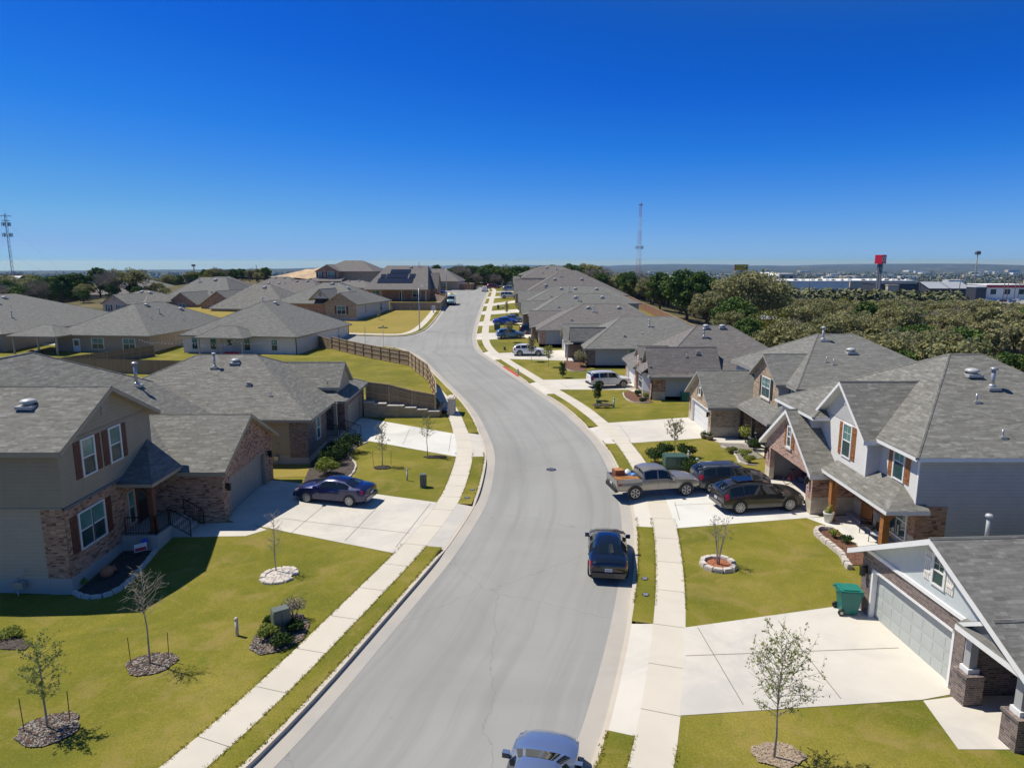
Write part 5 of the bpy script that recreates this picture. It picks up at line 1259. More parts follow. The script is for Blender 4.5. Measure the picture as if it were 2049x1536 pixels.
rough_patch('mulch_bed', b2 + [(-12.3, 50.9), (-14.3, 50.9), (-14.3, 46.3)], 'mulch', 'black mulch bed under the hedge by the iron-railed steps', 300, seed=3)
edging(b2[1:], 'curved pale edging round the black mulch bed by the hedge', w=.13, h=.1, L=.5)
tr = [('tree2', 303, 1326, .82, .7, 'rock_bed'), ('bl', 97, 1458, .85, .75, 'rock_bed'), ('t860', 872, 914, .8, .4, 'mulch'), ('t760', 765, 935, .6, .45, 'mulch'), ('br', 1556, 1509, .75, .5, 'mulch_tan')]
labs = {'tree2': 'grey stone-chip ring under the bare staked tree', 'bl': 'grey stone-chip ring at the lower left corner', 't860': 'dark mulch ring near the sloping path of the second driveway', 't760': 'dark mulch ring under the small staked tree by the hedge', 'br': 'tan mulch ring under the front tree at lower right'}
for i, (k, x, y, rx, ry, mt) in enumerate(tr):
    p = G(x, y, .17); rough_patch('mulch_ring', blob(p.x, p.y, rx, ry, i + 5, 22, .13), mt, labs[k], 1100, seed=i + 20, mats=['rock_bed', 'mulch', 'mulch_br'] if mt == 'rock_bed' else [mt])
p = G(1437, 1130, .17); o_ = G(559, 1151, .17)
for (c, r1, lb1, lb2, mt, ns) in ((p, .62, 'red mulch disc inside the stone tree ring', 'round pale stone ring round the multi-stemmed shrub tree', 'mulch_red', 13), (o_, .62, 'pebble disc inside the flat tree ring by the left path', 'low cobbled ring round the bare tree beside the left path', 'edge_stone', 12)):
    rough_patch('mulch_disc', blob(c.x, c.y, r1, r1, 3, 20, .03), mt, lb1, 160, seed=40, zoff=.21)
    edging(blob(c.x, c.y, r1 + .12, r1 + .12, 3, 16, .01), lb2, w=.26, h=.2 if mt == 'mulch_red' else .1, L=.36, closed=True)
b3 = P2((1701,1139),(1692,1128),(1684,1112),(1668,1098),(1650,1084),(1636,1072),(1632,1064),(1640,1059),(1655,1060),(1675,1063))
rough_patch('mulch_bed', b3 + [(17.0, 34.2), (17.1, 29.4), (15.6, 29.3)], 'mulch_br', 'brown mulch bed before the orange-post porch', 300, seed=6)
edging(b3, 'thick pale stone border round the brown mulch bed by the porch', w=.26, h=.24, L=.3)
b4 = P2((1443,893),(1460,900),(1473,912),(1480,925),(1500,930),(1515,931))
rough_patch('gravel_bed', b4 + [(16.4, 46.3), (18.0, 46.6), (18.0, 50.6), (16.0, 50.8)], 'rock_bed', 'tan gravel planting bed beside the tan brick house', 260, seed=7, mats=['rock_bed', 'edge_stone'])
edging(b4, 'thin cream edging of the gravel planting bed', w=.12, h=.1, L=.5)
b5 = P2((1247,786),(1250,795),(1262,803),(1280,806),(1308,805))
rough_patch('mulch_bed', b5 + [(14.0, 67.6), (13.4, 71.6), (12.6, 72.2)], 'mulch_br', 'mulch bed under the bay window', 200, seed=8); edging(b5, 'white edging round the bay-window bed', w=.12, h=.1, L=.5)
b6 = P2((1127,722),(1134,738),(1150,743),(1172,741))
rough_patch('mulch_bed', b6 + [(9.9, 88.5), (9.9, 93.4), (8.6, 93.4)], 'mulch_br', 'mulch bed under the round feathery shrub', 150, seed=9); edging(b6, 'white edging before the round feathery shrub', w=.12, h=.1, L=.6)
b7 = P2((498,1298),(510,1271),(540,1245),(575,1228),(606,1228),(620,1248),(606,1280),(560,1303),(520,1310))
rough_patch('rock_bed', b7, 'rock_bed', 'dark rock bed around the green utility box by the left sidewalk', 2600, seed=10, mats=['rock_bed', 'mulch', 'mulch_br'])
b8 = P2((0,1262),(30,1270),(62,1288),(50,1300),(0,1298))
rough_patch('mulch_bed', b8, 'mulch', 'corner of a planting bed at the left edge', 120, seed=11)
# covers, pipes, pedestals
def cover(x, y, r, label, dz=.16, name='utility_cover', group=None):
    p = G(x, y, dz); m = MB(); m.lathe((0, 0, 0), [(r, -.01), (r, .012), (r*.88, .016), (r*.86, .01), (.01, .01)], 'black', 20)
    for i in range(-3, 4): m.box(-r*.7, r*.7, i*r*.2 - .012, i*r*.2 + .012, .008, .02, 'metal')
    o = m.build(name); o.location = (p.x, p.y, p.z); return tag(o, label, 'cover', group)
cover(1103, 939, .34, 'round iron manhole cover in the middle of the street', .008, 'manhole_cover')
cover(1290, 1157, .15, 'small dark meter cover in the right verge, farther of two by the black sedan'); cover(1292, 1189, .15, 'small dark meter cover in the right verge, nearer of two by the black sedan')
cover(945, 979, .15, 'small dark cover in the curved left verge, farther of two'); cover(935, 995, .17, 'small dark cover in the curved left verge, nearer of two')
def stub(x, y, h, r, mat, label, tilt=0):
    p = G(x, y, .15); m = MB(); m.tube([(0, 0, -.1), (0, 0, h)], r, mat, 12); m.lathe((0, 0, h - .02), [(r*1.12, 0), (r*1.12, .1), (r*.7, .14), (.01, .15)], mat, 12)
    o = m.build('marker_post'); o.location = p; o.rotation_euler = (0, tilt, 0); return tag(o, label, 'marker post')
stub(475, 1271, .62, .06, 'edge_stone', 'short cream marker pipe in the near left lawn'); stub(815, 961, .68, .055, 'edge_stone', 'short cream marker pipe in the lawn by the second driveway')
M['ped_green'] = plain('utility_green', (0.05, 0.10, 0.075), 0.5, var=.1); M['ped_gray'] = plain('utility_gray_green', (0.13, 0.15, 0.12), 0.5, var=.1)
M['pale_green'] = plain('marker_pale_green', (0.32, 0.46, 0.37), 0.5)
stub(1390, 944, .85, .11, 'pale_green', 'tilted pale green pedestal tube between pickup and grey crossover', .16); stub(1228, 815, .85, .09, 'pale_green', 'pale green pedestal tube in the lawn before the bay-window house'); stub(1377, 925, .75, .07, 'metal', 'grey tube beside the green transformer box')
def pedestal(x, y, w, d, h, label, mat='ped_gray', rz=0):
    p = G(x, y, .15); r = thing('utility_box', label, 'utility box', p, rz)
    m = MB(); m.box(-w*.46, w*.46, -d*.46, d*.46, -.1, h*.35, mat); m.build('base', r)
    m = MB(); m.box(-w*.5, w*.5, -d*.5, d*.5, h*.35, h*.92, mat); m.box(-w*.47, w*.47, -d*.47, d*.47, h*.92, h, mat); m.box(-w*.02, w*.02, -d*.51, -d*.5, h*.4, h*.85, 'black'); m.build('hood', r)
pedestal(563, 1262, .62, .42, .95, 'grey-green utility box among shrubs by the left sidewalk', rz=.6); pedestal(847, 974, .42, .35, .85, 'small grey-green utility box in the lawn by the second driveway', rz=.2)
pedestal(1350, 938, 1.55, 1.1, 1.0, 'dark green transformer box behind the pickup', 'ped_green'); pedestal(1010, 700, .35, .3, .5, 'little dark box in the lawn by the white crossover', 'ped_gray')
pedestal(1198, 806, .5, .4, .3, 'low green box between dry grass tufts and potted tree', 'ped_green')
pedestal(995, 660, 1.1, .8, 1.15, 'green transformer box beside the light blue crossover', 'ped_green'); pedestal(997, 618, .5, .5, .9, 'dark utility box in the far right lawns', 'ped_green'); pedestal(1006, 617, .5, .5, .35, 'low pale green box near the dark far utility box', 'pale_green')
# hydrant
p = G(1036, 749, .15); hy = thing('fire_hydrant', 'silver fire hydrant in the verge by the red kerb', 'hydrant', p)
m = MB(); m.lathe((0,0,0), [(.16, 0), (.16, .05), (.11, .07), (.1, .5), (.14, .52), (.14, .57), (.12, .6), (.08, .7), (.03, .73), (.03, .78), (.01, .79)], 'metal', 14); m.build('barrel', hy)
for a in (0, math.pi, -math.pi/2):
    m = MB(); m.tube([(0, 0, .42), (math.cos(a)*.2, math.sin(a)*.2, .42)], .055, 'metal', 8); m.build('nozzle', hy)
# wheeled bin
M['bin'] = plain('bin_teal', (0.008, 0.15, 0.125), 0.42); M['bin_lid'] = plain('bin_teal_lid', (0.015, 0.19, 0.14), 0.4); M['white'] = plain('white_paint', (.8, .8, .78), .5)
def bin_(x, y, z, rz, label, name='wheeled_bin'):
    r = thing(name, label, 'bin', (x, y, z), rz); m = MB()
    lo = [(-.27, -.3), (.27, -.3), (.27, .28), (-.27, .28)]; hi = [(-.35, -.42), (.35, -.42), (.35, .4), (-.35, .4)]
    for z0, z1, a, b_ in ((.05, .82, 0, .8), (.82, 1.0, .8, 1.0)):
        A = [(l[0] + (h_[0]-l[0])*a, l[1] + (h_[1]-l[1])*a, z0) for l, h_ in zip(lo, hi)]; B = [(l[0] + (h_[0]-l[0])*b_ * 1.0, l[1] + (h_[1]-l[1])*b_, z1) for l, h_ in zip(lo, hi)]
        for i in range(4): j = (i+1) % 4; m.poly([A[i], A[j], B[j], B[i]], 'bin')
    m.poly([(*p_, .05) for p_ in lo][::-1], 'bin'); m.box(-.36, .36, -.44, -.40, .84, .98, 'bin'); m.box(-.38, .38, -.44, .42, .96, 1.0, 'bin'); m.box(-.2, .2, -.36, -.33, .3, .5, 'bin')
    m.build('body', r)
    m = MB(); m.poly([(-.38, -.47, 1.0), (.38, -.47, 1.0), (.38, .44, 1.07), (-.38, .44, 1.07)], 'bin_lid'); m.box(-.36, .36, -.44, .40, 1.0, 1.045, 'bin_lid'); m.box(-.3, .3, -.3, .3, 1.045, 1.09, 'bin_lid'); m.build('lid', r)
    m = MB(); m.tube([(-.34, .5, 1.0), (.34, .5, 1.0)], .02, 'bin', 6); m.box(-.3, -.26, .4, .52, .97, 1.02, 'bin'); m.box(.26, .3, .4, .52, .97, 1.02, 'bin'); m.build('handle', r)
    m = MB(); m.box(-.1, .1, -.405, -.392, .66, .72, 'white'); m.build('emblem', r)
    for s in (-1, 1):
        w = MB(); w.tube([(s*.3, .33, .13), (s*.37, .33, .13)], .13, 'black', 16); w.tube([(s*.371, .33, .13), (s*.375, .33, .13)], .06, 'metal', 10); w.build('wheel', r)
bin_(13.45, 25.05, T(13.4, 25) + .17, 1.45, 'teal wheeled refuse bin standing by the wide sage garage door')
b = thing('storage_bin', 'low green bin against the side wall of the bay-window house', 'bin', (17.6, 67.0, .17), 0); m = MB(); m.box(-.45, .45, -.3, .3, 0, .75, 'bin'); m.box(-.5, .5, -.35, .35, .75, .83, 'bin_lid'); m.build('body', b)
# ------------------------------------------------------------------ plants
def card(mb, c, n, s, mat, rnd, asp=1.0, tri=False):
    n = n.normalized(); a = n.orthogonal().normalized(); b = n.cross(a); t = rnd.uniform(0, 6.283)
    u = (a * math.cos(t) + b * math.sin(t)) * s; v = (b * math.cos(t) - a * math.sin(t)) * s * asp
    mb.poly([c - u, c + v, c + u, c - v] if not tri else [c - u, c + v, c + u], mat)
def rv(rnd): 
    while True:
        v = Vector((rnd.uniform(-1, 1), rnd.uniform(-1, 1), rnd.uniform(-1, 1)))
        if 0.05 < v.length < 1: return v.normalized()
def wood_tree_mesh(seed, leaf, R_=3.1, H_=6.4, base=1.6, clumps=34, per=170, cs=.165, spread=1.0, bare=False, trunks=2):
    rnd = random.Random(seed); cr = MB(); tk = MB(); ends = []
    for i in range(clumps):
        a = rnd.uniform(0, 6.283); q = math.sqrt(rnd.random()) * .82; hgt = rnd.random()
        top = base + 1 + (H_ - base - 1.6) * math.sqrt(max(0.05, 1 - q * q))
        z = base + .9 + (top - base - .9) * (hgt ** .6); ends.append((Vector((R_ * q * math.cos(a), R_ * q * math.sin(a), z)), rnd.uniform(.6, 1.2) * R_ / 3.1))
    for t in range(trunks):
        ang = rnd.uniform(0, 6.28); o = Vector((.25 * math.cos(ang), .25 * math.sin(ang), -.3)) if trunks > 1 else Vector((0, 0, -.3))
        m1 = Vector((o.x * 3, o.y * 3, base * .9)); m2 = Vector((o.x * 5, o.y * 5, base * 1.9))
        tk.tube([o, m1, m2], [.2, .15, .1], 'bark', 6)
        for c, r in ends[t::trunks][:8]: tk.tube([m1, (m1 + c) / 2 + Vector((0, 0, -.3)), c], [.09, .06, .025], 'bark', 4, cap=False)
    for c, r in ends:
        for k in range(per):
            d = rv(rnd); d.z = abs(d.z) * (1 if rnd.random() < .78 else -1) ; rr = r * (rnd.random() ** .35)
            p = c + Vector((d.x * rr, d.y * rr, d.z * rr * .75))
            if bare:
                e = p + (d + Vector((0, 0, .5))).normalized() * rnd.uniform(.35, .8); w = rv(rnd) * .022
                cr.poly([p - w, p + w, e], leaf)
            else: card(cr, p, (d + rv(rnd) * 1.3), cs * rnd.uniform(.55, 1.25), leaf, rnd, rnd.uniform(.45, .9))
    return cr, tk
def proto(name, label, cat, *a, **k):
    cr, tk = wood_tree_mesh(*a, **k); t = thing(name, label, cat, (0, 0, -500), 0)
    tk.build('trunk', t); cr.build('crown', t); return t
PT = {
 'oak1': proto('oak_tree', 'x', 'tree', 11, 'leaf_oak'), 'oak2': proto('oak_tree', 'x', 'tree', 12, 'leaf_oak', R_=3.6, H_=6.0), 'oak3': proto('oak_tree', 'x', 'tree', 13, 'leaf_oak', R_=2.8, H_=6.8),
 'ced1': proto('cedar_tree', 'x', 'tree', 21, 'leaf_cedar', R_=2.5, H_=6.3, base=.8, clumps=34, trunks=1), 'ced2': proto('cedar_tree', 'x', 'tree', 22, 'leaf_cedar', R_=3.0, H_=5.6, base=.7, clumps=30, trunks=1),
 'bare1': proto('bare_tree', 'x', 'tree', 31, 'twig', R_=2.9, H_=6.0, clumps=26, per=110, bare=True), 'bare2': proto('bare_tree', 'x', 'tree', 32, 'twig', R_=3.3, H_=5.4, clumps=26, per=110, bare=True),
 'yel': proto('budding_tree', 'x', 'tree', 41, 'leaf_yellow', R_=2.9, H_=6.2, per=80, cs=.15), 'big': proto('oak_tree', 'x', 'tree', 51, 'leaf_oak', R_=7.2, H_=10.8, base=3.2, clumps=110, per=150, cs=.24, trunks=4),
}
used = set()
def put(k, x, y, label, group=None, rz=None, sc=1.0, dz=0):
    p = PT[k]; z = T(x, y) - .15 + dz; rz = random.uniform(0, 6.28) if rz is None else rz
    if k not in used:
        used.add(k); p.location = (x, y, z); p.rotation_euler = (0, 0, rz); p.scale = (sc, sc, sc); p['label'] = label
        if group: p['group'] = group
        elif 'group' in p: del p['group']
        return p
    o = dup(p, (x, y, z), rz, label, None, sc)
    if group: o['group'] = group
    elif 'group' in o.keys(): del o['group']
    return o
put('big', 47.0, 134, 'biggest spreading live oak, standing alone with several trunks on dry grass by the gravel lane', sc=1.05, rz=.6)
KIND = {'oak': 'olive-green live oak', 'ced': 'dark green cedar', 'bar': 'leafless grey-brown tree', 'yel': 'yellow-green budding tree'}
GRP = {'oak': 'live oaks', 'ced': 'cedars', 'bar': 'leafless trees', 'yel': 'budding trees'}
def wood(n, region, keys, where, gname, dmin=4.4, sc=(.8, 1.15), seed=3, excl=None, bins=(.35, .5, .66)):
    rnd = random.Random(seed); pts = []; tries = 0
    while len(pts) < n and tries < 9000:
        tries += 1; x, y = region(rnd)
        if excl and excl(x, y): continue
        if any((x-a)**2 + (y-b)**2 < dmin**2 for a, b in pts): continue
        pts.append((x, y)); k = rnd.choice(keys); dd = math.hypot(x, y); q_ = x / y
        nr = 'nearest rank of' if dd < 110 else 'near part of' if dd < 160 else 'deep part of' if dd < 205 else 'far edge of'
        sd_ = 'at the left end' if q_ < bins[0] else 'left of centre' if q_ < bins[1] else 'right of centre' if q_ < bins[2] else 'at the right end'
        put(k, x, y, KIND[k[:3]] + ' ' + sd_ + ', ' + nr + ' ' + where, GRP[k[:3]] + ' ' + gname, rz=rnd.uniform(0, 6.28), sc=rnd.uniform(*sc))
def reg_right(r):
    while True:
        y = 52 + 235 * r.random() ** .9; x = 33.5 + r.random() * (14 + y * .64)
        u = x / y
        if u < .86: return x, y
ex_r = lambda x, y: (36 < x < 60 and 112 < y < 148) or (x < 40 and y < 60) or (x < 37 and y < 60) or (50 < x < 56 and 60 < y < 68)
wood(290, reg_right, ['oak1', 'oak2', 'oak3', 'oak1', 'oak2', 'oak3', 'oak2', 'oak1', 'bare1', 'ced1', 'ced2', 'yel'], 'the right-hand woods', 'in the right-hand woods', excl=ex_r, dmin=3.9, sc=(.8, 1.28))
def reg_left(r):
    y = 172 + 150 * r.random(); return -y * (.42 + .42 * r.random()), y
wood(140, reg_left, ['oak1', 'ced1', 'ced2', 'bare1', 'yel', 'oak2', 'bare2', 'ced1'], 'the left wooded rise', bins=(-.85, -.68, -.5), gname= 'on the left rise', dmin=5, seed=8, sc=(1.1, 1.5), excl=lambda x, y: (x / y > -.63 and y > 200) or (x > -98 and y < 232) or (-126 < x < -98 and 186 < y < 212) or (-134 < x < -106 and 208 < y < 234))
def reg_lb(r): return -128 + 78 * r.random(), 236 + 34 * r.random()
wood(34, reg_lb, ['oak1', 'ced2', 'bare1', 'yel', 'oak3', 'ced1'], 'trees behind the left roofs', bins=(-.46, -.38, -.3), gname='behind the left roofs', dmin=5, seed=18, sc=(.6, .85), excl=lambda x, y: x / y > -.36)
def reg_l2(r):
    y = 233 + 18 * r.random(); return -y * (.42 + .2 * r.random()), y
wood(16, reg_l2, ['ced1', 'oak1', 'oak2', 'ced2', 'yel'], 'trees by the brick gables', bins=(-.57, -.52, -.47), gname='left of the brick gables', dmin=4.5, seed=28, sc=(.6, .85))
def reg_l3(r): return -115 + 24 * r.random(), 167 + 17 * r.random()
wood(11, reg_l3, ['ced2', 'oak2', 'ced1', 'oak1'], 'trees by the wide roof', bins=(-.64, -.6, -.56), gname='behind the wide grey roof', dmin=4, seed=29, sc=(.5, .7))
def reg_end(r): return -24 + 62 * r.random(), 252 + 40 * r.random()
wood(42, reg_end, ['ced1', 'ced2', 'ced1', 'ced2', 'bare1', 'oak1'], 'the belt at the street end', bins=(-.03, .03, .09), gname= 'at the end of the street', dmin=4.5, seed=9, sc=(1.15, 1.55))
def reg_mid(r): return 26 + 40 * r.random(), 165 + 90 * r.random()
wood(24, reg_mid, ['ced1', 'oak2', 'bare2', 'ced2'], 'trees behind the far row', bins=(.16, .2, .25), gname= 'behind the far right row', dmin=5, seed=10, sc=(1.0, 1.3), excl=lambda x, y: x < 31 and y < 222)
put('ced2', 38.5, 118, 'single bright dark-green round cedar near the brown fence, left of the big live oak', sc=1.35); put('ced1', 57, 57, 'dark green cedar at the right edge behind the nearest hip roof', sc=.9)
put('ced2', 36.5, 141, 'largest round bright-green tree at the wood edge beyond the brown fence', sc=1.95); put('oak3', 36, 126, 'rounded green oak touching the brown fence, nearer of two', sc=1.15); put('yel', 42, 121, 'pale green bushy tree beside the gravel lane', sc=1.0); put('ced1', 34.5, 158, 'dark green tree beyond the largest round bright-green tree', sc=1.4); put('oak1', 35.5, 110, 'low spreading oak at the brown fence, nearest to the camera', sc=.9); put('oak2', 36, 175, 'spreading oak at the far end of the brown fence', sc=1.2); put('oak1', 41, 152, 'oak filling the gap left of the biggest live oak', sc=1.3); put('yel', 36.5, 98, 'pale budding tree at the near end of the brown fence', sc=.85)
put('bare2', 46, 55, 'grey leafless tree right behind the nearest hip roof', sc=1.0); put('bare1', -13.5, 250, 'pale leafless bushy tree at the street end beside parked cars', sc=.9)
put('bare2', -7.0, 251, 'second pale leafless bushy tree at the street end', sc=.9); put('ced1', -30, 272, 'lone dark round tree on the bare slope behind the solar house', sc=1.0, dz=1.5)
for k, p in PT.items():
    if k not in used: bpy.data.objects.remove(p)

# small planted trees
def young_tree(px, py, h, r, leaf, label, seed=0, leaves=500, first=.38, twigs=26, stakes=0, stem=.035, name='young_tree', cardS=.04, lean=0.0, depth=2, trunks=1, dense=1.0):
    p = G(px, py, .16); rnd = random.Random(seed); t = thing(name, label, 'tree', p); tk = MB(); br = MB(); lf = MB(); tips = []
    for q in range(trunks):
        a0 = q * 6.283 / trunks + rnd.random(); fl = .32 if trunks > 1 else 0
        pts = [Vector((0.05 * (trunks > 1) * math.cos(a0), .05 * (trunks > 1) * math.sin(a0), -.1))]
        for i in range(1, 6):
            f = i / 5; pts.append(Vector((lean * f * h + fl * f * r * 2 * math.cos(a0) + rnd.uniform(-.03, .03), fl * f * r * 2 * math.sin(a0) + rnd.uniform(-.03, .03), h * f * (.95 if trunks == 1 else .8))))
        tk.tube(pts, [stem * (1 - .16 * i) for i in range(6)], 'bark_gray', 6)
        for i in range(twigs // trunks):
            f = first + (1 - first) * (i + rnd.random()) / (twigs / trunks); f = min(f, .98); k = f * 5; j = int(k); b0 = pts[j].lerp(pts[min(j + 1, 5)], k - j)
            g = (f - first) / (1 - first); L = r * (1.05 - .72 * abs(g - .35)) * rnd.uniform(.7, 1.15); a = i * 2.4 + rnd.random()
            d = Vector((math.cos(a), math.sin(a), rnd.uniform(.45, 1.0))).normalized(); m1 = b0 + d * L * .5; d2 = (d + rv(rnd) * .35 + Vector((0, 0, .15))).normalized(); e = m1 + d2 * L * .55
            br.tube([b0, m1, e], [stem * .34, stem * .22, stem * .08], 'bark_gray', 3, cap=False); tips.append((b0, m1, e))
            for w in range(depth + 2):
                u = rnd.uniform(.25, 1); s0 = b0.lerp(m1, u * 2) if u < .5 else m1.lerp(e, u * 2 - 1); d3 = (d2 + rv(rnd) * .95).normalized(); s1 = s0 + d3 * L * rnd.uniform(.22, .5)
                br.tube([s0, s1], [stem * .16, stem * .05], 'bark_gray', 3, cap=False); tips.append((s0, (s0 + s1) / 2, s1))
    for i in range(leaves):
        a_, b_, c_ = rnd.choice(tips); u = rnd.random(); q = a_.lerp(b_, u * 2) if u < .5 else b_.lerp(c_, u * 2 - 1)
        card(lf, q + rv(rnd) * rnd.random() * .09 * dense, rv(rnd), cardS * rnd.uniform(.6, 1.3), leaf, rnd, .6)
    tk.build('trunk', t); br.build('branches', t); lf.build('leaves', t)
    for i in range(stakes):
        a = math.pi * i + .4; m = MB(); x_, y_ = .62 * math.cos(a), .45 * math.sin(a); m.tube([(x_, y_, -.2), (x_ * 1.05, y_, 1.1)], .013, 'black', 5)
        o = m.build('tree_stake'); o.location = p; tag(o, ('left' if x_ < 0 else 'right') + ' thin dark stake beside the ' + label[:1].lower() + label[1:][:42].rsplit(' ', 1)[0], 'stake')
    return t
young_tree(1549, 1516, 3.75, 1.15, 'leaf_young', 'wiry young tree with sparse yellow-green leaves in the lower right lawn', 1, 2000, .36, 54, stem=.036, cardS=.034, depth=4)
young_tree(95, 1455, 2.9, .72, 'leaf_young', 'leafy green sapling at the lower left corner', 2, 1700, .3, 34, stakes=2, cardS=.036, depth=3)
young_tree(301, 1327, 3.55, .75, 'leaf_olive', 'bare grey sapling in the near left lawn', 3, 90, .52, 34, stakes=2, depth=4)
young_tree(553, 1143, 2.9, .62, 'leaf_olive', 'bare slim tree in the cobbled ring beside left path', 4, 30, .3, 30, depth=3)
young_tree(765, 932, 3.0, .6, 'leaf_olive', 'grey-green tree before the hedge by iron railings', 5, 700, .36, 32, stakes=2, cardS=.04)
young_tree(855, 912, 2.9, .75, 'leaf_young', 'thin spreading green tree beside the second left driveway', 6, 600, .45, 26, cardS=.04)
young_tree(1437, 1130, 3.0, .55, 'leaf_olive', 'multi-stemmed bare shrub tree inside the pale stone ring', 7, 120, .45, 34, stem=.026, trunks=5, depth=3)
young_tree(1349, 910, 2.5, .8, 'leaf_olive', 'feathery young tree behind the transformer box', 8, 1300, .45, 34, cardS=.045)
young_tree(1126, 755, 1.75, .5, 'leaf_dark', 'small dense holly-like tree in the lawn past the white wagon', 9, 1800, .12, 36, cardS=.06, dense=2)
young_tree(1195.5, 801, 1.8, .5, 'leaf_dark', 'small dense dark tree beside dry grass tufts', 10, 1800, .12, 36, cardS=.06, dense=2)
young_tree(1097.5, 734, 2.8, .75, 'leaf_young', 'leafy young tree in the lawn near the white crossover', 11, 1500, .4, 30, cardS=.06, dense=2)
young_tree(1063, 722.5, 3.4, .8, 'leaf_olive', 'grey-green round-crowned young tree overlapping the white crossover', 12, 1900, .4, 32, cardS=.06, dense=2)
young_tree(1018, 684, 3.2, .9, 'leaf_olive', 'grey-green young tree in front of the light blue crossover', 13, 1500, .42, 28, cardS=.07, dense=2)
young_tree(1014, 632, 3.0, .45, 'leaf_olive', 'slender young tree between far right driveways', 14, 900, .25, 24, cardS=.07, dense=2)
young_tree(731, 688, 2.9, .4, 'leaf_olive', 'slim leafless tree by the side street fence', 15, 60, .3, 24)
young_tree(758, 640, 2.2, .5, 'leaf_olive', 'small thin shrub tree on the golden corner lawn', 16, 500, .2, 24, cardS=.06)
young_tree(783, 626, 1.8, .5, 'leaf_olive', 'thin bare sapling on the golden corner lawn near the fence', 17, 150, .3, 20, cardS=.05)
# shrubs
def shrub(x, y, rx, ry, h, leaf, label, seed=0, n=900, s=.05, name='shrub', z=None, cat='shrub', group=None):
    rnd = random.Random(seed); t = thing(name, label, cat, (x, y, (T(x, y) + .17) if z is None else z), 0, group); lf = MB(); st = MB()
    bl = [(Vector((rx * .55 * math.cos(i * 2.1), ry * .55 * math.sin(i * 2.1), h * rnd.uniform(.4, .62))), rnd.uniform(.5, .72)) for i in range(6)] + [(Vector((0, 0, h * .6)), .8)]
    for c, k in bl: st.tube([(0, 0, -.05), c * .6, c], [.02, .015, .008], 'bark', 4, cap=False)
    for i in range(n):
        c, k = rnd.choice(bl); d = rv(rnd); d.z = d.z * .5 + .25; f = rnd.random() ** .3 * k
        q = c + Vector((d.x * rx * f, d.y * ry * f, d.z * h * f * .9)); q.z = max(q.z, .03)
        card(lf, q, d + rv(rnd) * .8, s * rnd.uniform(.6, 1.3), leaf, rnd, .6)
    st.build('stems', t); lf.build('foliage', t); return t
def shp(px, py, rx, ry, h, leaf, label, **k): p = G(px, py, .17); return shrub(p.x, p.y, rx, ry, h, leaf, label, **k)
for i, (px, py, r, hh, lb) in enumerate(((700, 905, .95, 1.35, 'tall dark hedge shrub beside the iron-railed steps'), (678, 917, .95, 1.3, 'dark rounded hedge shrub, second from the iron-railed steps'), (662, 930, .9, 1.2, 'dark rounded hedge shrub, third from the iron-railed steps'), (655, 948, .8, 1.05, 'nearest pale-flecked shrub of the hedge by the dark brick house'))):
    shp(px, py, r, r, hh, 'leaf_dark' if i < 3 else 'leaf_young', lb, seed=60 + i, n=1500, s=.07)
shp(536, 1275, .42, .4, .5, 'leaf_young', 'bright green low shrub left of the grey-green utility box', seed=70); shp(566, 1290, .42, .38, .42, 'leaf_dark', 'low green shrub in front of the grey-green utility box', seed=71)
shp(590, 1262, .34, .32, .42, 'leaf_dark', 'low green shrub right of the grey-green utility box', seed=72); shp(540, 1250, .25, .25, .35, 'leaf_dark', 'small dark shrub behind the grey-green utility box', seed=73)
shp(587, 1237, .5, .45, .85, 'twig', 'dry pinkish-grey twiggy shrub beside the grey-green utility box', seed=74, n=1300, s=.03)
for i, (px, py, r) in enumerate(((1312, 925, .75), (1330, 912, .6), (1372, 915, .7), (1378, 945, .6))): shp(px, py, r, r * .9, .95, 'leaf_dark', ('left', 'back left', 'back right', 'front right')[i] + ' dark shrub around the green transformer box', seed=80 + i, n=1100, s=.07)
shp(1163, 733, 1.15, 1.1, 2.1, 'leaf_olive', 'large round feathery grey-green shrub at the brown-roofed house', seed=90, n=3500, s=.07)
shp(1492, 886, .6, .6, 1.3, 'leaf_young', 'bright green upright shrub by the tan brick porch', seed=91, n=1500, s=.07); shp(1509, 900, .5, .5, .8, 'leaf_dark', 'dark green shrub beside the stone fountain', seed=92, n=900, s=.06)
shp(1463, 905, .45, .4, .4, 'leaf_yellow', 'low ochre tuft farthest in the gravel planting bed', seed=93); shp(1490, 912, .5, .45, .5, 'leaf_young', 'low green shrub middle of the gravel planting bed', seed=94); shp(1499, 925, .45, .4, .5, 'leaf_young', 'low green shrub nearest in the gravel planting bed', seed=95)
shp(1197, 815, .7, .45, .4, 'twig', 'brown dry grass tuft beside the low green box, left one', seed=96, n=1400, s=.04); shp(1214, 815, .6, .4, .4, 'twig', 'brown dry grass tuft beside the low green box, right one', seed=97, n=1400, s=.04)
shp(1276, 792, .4, .4, .7, 'leaf_dark', 'green shrub under the bay window', seed=98); shp(1292, 797, .35, .35, .6, 'leaf_young', 'second green shrub under the bay window', seed=99); shp(1286, 803, .4, .35, .35, 'leaf_dark', 'low dark shrub at the front of the bay-window bed', seed=100)
shp(22, 1274, .5, .4, .3, 'leaf_young', 'low lime-green plant at the left edge bed', seed=101, n=600); shp(160, 1172, .3, .3, .35, 'leaf_young', 'small yellow-green plant in the shaded bed corner', seed=102, n=400)
shp(1668, 1075, .25, .25, .4, 'leaf_young', 'small plant in the brown bed near the planter', seed=103, n=300); shp(1693, 1085, .3, .3, .35, 'leaf_dark', 'low green plant in the brown bed by the porch post', seed=104, n=400)
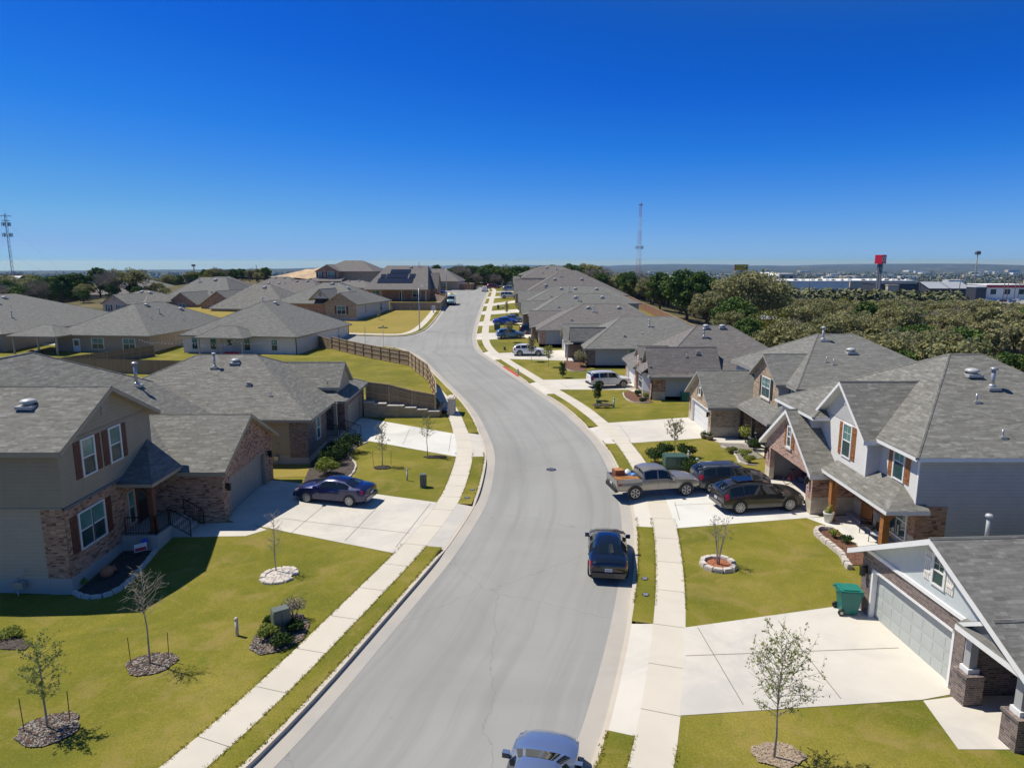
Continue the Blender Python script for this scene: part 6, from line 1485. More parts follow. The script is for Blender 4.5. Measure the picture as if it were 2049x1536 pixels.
shp(1045, 625, 1.3, 1.0, 1.6, 'leaf_yellow', 'bright green shrub by a far right porch', seed=105, n=1200, s=.1); shp(1028, 636, 1.0, 1.0, .9, 'leaf_dark', 'dark low shrub in the far right lawns', seed=106, n=900, s=.1); shp(1040, 614, 1.5, 1, .7, 'twig', 'brown low shrubs by a far right drive', seed=107, n=900, s=.1)

# ragged grass creeping over slab edges near the camera: stuff
M['blade'] = leafmat('grass_blade', [(0.19, 0.19, 0.02), (0.26, 0.24, 0.03), (0.36, 0.30, 0.07)], .35)
rnd = random.Random(77); tf = MB()
def tufts(p, q, per_m, spread=.035):
    L = (q - p).length
    for _ in range(int(L * per_m + rnd.random())):
        c = p.lerp(q, rnd.random()); c = Vector((c.x + rnd.gauss(0, spread), c.y + rnd.gauss(0, spread), 0)); z = T(c.x, c.y) + .15
        for _ in range(5):
            a = rnd.uniform(0, 6.28); h_ = rnd.uniform(.03, .07); w = rnd.uniform(.008, .018); dx, dy = math.cos(a), math.sin(a); x, y = c.x + rnd.gauss(0, .02), c.y + rnd.gauss(0, .02)
            tf.poly([(x - dx*w, y - dy*w, z - .01), (x + dx*w, y + dy*w, z - .01), (x + dy*h_*.8, y - dx*h_*.8, z + h_*.8)], 'blade')
for line, sd, dr_, gaps in ((RCL, 1, RDR, 0), (LCL, -1, LDR, 0)):
    for d in (.19, 1.0, 2.24):
        o = offset(line, d * sd)
        for i in range(len(o) - 1):
            if o[i].y > 60 or o[i].y < 11: continue
            if any(min(a.y, b.y) - .2 < line[i].y < max(a.y, b.y) + .2 for a, b in dr_): continue
            tufts(o[i], o[i+1], 26 if o[i].y < 34 else 14)
g_ = tf.build('grass_tufts'); g_['kind'] = 'stuff'; g_['label'] = 'ragged grass blades creeping over the edges of the slabs'; g_['category'] = 'grass'
# ------------------------------------------------------------------ vehicles
def paint(name, col, metal=.35, rough=.28):
    return plain(name, col, rough, metal, coat=1.0)
M['p_navy'] = paint('paint_navy', (0.008, 0.012, 0.075)); M['p_black'] = paint('paint_black', (0.006, 0.007, 0.012), .1, .2); M['p_slate'] = paint('paint_slate_blue', (0.16, 0.21, 0.33))
M['p_sand'] = paint('paint_sand', (0.30, 0.275, 0.23)); M['p_gray'] = paint('paint_graphite', (0.055, 0.058, 0.066)); M['p_dgray'] = paint('paint_dark_gray', (0.045, 0.043, 0.042)); M['p_white'] = paint('paint_white', (0.78, 0.78, 0.77), 0, .3)
M['p_lblue'] = paint('paint_light_blue', (0.10, 0.24, 0.42)); M['p_blue'] = paint('paint_vivid_blue', (0.01, 0.07, 0.42)); M['p_red'] = paint('paint_dark_red', (0.16, 0.012, 0.015)); M['p_teal'] = paint('paint_pale_teal', (0.33, 0.47, 0.46), .1)
M['cglass'] = plain('car_glass', (0.008, 0.012, 0.014), .04, spec=.8); M['rubber'] = plain('tyre_rubber', (0.018, 0.018, 0.018), .85); M['alloy'] = plain('alloy', (0.42, 0.42, 0.42), .35, .5); M['rim_dark'] = plain('rim_dark', (0.03, 0.03, 0.03), .4, .4)
M['red_lens'] = plain('tail_lens', (0.42, 0.012, 0.015), .15, coat=.6); M['clear_lens'] = plain('head_lens', (0.55, 0.57, 0.6), .08, .3, coat=.6); M['plastic'] = plain('black_trim', (0.02, 0.02, 0.021), .6); M['plate'] = plain('licence_plate', (0.62, 0.64, 0.70), .4); M['leather'] = plain('red_leather', (0.26, 0.035, 0.02), .55)
#            x      hw    zb    zbelt  ztop   ht
SED = [(-2.32,.70,.40,.74,.88,.60),(-2.26,.80,.30,.84,.99,.70),(-2.05,.86,.24,.90,1.06,.76),(-1.62,.89,.20,.93,1.10,.76),(-.95,.905,.19,.92,1.33,.53),(-.3,.91,.19,.93,1.42,.55),(.3,.91,.19,.92,1.39,.55),(1.02,.91,.19,.92,1.07,.76),(1.55,.90,.19,.87,.98,.74),(2.0,.86,.21,.76,.87,.68),(2.22,.78,.26,.66,.77,.60),(2.33,.66,.34,.56,.66,.50)]
SUV = [(-2.3,.74,.45,.92,1.10,.62),(-2.26,.84,.36,.98,1.22,.68),(-2.1,.90,.28,1.0,1.42,.62),(-1.6,.93,.24,1.02,1.60,.62),(-.8,.94,.22,1.03,1.66,.63),(.0,.94,.22,1.02,1.64,.62),(.5,.94,.22,1.01,1.53,.63),(1.15,.94,.22,1.0,1.14,.78),(1.7,.92,.22,.95,1.06,.76),(2.1,.87,.25,.84,.96,.70),(2.28,.80,.3,.72,.84,.62),(2.36,.70,.38,.62,.72,.52)]
BOXY = [(-2.38,.80,.5,1.0,1.3,.72),(-2.36,.88,.42,1.05,1.5,.74),(-2.2,.92,.36,1.08,1.76,.74),(-1.7,.94,.34,1.1,1.83,.76),(-.6,.94,.34,1.1,1.85,.76),(.3,.94,.34,1.09,1.82,.75),(.55,.94,.34,1.08,1.74,.76),(1.05,.94,.34,1.06,1.26,.80),(1.6,.93,.34,1.04,1.2,.80),(2.1,.90,.36,.96,1.12,.76),(2.34,.86,.4,.84,1.0,.7),(2.4,.8,.46,.74,.88,.6)]
PICK = [(-2.66,.84,.55,.9,.90,.80),(-2.62,.90,.50,1.0,1.08,.86),(-1.2,.93,.44,1.02,1.10,.88),(-1.02,.93,.44,1.05,1.12,.84),(-.95,.93,.44,1.08,1.68,.68),(-.5,.93,.44,1.09,1.78,.68),(.25,.93,.44,1.09,1.76,.68),(.5,.93,.44,1.08,1.68,.69),(1.08,.93,.44,1.05,1.2,.78),(1.7,.93,.44,1.04,1.17,.78),(2.3,.9,.46,.98,1.08,.74),(2.6,.86,.5,.86,.96,.66),(2.66,.78,.55,.74,.84,.58)]
VAN = [(-2.6,.86,.4,1.1,2.1,.8),(-2.5,.93,.34,1.15,2.28,.84),(.8,.95,.32,1.15,2.3,.84),(1.3,.95,.32,1.12,2.1,.84),(1.9,.94,.32,1.05,1.32,.84),(2.4,.9,.34,.9,1.1,.78),(2.55,.8,.42,.7,.84,.66)]
def car(name, label, kind, col, st, wb, wr, loc, rz, side_g, ws, rg, rims='alloy', spokes=8, scale=1.0, rails=False, arch=False, simple=False, cat='car', rear_seats=False, plate=True, mirror=None):
    r = thing(name, label, cat, loc, rz); S_ = st
    def sec(x):
        for a, b in zip(S_, S_[1:]):
            if x <= b[0]: t = (x - a[0]) / (b[0] - a[0]); return [p + (q - p) * t for p, q in zip(a, b)]
        return list(S_[-1])
    def ring(x):
        _, hw, zb, zs, zt, ht = sec(x); zm = zb + (zs - zb) * .55
        return [(.0, zb), (hw * .8, zb), (hw * .97, zb + .09), (hw, zm), (hw * .975, zs), (ht, zt - .07 * min(1, (zt - zs) * 4 + .3)), (ht * .72, zt), (0, zt + .025)]
    def surf(x, t, sg, off=0.0):
        R0 = ring(x); i = min(int(t), 6); f = t - i; p = Vector((x, (R0[i][0] + (R0[i+1][0] - R0[i][0]) * f) * sg, R0[i][1] + (R0[i+1][1] - R0[i][1]) * f))
        if off:
            e = .02; xa = min(x + e, S_[-1][0]); xb = max(x - e, S_[0][0]); Ra, Rb = ring(xa), ring(xb)
            du = Vector((xa, (Ra[i][0] + (Ra[i+1][0] - Ra[i][0]) * f) * sg, Ra[i][1] + (Ra[i+1][1] - Ra[i][1]) * f)) - Vector((xb, (Rb[i][0] + (Rb[i+1][0] - Rb[i][0]) * f) * sg, Rb[i][1] + (Rb[i+1][1] - Rb[i][1]) * f))
            dv = Vector((0, (R0[i+1][0] - R0[i][0]) * sg, R0[i+1][1] - R0[i][1])); n = du.cross(dv) * sg
            if n.length > 1e-9: n.normalize(); n = n if n.dot(Vector((0, p.y, p.z - .6))) > 0 else -n; p += n * off
        return p
    xs = []
    for a, b in zip(S_, S_[1:]):
        n = 3 if b[0] - a[0] > .25 else 1
        xs += [a[0] + (b[0] - a[0]) * i / n for i in range(n)]
    xs.append(S_[-1][0]); m = MB(); k = m.mi(col); kb = m.mi('plastic'); idx = []
    for x in xs:
        R0 = ring(x); row = []
        for (y, z) in R0: row.append(len(m.v)); m.v.append((x, y, z))
        for (y, z) in R0[-2:0:-1]: row.append(len(m.v)); m.v.append((x, -y, z))
        idx.append(row)
    N_ = len(idx[0])
    for i in range(len(xs) - 1):
        for j in range(N_):
            q = [idx[i][j], idx[i+1][j], idx[i+1][(j+1) % N_], idx[i][(j+1) % N_]]
            low = j in (0, 1, N_-1, N_-2); m.f.append(q); m.m.append(kb if low else k); m.sm.append(not low)
    m.f.append(idx[0]); m.m.append(k); m.sm.append(False); m.f.append(idx[-1][::-1]); m.m.append(k); m.sm.append(False)
    me = m.mesh('body')
    bm = bmesh.new(); bm.from_mesh(me); bmesh.ops.recalc_face_normals(bm, faces=bm.faces[:])
    bm.to_mesh(me); bm.free()
    try: me.set_sharp_from_angle(angle=R(38))
    except Exception: pass
    link('body', me, r)
    def patch(nm, x0, x1, t0, t1, sgs, mat, off=.008, nx=4, nt_=3, span=False, parent=None, taper=0.0):
        for sg in sgs:
            q = MB(); km = q.mi(mat); g = []
            for i in range(nx + 1):
                row = []
                for j in range(nt_ + 1):
                    t = t0 + (t1 - t0) * j / nt_; x = x0 + (x1 - x0) * i / nx; x += taper * (j / nt_) * (1 if i == 0 else (-1 if i == nx else 0)) * (1 if nx > 1 else 0)
                    row.append(len(q.v)); q.v.append(tuple(surf(x, t, sg, off)))
                g.append(row)
            if span:
                g2_ = []
                for i in range(nx + 1):
                    row = []
                    for j in range(nt_ + 1):
                        t = t0 + (t1 - t0) * j / nt_; row.append(len(q.v)); q.v.append(tuple(surf(x0 + (x1 - x0) * i / nx, t, -sg, off)))
                    g2_.append(row)
                for i in range(nx):
                    q.f.append([g[i][nt_], g[i+1][nt_], g2_[i+1][nt_], g2_[i][nt_]]); q.m.append(km); q.sm.append(True)
                    for j in range(nt_): q.f.append([g2_[i][j], g2_[i+1][j], g2_[i+1][j+1], g2_[i][j+1]]); q.m.append(km); q.sm.append(True)
            for i in range(nx):
                for j in range(nt_): q.f.append([g[i][j], g[i+1][j], g[i+1][j+1], g[i][j+1]]); q.m.append(km); q.sm.append(True)
            q.build(nm, parent or r)
            if span: break
    for (a, b) in side_g: patch('side_window', a, b, 4.14, 4.9, (1, -1), 'cglass')
    patch('windshield', ws[0], ws[1], 5.06, 6.9, (1,), 'cglass', span=True, nx=3); 
    if rg: patch('rear_window', rg[0], rg[1], 5.06, 6.9, (1,), 'cglass', span=True, nx=3)
    x0, x1 = S_[0][0], S_[-1][0]
    patch('headlight', x1 - .42, x1 - .08, 3.7, 4.55, (1, -1), 'clear_lens', .01, 2, 2); patch('taillight', x0 + .03, x0 + .33, 3.55, 4.6 if kind != 'suv' else 4.4, (1, -1), 'red_lens', .012, 2, 2)
    zb = S_[0][2]
    m = MB(); m.box(x0 - .06, x0 + .12, -S_[0][1] - .02, S_[0][1] + .02, zb - .06, zb + .17, 'plastic' if arch else col); m.build('rear_bumper', r); m = MB(); m.box(x1 - .12, x1 + .05, -S_[-1][1] - .02, S_[-1][1] + .02, S_[-1][2] - .08, S_[-1][2] + .12, 'plastic'); m.build('front_bumper', r)
    if plate: m = MB(); m.box(x0 - .035, x0 - .01, -.16, .16, zb + .22, zb + .35, 'plate'); m.box(x0 - .04, x0 - .034, -.12, .12, zb + .26, zb + .31, 'tr_gray'); m.build('licence_plate', r)
    for sg in (1, -1):
        xm = ws[1] - .2 if mirror is None else mirror; p = surf(xm, 4.05, sg); m = MB(); m.box(p.x - .08, p.x + .07, min(p.y, p.y + sg * .2) , max(p.y, p.y + sg * .2), p.z + .0, p.z + .15, col); m.box(p.x - .09, p.x - .08, min(p.y, p.y + sg * .18), max(p.y, p.y + sg * .18), p.z + .02, p.z + .13, 'cglass'); m.build('mirror', r)
        if not simple:
            for (a, b) in side_g[:2]: p = surf(a + .12, 3.75, sg, .004); m = MB(); m.box(p.x - .09, p.x + .09, p.y - .02, p.y + .02, p.z - .015, p.z + .015, col if kind != 'x' else 'alloy'); m.build('door_handle', r)
        for xx in [b + .035 for (a, b) in side_g[:-1]] + [side_g[-1][1] - .02]:       # door seams
            m = MB()
            for j in range(5):
                t0 = 2.2 + j * .4; a_, b_ = surf(xx, t0, sg, .003), surf(xx, t0 + .4, sg, .003); m.poly([a_ + Vector((-.006, 0, 0)), a_ + Vector((.006, 0, 0)), b_ + Vector((.006, 0, 0)), b_ + Vector((-.006, 0, 0))], 'plastic')
            m.build('door_seam', r)
    hw = max(s_[1] for s_ in S_)
    for xw in (wb / 2 + wb_off(kind), -wb / 2 + wb_off(kind)):
        for sg in (1, -1):
            m = MB(); m.tube([(xw, sg * (hw - .235), wr), (xw, sg * (hw - .20), wr), (xw, sg * (hw - .03), wr), (xw, sg * (hw + .005), wr)], [wr * .93, wr, wr, wr * .92], 'rubber', 28); w = m.build('wheel', r)
            m = MB(); m.tube([(xw, sg * (hw - .02), wr), (xw, sg * (hw + .008), wr)], wr * .72, rims if rims != 'alloy' else 'rim_dark', 24)
            m.tube([(xw, sg * (hw + .0), wr), (xw, sg * (hw + .014), wr)], wr * .14, rims, 10)
            for i in range(spokes):
                a = i * 6.2832 / spokes; c, s2 = math.cos(a), math.sin(a); w0, w1 = wr * .05, wr * .11; yy = sg * (hw + .012)
                m.poly([(xw + c*wr*.1 - s2*w0, yy, wr + s2*wr*.1 + c*w0), (xw + c*wr*.68 - s2*w1, yy, wr + s2*wr*.68 + c*w1), (xw + c*wr*.68 + s2*w1, yy, wr + s2*wr*.68 - c*w1), (xw + c*wr*.1 + s2*w0, yy, wr + s2*wr*.1 - c*w0)], 'alloy')
            for i in range(24):
                a, b = i * .2618, (i + 1) * .2618; yy = sg * (hw + .013)
                m.poly([(xw + math.cos(a)*wr*.66, yy, wr + math.sin(a)*wr*.66), (xw + math.cos(b)*wr*.66, yy, wr + math.sin(b)*wr*.66), (xw + math.cos(b)*wr*.73, yy, wr + math.sin(b)*wr*.73), (xw + math.cos(a)*wr*.73, yy, wr + math.sin(a)*wr*.73)], 'alloy')
            m.build('rim', w)
            m = MB()
            for i in range(16):                                   # wheel arch: dark opening ring above the tyre
                a, b = -.12 + i * (3.38 / 16), -.12 + (i + 1) * (3.38 / 16); yy = sg * (hw + .002)
                m.poly([(xw + math.cos(a)*wr*.9, yy, wr + math.sin(a)*wr*.9), (xw + math.cos(b)*wr*.9, yy, wr + math.sin(b)*wr*.9), (xw + math.cos(b)*wr*(1.26 if arch else 1.14), yy, wr + math.sin(b)*wr*(1.26 if arch else 1.14)), (xw + math.cos(a)*wr*(1.26 if arch else 1.14), yy, wr + math.sin(a)*wr*(1.26 if arch else 1.14))], 'plastic')
            m.build('wheel_arch', r)
    if rails:
        for sg in (1, -1): m = MB(); m.tube([surf(side_g[0][0], 5.6, sg, .02), surf(side_g[0][0] + .15, 5.6, sg, .07), surf(side_g[-1][1] - .5, 5.6, sg, .07), surf(side_g[-1][1] - .35, 5.6, sg, .02)], .022, 'alloy' if rails != 'dark' else 'plastic', 6); m.build('roof_rail', r)
    return r
def wb_off(k): return {'sedan': .02, 'suv': .03, 'boxy': .05, 'pickup': .12, 'van': .1}.get(k, 0)
def onroad(x, y, dz): return Vector((x, y, T(x, y) + dz))
def by_wheels(rear, front, wb, hw, side, kind, dz=.17):
    """rear/front: pixels of the ground contact of the two wheels nearest the camera; side +1 = they are the car's right wheels"""
    a, b = G(*rear, dz), G(*front, dz); d = (b - a); d.z = 0; d.normalize(); n = Vector((d.y, -d.x, 0)) * side
    c = (a + b) / 2 - n * (hw - .1) - d * wb_off(kind); return Vector((c.x, c.y, T(c.x, c.y) + dz)), math.atan2(d.y, d.x)
SG_SED = [(-1.15, -.42), (-.36, .55)]; SG_SUV = [(-1.9, -1.2), (-1.1, -.25), (-.18, .75)]
l, a = by_wheels((704, 1013), (612, 1003), 2.7, .9, -1, 'sedan'); car('parked_car', 'dark navy blue sedan parked on the wide left driveway', 'sedan', 'p_navy', SED, 2.7, .33, l, a, [(-1.25, -.5), (-.44, .5)], (.36, .98), (-1.55, -1.0), spokes=10)
blk = car('parked_car', 'black sedan parked at the right kerb, seen from behind', 'sedan', 'p_black', SED, 2.75, .33, onroad(4.52, 30.0, .005), R(90 - 7), [(-1.2, -.42), (-.36, .55)], (.36, .98), (-1.56, -1.0), spokes=5)
car('parked_car', 'slate-blue sedan cut off by the lower frame edge, roof and windshield showing', 'sedan', 'p_slate', SED, 2.7, .33, onroad(.62, 15.1, .005), R(90 - 13), [(-1.2, -.42), (-.36, .6)], (.36, .98), (-1.56, -1.0))
l, a = by_wheels((1272, 998), (1369, 991), 3.24, .93, 1, 'pickup'); tk_ = car('pickup_truck', 'sand-coloured pickup with loaded open bed across the driveway mouth', 'pickup', 'p_sand', PICK, 3.24, .39, l, a, [(-.88, -.1), (-.02, .72)], (.54, 1.04), (-.975, -.955), arch=True, spokes=6, rims='rim_dark', cat='pickup truck')
bed = MB(); bed.box(-2.5, -1.14, -.74, .74, 1.09, 1.115, 'plastic'); bed.box(-2.64, -1.05, .74, .9, 1.02, 1.2, 'p_sand'); bed.box(-2.64, -1.05, -.9, -.74, 1.02, 1.2, 'p_sand'); bed.box(-2.66, -2.58, -.9, .9, .7, 1.2, 'p_sand'); bed.box(-1.12, -1.03, -.8, .8, 1.05, 1.25, 'plastic'); bed.build('truck_bed', tk_)
rot = Matrix.Rotation(a, 4, 'Z')
def load(dx, dy, dz, fn, nm, lb, cat): m = MB(); fn(m); o = m.build(nm); w = rot @ Vector((dx, dy, dz)); o.location = l + w; o.rotation_euler = (0, 0, a); tag(o, lb, cat)
M['plank'] = plain('orange_plank', (.42, .19, .06), .7, var=.25, vs=5); M['crate'] = plain('brown_box', (.22, .075, .04), .7, var=.2); M['bluebag'] = plain('blue_bag', (.08, .28, .62), .5); M['bag'] = plain('white_bag', (.75, .8, .85), .5)
load(-1.85, -.35, 1.12, lambda m: [m.box(-.72, .72, -.3 + .2*i, -.13 + .2*i, 0 + .02*i, .07 + .02*i, 'plank') for i in range(3)], 'planks', 'orange planks lying in the pickup bed', 'planks')
load(-2.15, .25, 1.12, lambda m: (m.box(-.3, .3, -.3, .3, 0, .42, 'crate'), m.box(-.26, .26, -.26, .26, .42, .44, 'plank')), 'wooden_crate', 'reddish wooden crate at the back of the pickup bed', 'crate')
load(-1.55, .3, 1.12, lambda m: m.lathe((0, 0, 0), [(.2, 0), (.26, .12), (.2, .26), (.08, .36), (.02, .4)], 'bag', 10), 'sack', 'white sack in the pickup bed beside the crate', 'sack')
load(-1.3, -.05, 1.12, lambda m: m.lathe((0, 0, 0), [(.16, 0), (.2, .1), (.15, .2), (.02, .25)], 'bluebag', 10), 'sack', 'small blue sack in the pickup bed near the cab', 'sack')
l, a = by_wheels((1427, 986), (1512, 984), 2.9, .94, 1, 'suv'); car('parked_car', 'graphite crossover with silver roof rails, farther of the two cars before the open garage', 'suv', 'p_gray', SUV, 2.9, .37, l, a, SG_SUV, (.6, 1.12), (-2.24, -1.85), rails=True, spokes=5)
l, a = by_wheels((1479.5, 1027), (1577, 1021), 3.0, .95, 1, 'suv'); S6 = [(x * 1.07, hw * 1.03, zb, zs * .98, zt * (1.0 if zt > 1.3 else 1.02), ht) for x, hw, zb, zs, zt, ht in SUV]
q7 = car('parked_car', 'dark grey-brown wagon with panoramic roof, nearer of the two cars before the open garage', 'suv', 'p_dgray', S6, 3.0, .39, l, a, [(-2.0, -1.25), (-1.17, -.25), (-.17, .8)], (.66, 1.2), (-2.38, -1.95), spokes=10, rails='dark')
m = MB(); m.box(-1.5, .2, -.42, .42, 1.7, 1.745, 'cglass'); m.build('glass_roof', q7)
l, a = by_wheels((1199, 777), (1247, 775), 2.79, .94, 1, 'boxy'); car('parked_car', 'white boxy wagon with roof rails on the driveway beside the bay-window house', 'boxy', 'p_white', BOXY, 2.79, .40, l, a, [(-2.1, -1.4), (-1.3, -.4), (-.32, .7)], (.58, 1.02), (-2.34, -2.1), rails='dark', arch=True, rims='rim_dark', spokes=6)
l, a = by_wheels((1040, 712), (1077, 712), 2.69, .93, 1, 'suv'); car('parked_car', 'white crossover with black wheel arches behind young trees', 'suv', 'p_white', SUV, 2.69, .37, l, a, SG_SUV, (.6, 1.12), (-2.24, -1.85), rails='dark', arch=True, spokes=6)
l, a = by_wheels((1006.5, 678), (1037.7, 677), 2.65, .92, 1, 'suv'); car('parked_car', 'light blue crossover partly behind a young tree', 'suv', 'p_lblue', SUV, 2.65, .35, l, a, SG_SUV, (.6, 1.12), (-2.24, -1.85), spokes=6)
c = onroad(3.6, 118.3, .17); car('parked_car', 'black crossover just beyond the light blue one', 'suv', 'p_black', SUV, 2.65, .35, c, R(-2), SG_SUV, (.6, 1.12), (-2.24, -1.85), simple=True)
l, a = by_wheels((997.6, 650), (1024, 650), 2.65, .9, 1, 'sedan'); car('parked_car', 'vivid blue hatchback in the far right driveways', 'sedan', 'p_blue', SED, 2.65, .33, l, a, SG_SED, (.36, .98), (-1.56, -1.0), simple=True)
c = onroad(l.x + 1.6, l.y + 3.2, .17); car('parked_car', 'pale blue-grey car parked beyond the vivid blue hatchback', 'sedan', 'p_slate', SED, 2.65, .33, c, R(0), SG_SED, (.36, .98), (-1.56, -1.0), simple=True)
l, a = by_wheels((1009, 597.5), (1031, 597.5), 3.0, .95, 1, 'boxy'); car('parked_car', 'big white wagon, farthest white vehicle of the right-hand driveways', 'boxy', 'p_white', BOXY, 2.95, .40, l, a, [(-2.1, -1.4), (-1.3, -.4), (-.32, .7)], (.58, 1.02), (-2.34, -2.1), simple=True)
car('parked_car', 'grey crossover near the top of the right-hand row', 'suv', 'p_slate', SUV, 2.65, .35, onroad(-.6, 214, .17), R(0), SG_SUV, (.6, 1.12), (-2.24, -1.85), simple=True)
car('parked_car', 'small white car on the street at the top of the rise', 'sedan', 'p_white', SUV, 2.65, .35, onroad(-8.5, 214, .01), R(90), SG_SUV, (.6, 1.12), (-2.24, -1.85), simple=True)
car('parked_car', 'dark red car beside the trees at the top of the rise', 'suv', 'p_red', SUV, 2.65, .35, onroad(-6.2, 231, .1), R(-8), SG_SUV, (.6, 1.12), (-2.24, -1.85), simple=True)
car('parked_van', 'pale teal and white van parked at the left kerb facing the camera', 'van', 'p_teal', VAN, 3.2, .36, onroad(-14.6, 163.5, .01), R(-90), [(-1.0, .2), (.3, 1.35)], (1.3, 1.86), None, simple=True, plate=False, cat='van', mirror=1.5)
car('parked_car', 'red car half hidden beside the solar-panelled house', 'suv', 'p_red', SUV, 2.65, .35, onroad(-19.0, 186, .17), R(80), SG_SUV, (.6, 1.12), (-2.24, -1.85), simple=True)

# porch furniture and other small things of the two-storey houses
M['cushion'] = plain('white_cushion', (.7, .7, .68), .8); M['terra'] = plain('terracotta', (.40, .16, .08), .8, var=.1); M['pot'] = plain('white_pot', (.62, .60, .57), .6)
def patio_chair(x, y, rz, label, cush='cushion'):
    r = thing('patio_chair', label, 'chair', (x, y, T(x, y) + .17), rz)
    for sx in (-.27, .27):
        for sy in (-.27, .27): m = MB(); m.tube([(sx, sy, 0), (sx, sy, .62 if sy < 0 else .9)], .02, 'black', 5); m.build('leg', r)
        m = MB(); m.tube([(sx, -.29, .62), (sx, .27, .64)], .022, 'black', 5); m.build('armrest', r)
    m = MB(); m.box(-.26, .26, -.26, .26, .38, .42, 'black'); m.box(-.25, .25, -.25, .25, .42, .5, cush); m.build('seat', r); m = MB(); m.box(-.26, .26, .24, .28, .45, .95, 'black'); m.build('backrest', r)
patio_chair(18.3, 31.9, R(-60), 'black patio chair with white cushion by the front window of the orange-post porch'); patio_chair(18.4, 33.2, R(-120), 'black patio chair nearer the orange door', 'black')
def pot(x, y, z, rad, h, mat, label, leaf='leaf_young', n=160, ph=.5, name='plant_pot'):
    r = thing(name, label, 'plant pot', (x, y, z)); m = MB(); m.lathe((0, 0, 0), [(rad*.7, 0), (rad, h*.8), (rad*1.08, h*.86), (rad*1.08, h), (rad*.9, h), (rad*.85, h*.9), (.01, h*.9)], mat, 16); m.build('pot', r)
    f = MB(); rr = random.Random(n)
    for i in range(n): d = rv(rr); d.z = abs(d.z); f_ = rr.random(); card(f, Vector((d.x*rad*1.1*f_, d.y*rad*1.1*f_, h + d.z*ph*f_)), d, .05, leaf, rr, .6)
    f.build('plant', r)
pot(17.1, 34.6, .17 + T(17.1, 34.6), .26, .55, 'pot', 'white pot with reddish plant beside the orange timber post', 'leaf_young')
for i, (px, py, lb) in enumerate(((1409, 876, 'low planter bowl in front of the tan brick garage corner, left one'), (1420, 879, 'low planter bowl in front of the tan brick garage corner, right one'))): g = G(px, py, .17); pot(g.x, g.y, g.z, .32, .34, 'rock_bed', lb, 'leaf_dark', 200, .35)
g = G(216, 1152, .2); jar = MB(); jar.lathe((0, 0, 0), [(.12, -.3), (.24, -.18), (.28, 0), (.22, .18), (.12, .28), (.17, .36), (.15, .36), (.09, .3), (.01, .26)], 'terra', 16, Matrix.Rotation(R(70), 4, 'Y'))
o = jar.build('clay_jar'); o.location = (g.x, g.y, T(g.x, g.y) + .42); o.rotation_euler = (0, 0, .6); tag(o, 'terracotta jar tipped over in the shaded mulch bed', 'jar')
M['sign_white'] = plain('sign_white', (.7, .7, .72), .5); M['sign_red'] = plain('sign_red', (.45, .03, .04), .5); M['sign_blue'] = plain('sign_blue', (.03, .09, .55), .5)
g = G(283, 1112, .17); r = thing('yard_sign', 'small red and white yard sign in the shaded mulch bed', 'sign', g, R(40)); m = MB(); m.box(-.28, .28, -.012, .012, .25, .65, 'sign_white'); m.box(-.25, .25, -.016, .016, .28, .45, 'sign_red'); m.build('board', r)
for s in (-.2, .2): m = MB(); m.tube([(s, 0, -.1), (s, 0, .3)], .008, 'black', 4); m.build('stake', r)
for (px, py, lb) in ((292, 1106, 'round blue security sign on a stake in the shaded mulch bed'), (701, 905, 'round blue security sign on a stake beside the dark hedge')):
    g = G(px, py, .17); r = thing('yard_sign', lb, 'sign', g, R(30)); m = MB(); m.tube([(0, -.012, .62), (0, .012, .62)], .15, 'sign_blue', 8, smooth=False); m.build('board', r); m = MB(); m.tube([(0, .015, -.1), (0, .015, .55)], .01, 'metal', 4); m.build('stake', r)
g = G(1506, 893, .17); r = thing('stone_fountain', 'grey tiered stone fountain in the gravel planting bed', 'fountain', g); M['slate_st'] = plain('grey_stone', (.13, .14, .15), .8, var=.2)
for i, (rr_, z0) in enumerate(((.5, 0), (.36, .38), (.24, .72))): m = MB(); m.lathe((0, 0, z0), [(rr_*.6, 0), (rr_*.55, .18), (rr_, .26), (rr_*1.02, .36), (rr_*.85, .36), (rr_*.8, .3), (.02, .3)], 'slate_st', 14); m.build('tier', r)
# open garage contents
gx, gy, gz = 17.7, 37.3, .18
r = thing('fridge', 'white fridge standing in the open garage', 'fridge', (18.0, 37.9, gz)); m = MB(); m.box(-.38, .38, -.4, .4, 0, 1.05, 'white'); m.build('body', r); m = MB(); m.box(-.42, -.38, -.38, .38, .05, 1.0, 'white'); m.box(-.45, -.42, -.34, -.31, .5, .9, 'metal'); m.build('door', r)
r = thing('boxed_goods', 'blue and white box stacked on a shelf in the open garage', 'box', (18.8, 39.3, .9)); m = MB(); m.box(-.3, .3, -.7, .7, 0, .8, 'sign_blue'); m.box(-.31, -.3, -.7, -.4, 0, .8, 'white'); m.build('box', r); 
r = thing('shelf', 'dark metal shelf in the open garage', 'shelf', (19.2, 39.2, gz)); m = MB()
for z in (.1, .68, 1.3, 1.9): m.box(-.35, .35, -1.6, 1.6, z, z + .04, 'metal')
m.build('boards', r)
for sx in (-.33, .33):
    for sy in (-1.58, 1.58): m = MB(); m.box(sx - .02, sx + .02, sy - .02, sy + .02, 0, 2.0, 'black'); m.build('leg', r)
for i, (yy, zz, mt) in enumerate(((38.2, 1.52, 'crate'), (40.3, 1.52, 'plank'), (40.4, .9, 'bag'))): o = MB(); o.box(-.25, .25, -.3, .3, 0, .42, mt); o.box(-.26, .26, -.04, .04, .4, .425, 'tr_tan'); o = o.build('storage_box'); o.location = (19.2, yy, zz - .14 if zz > 1 else zz); tag(o, ('reddish box on the garage shelf nearest the door end', 'orange-brown box high on the garage shelf', 'pale box low on the garage shelf')[i], 'box')
r = thing('bicycle', 'bicycle leaning inside the open garage at its far end', 'bicycle', (17.9, 41.0, gz), R(15))
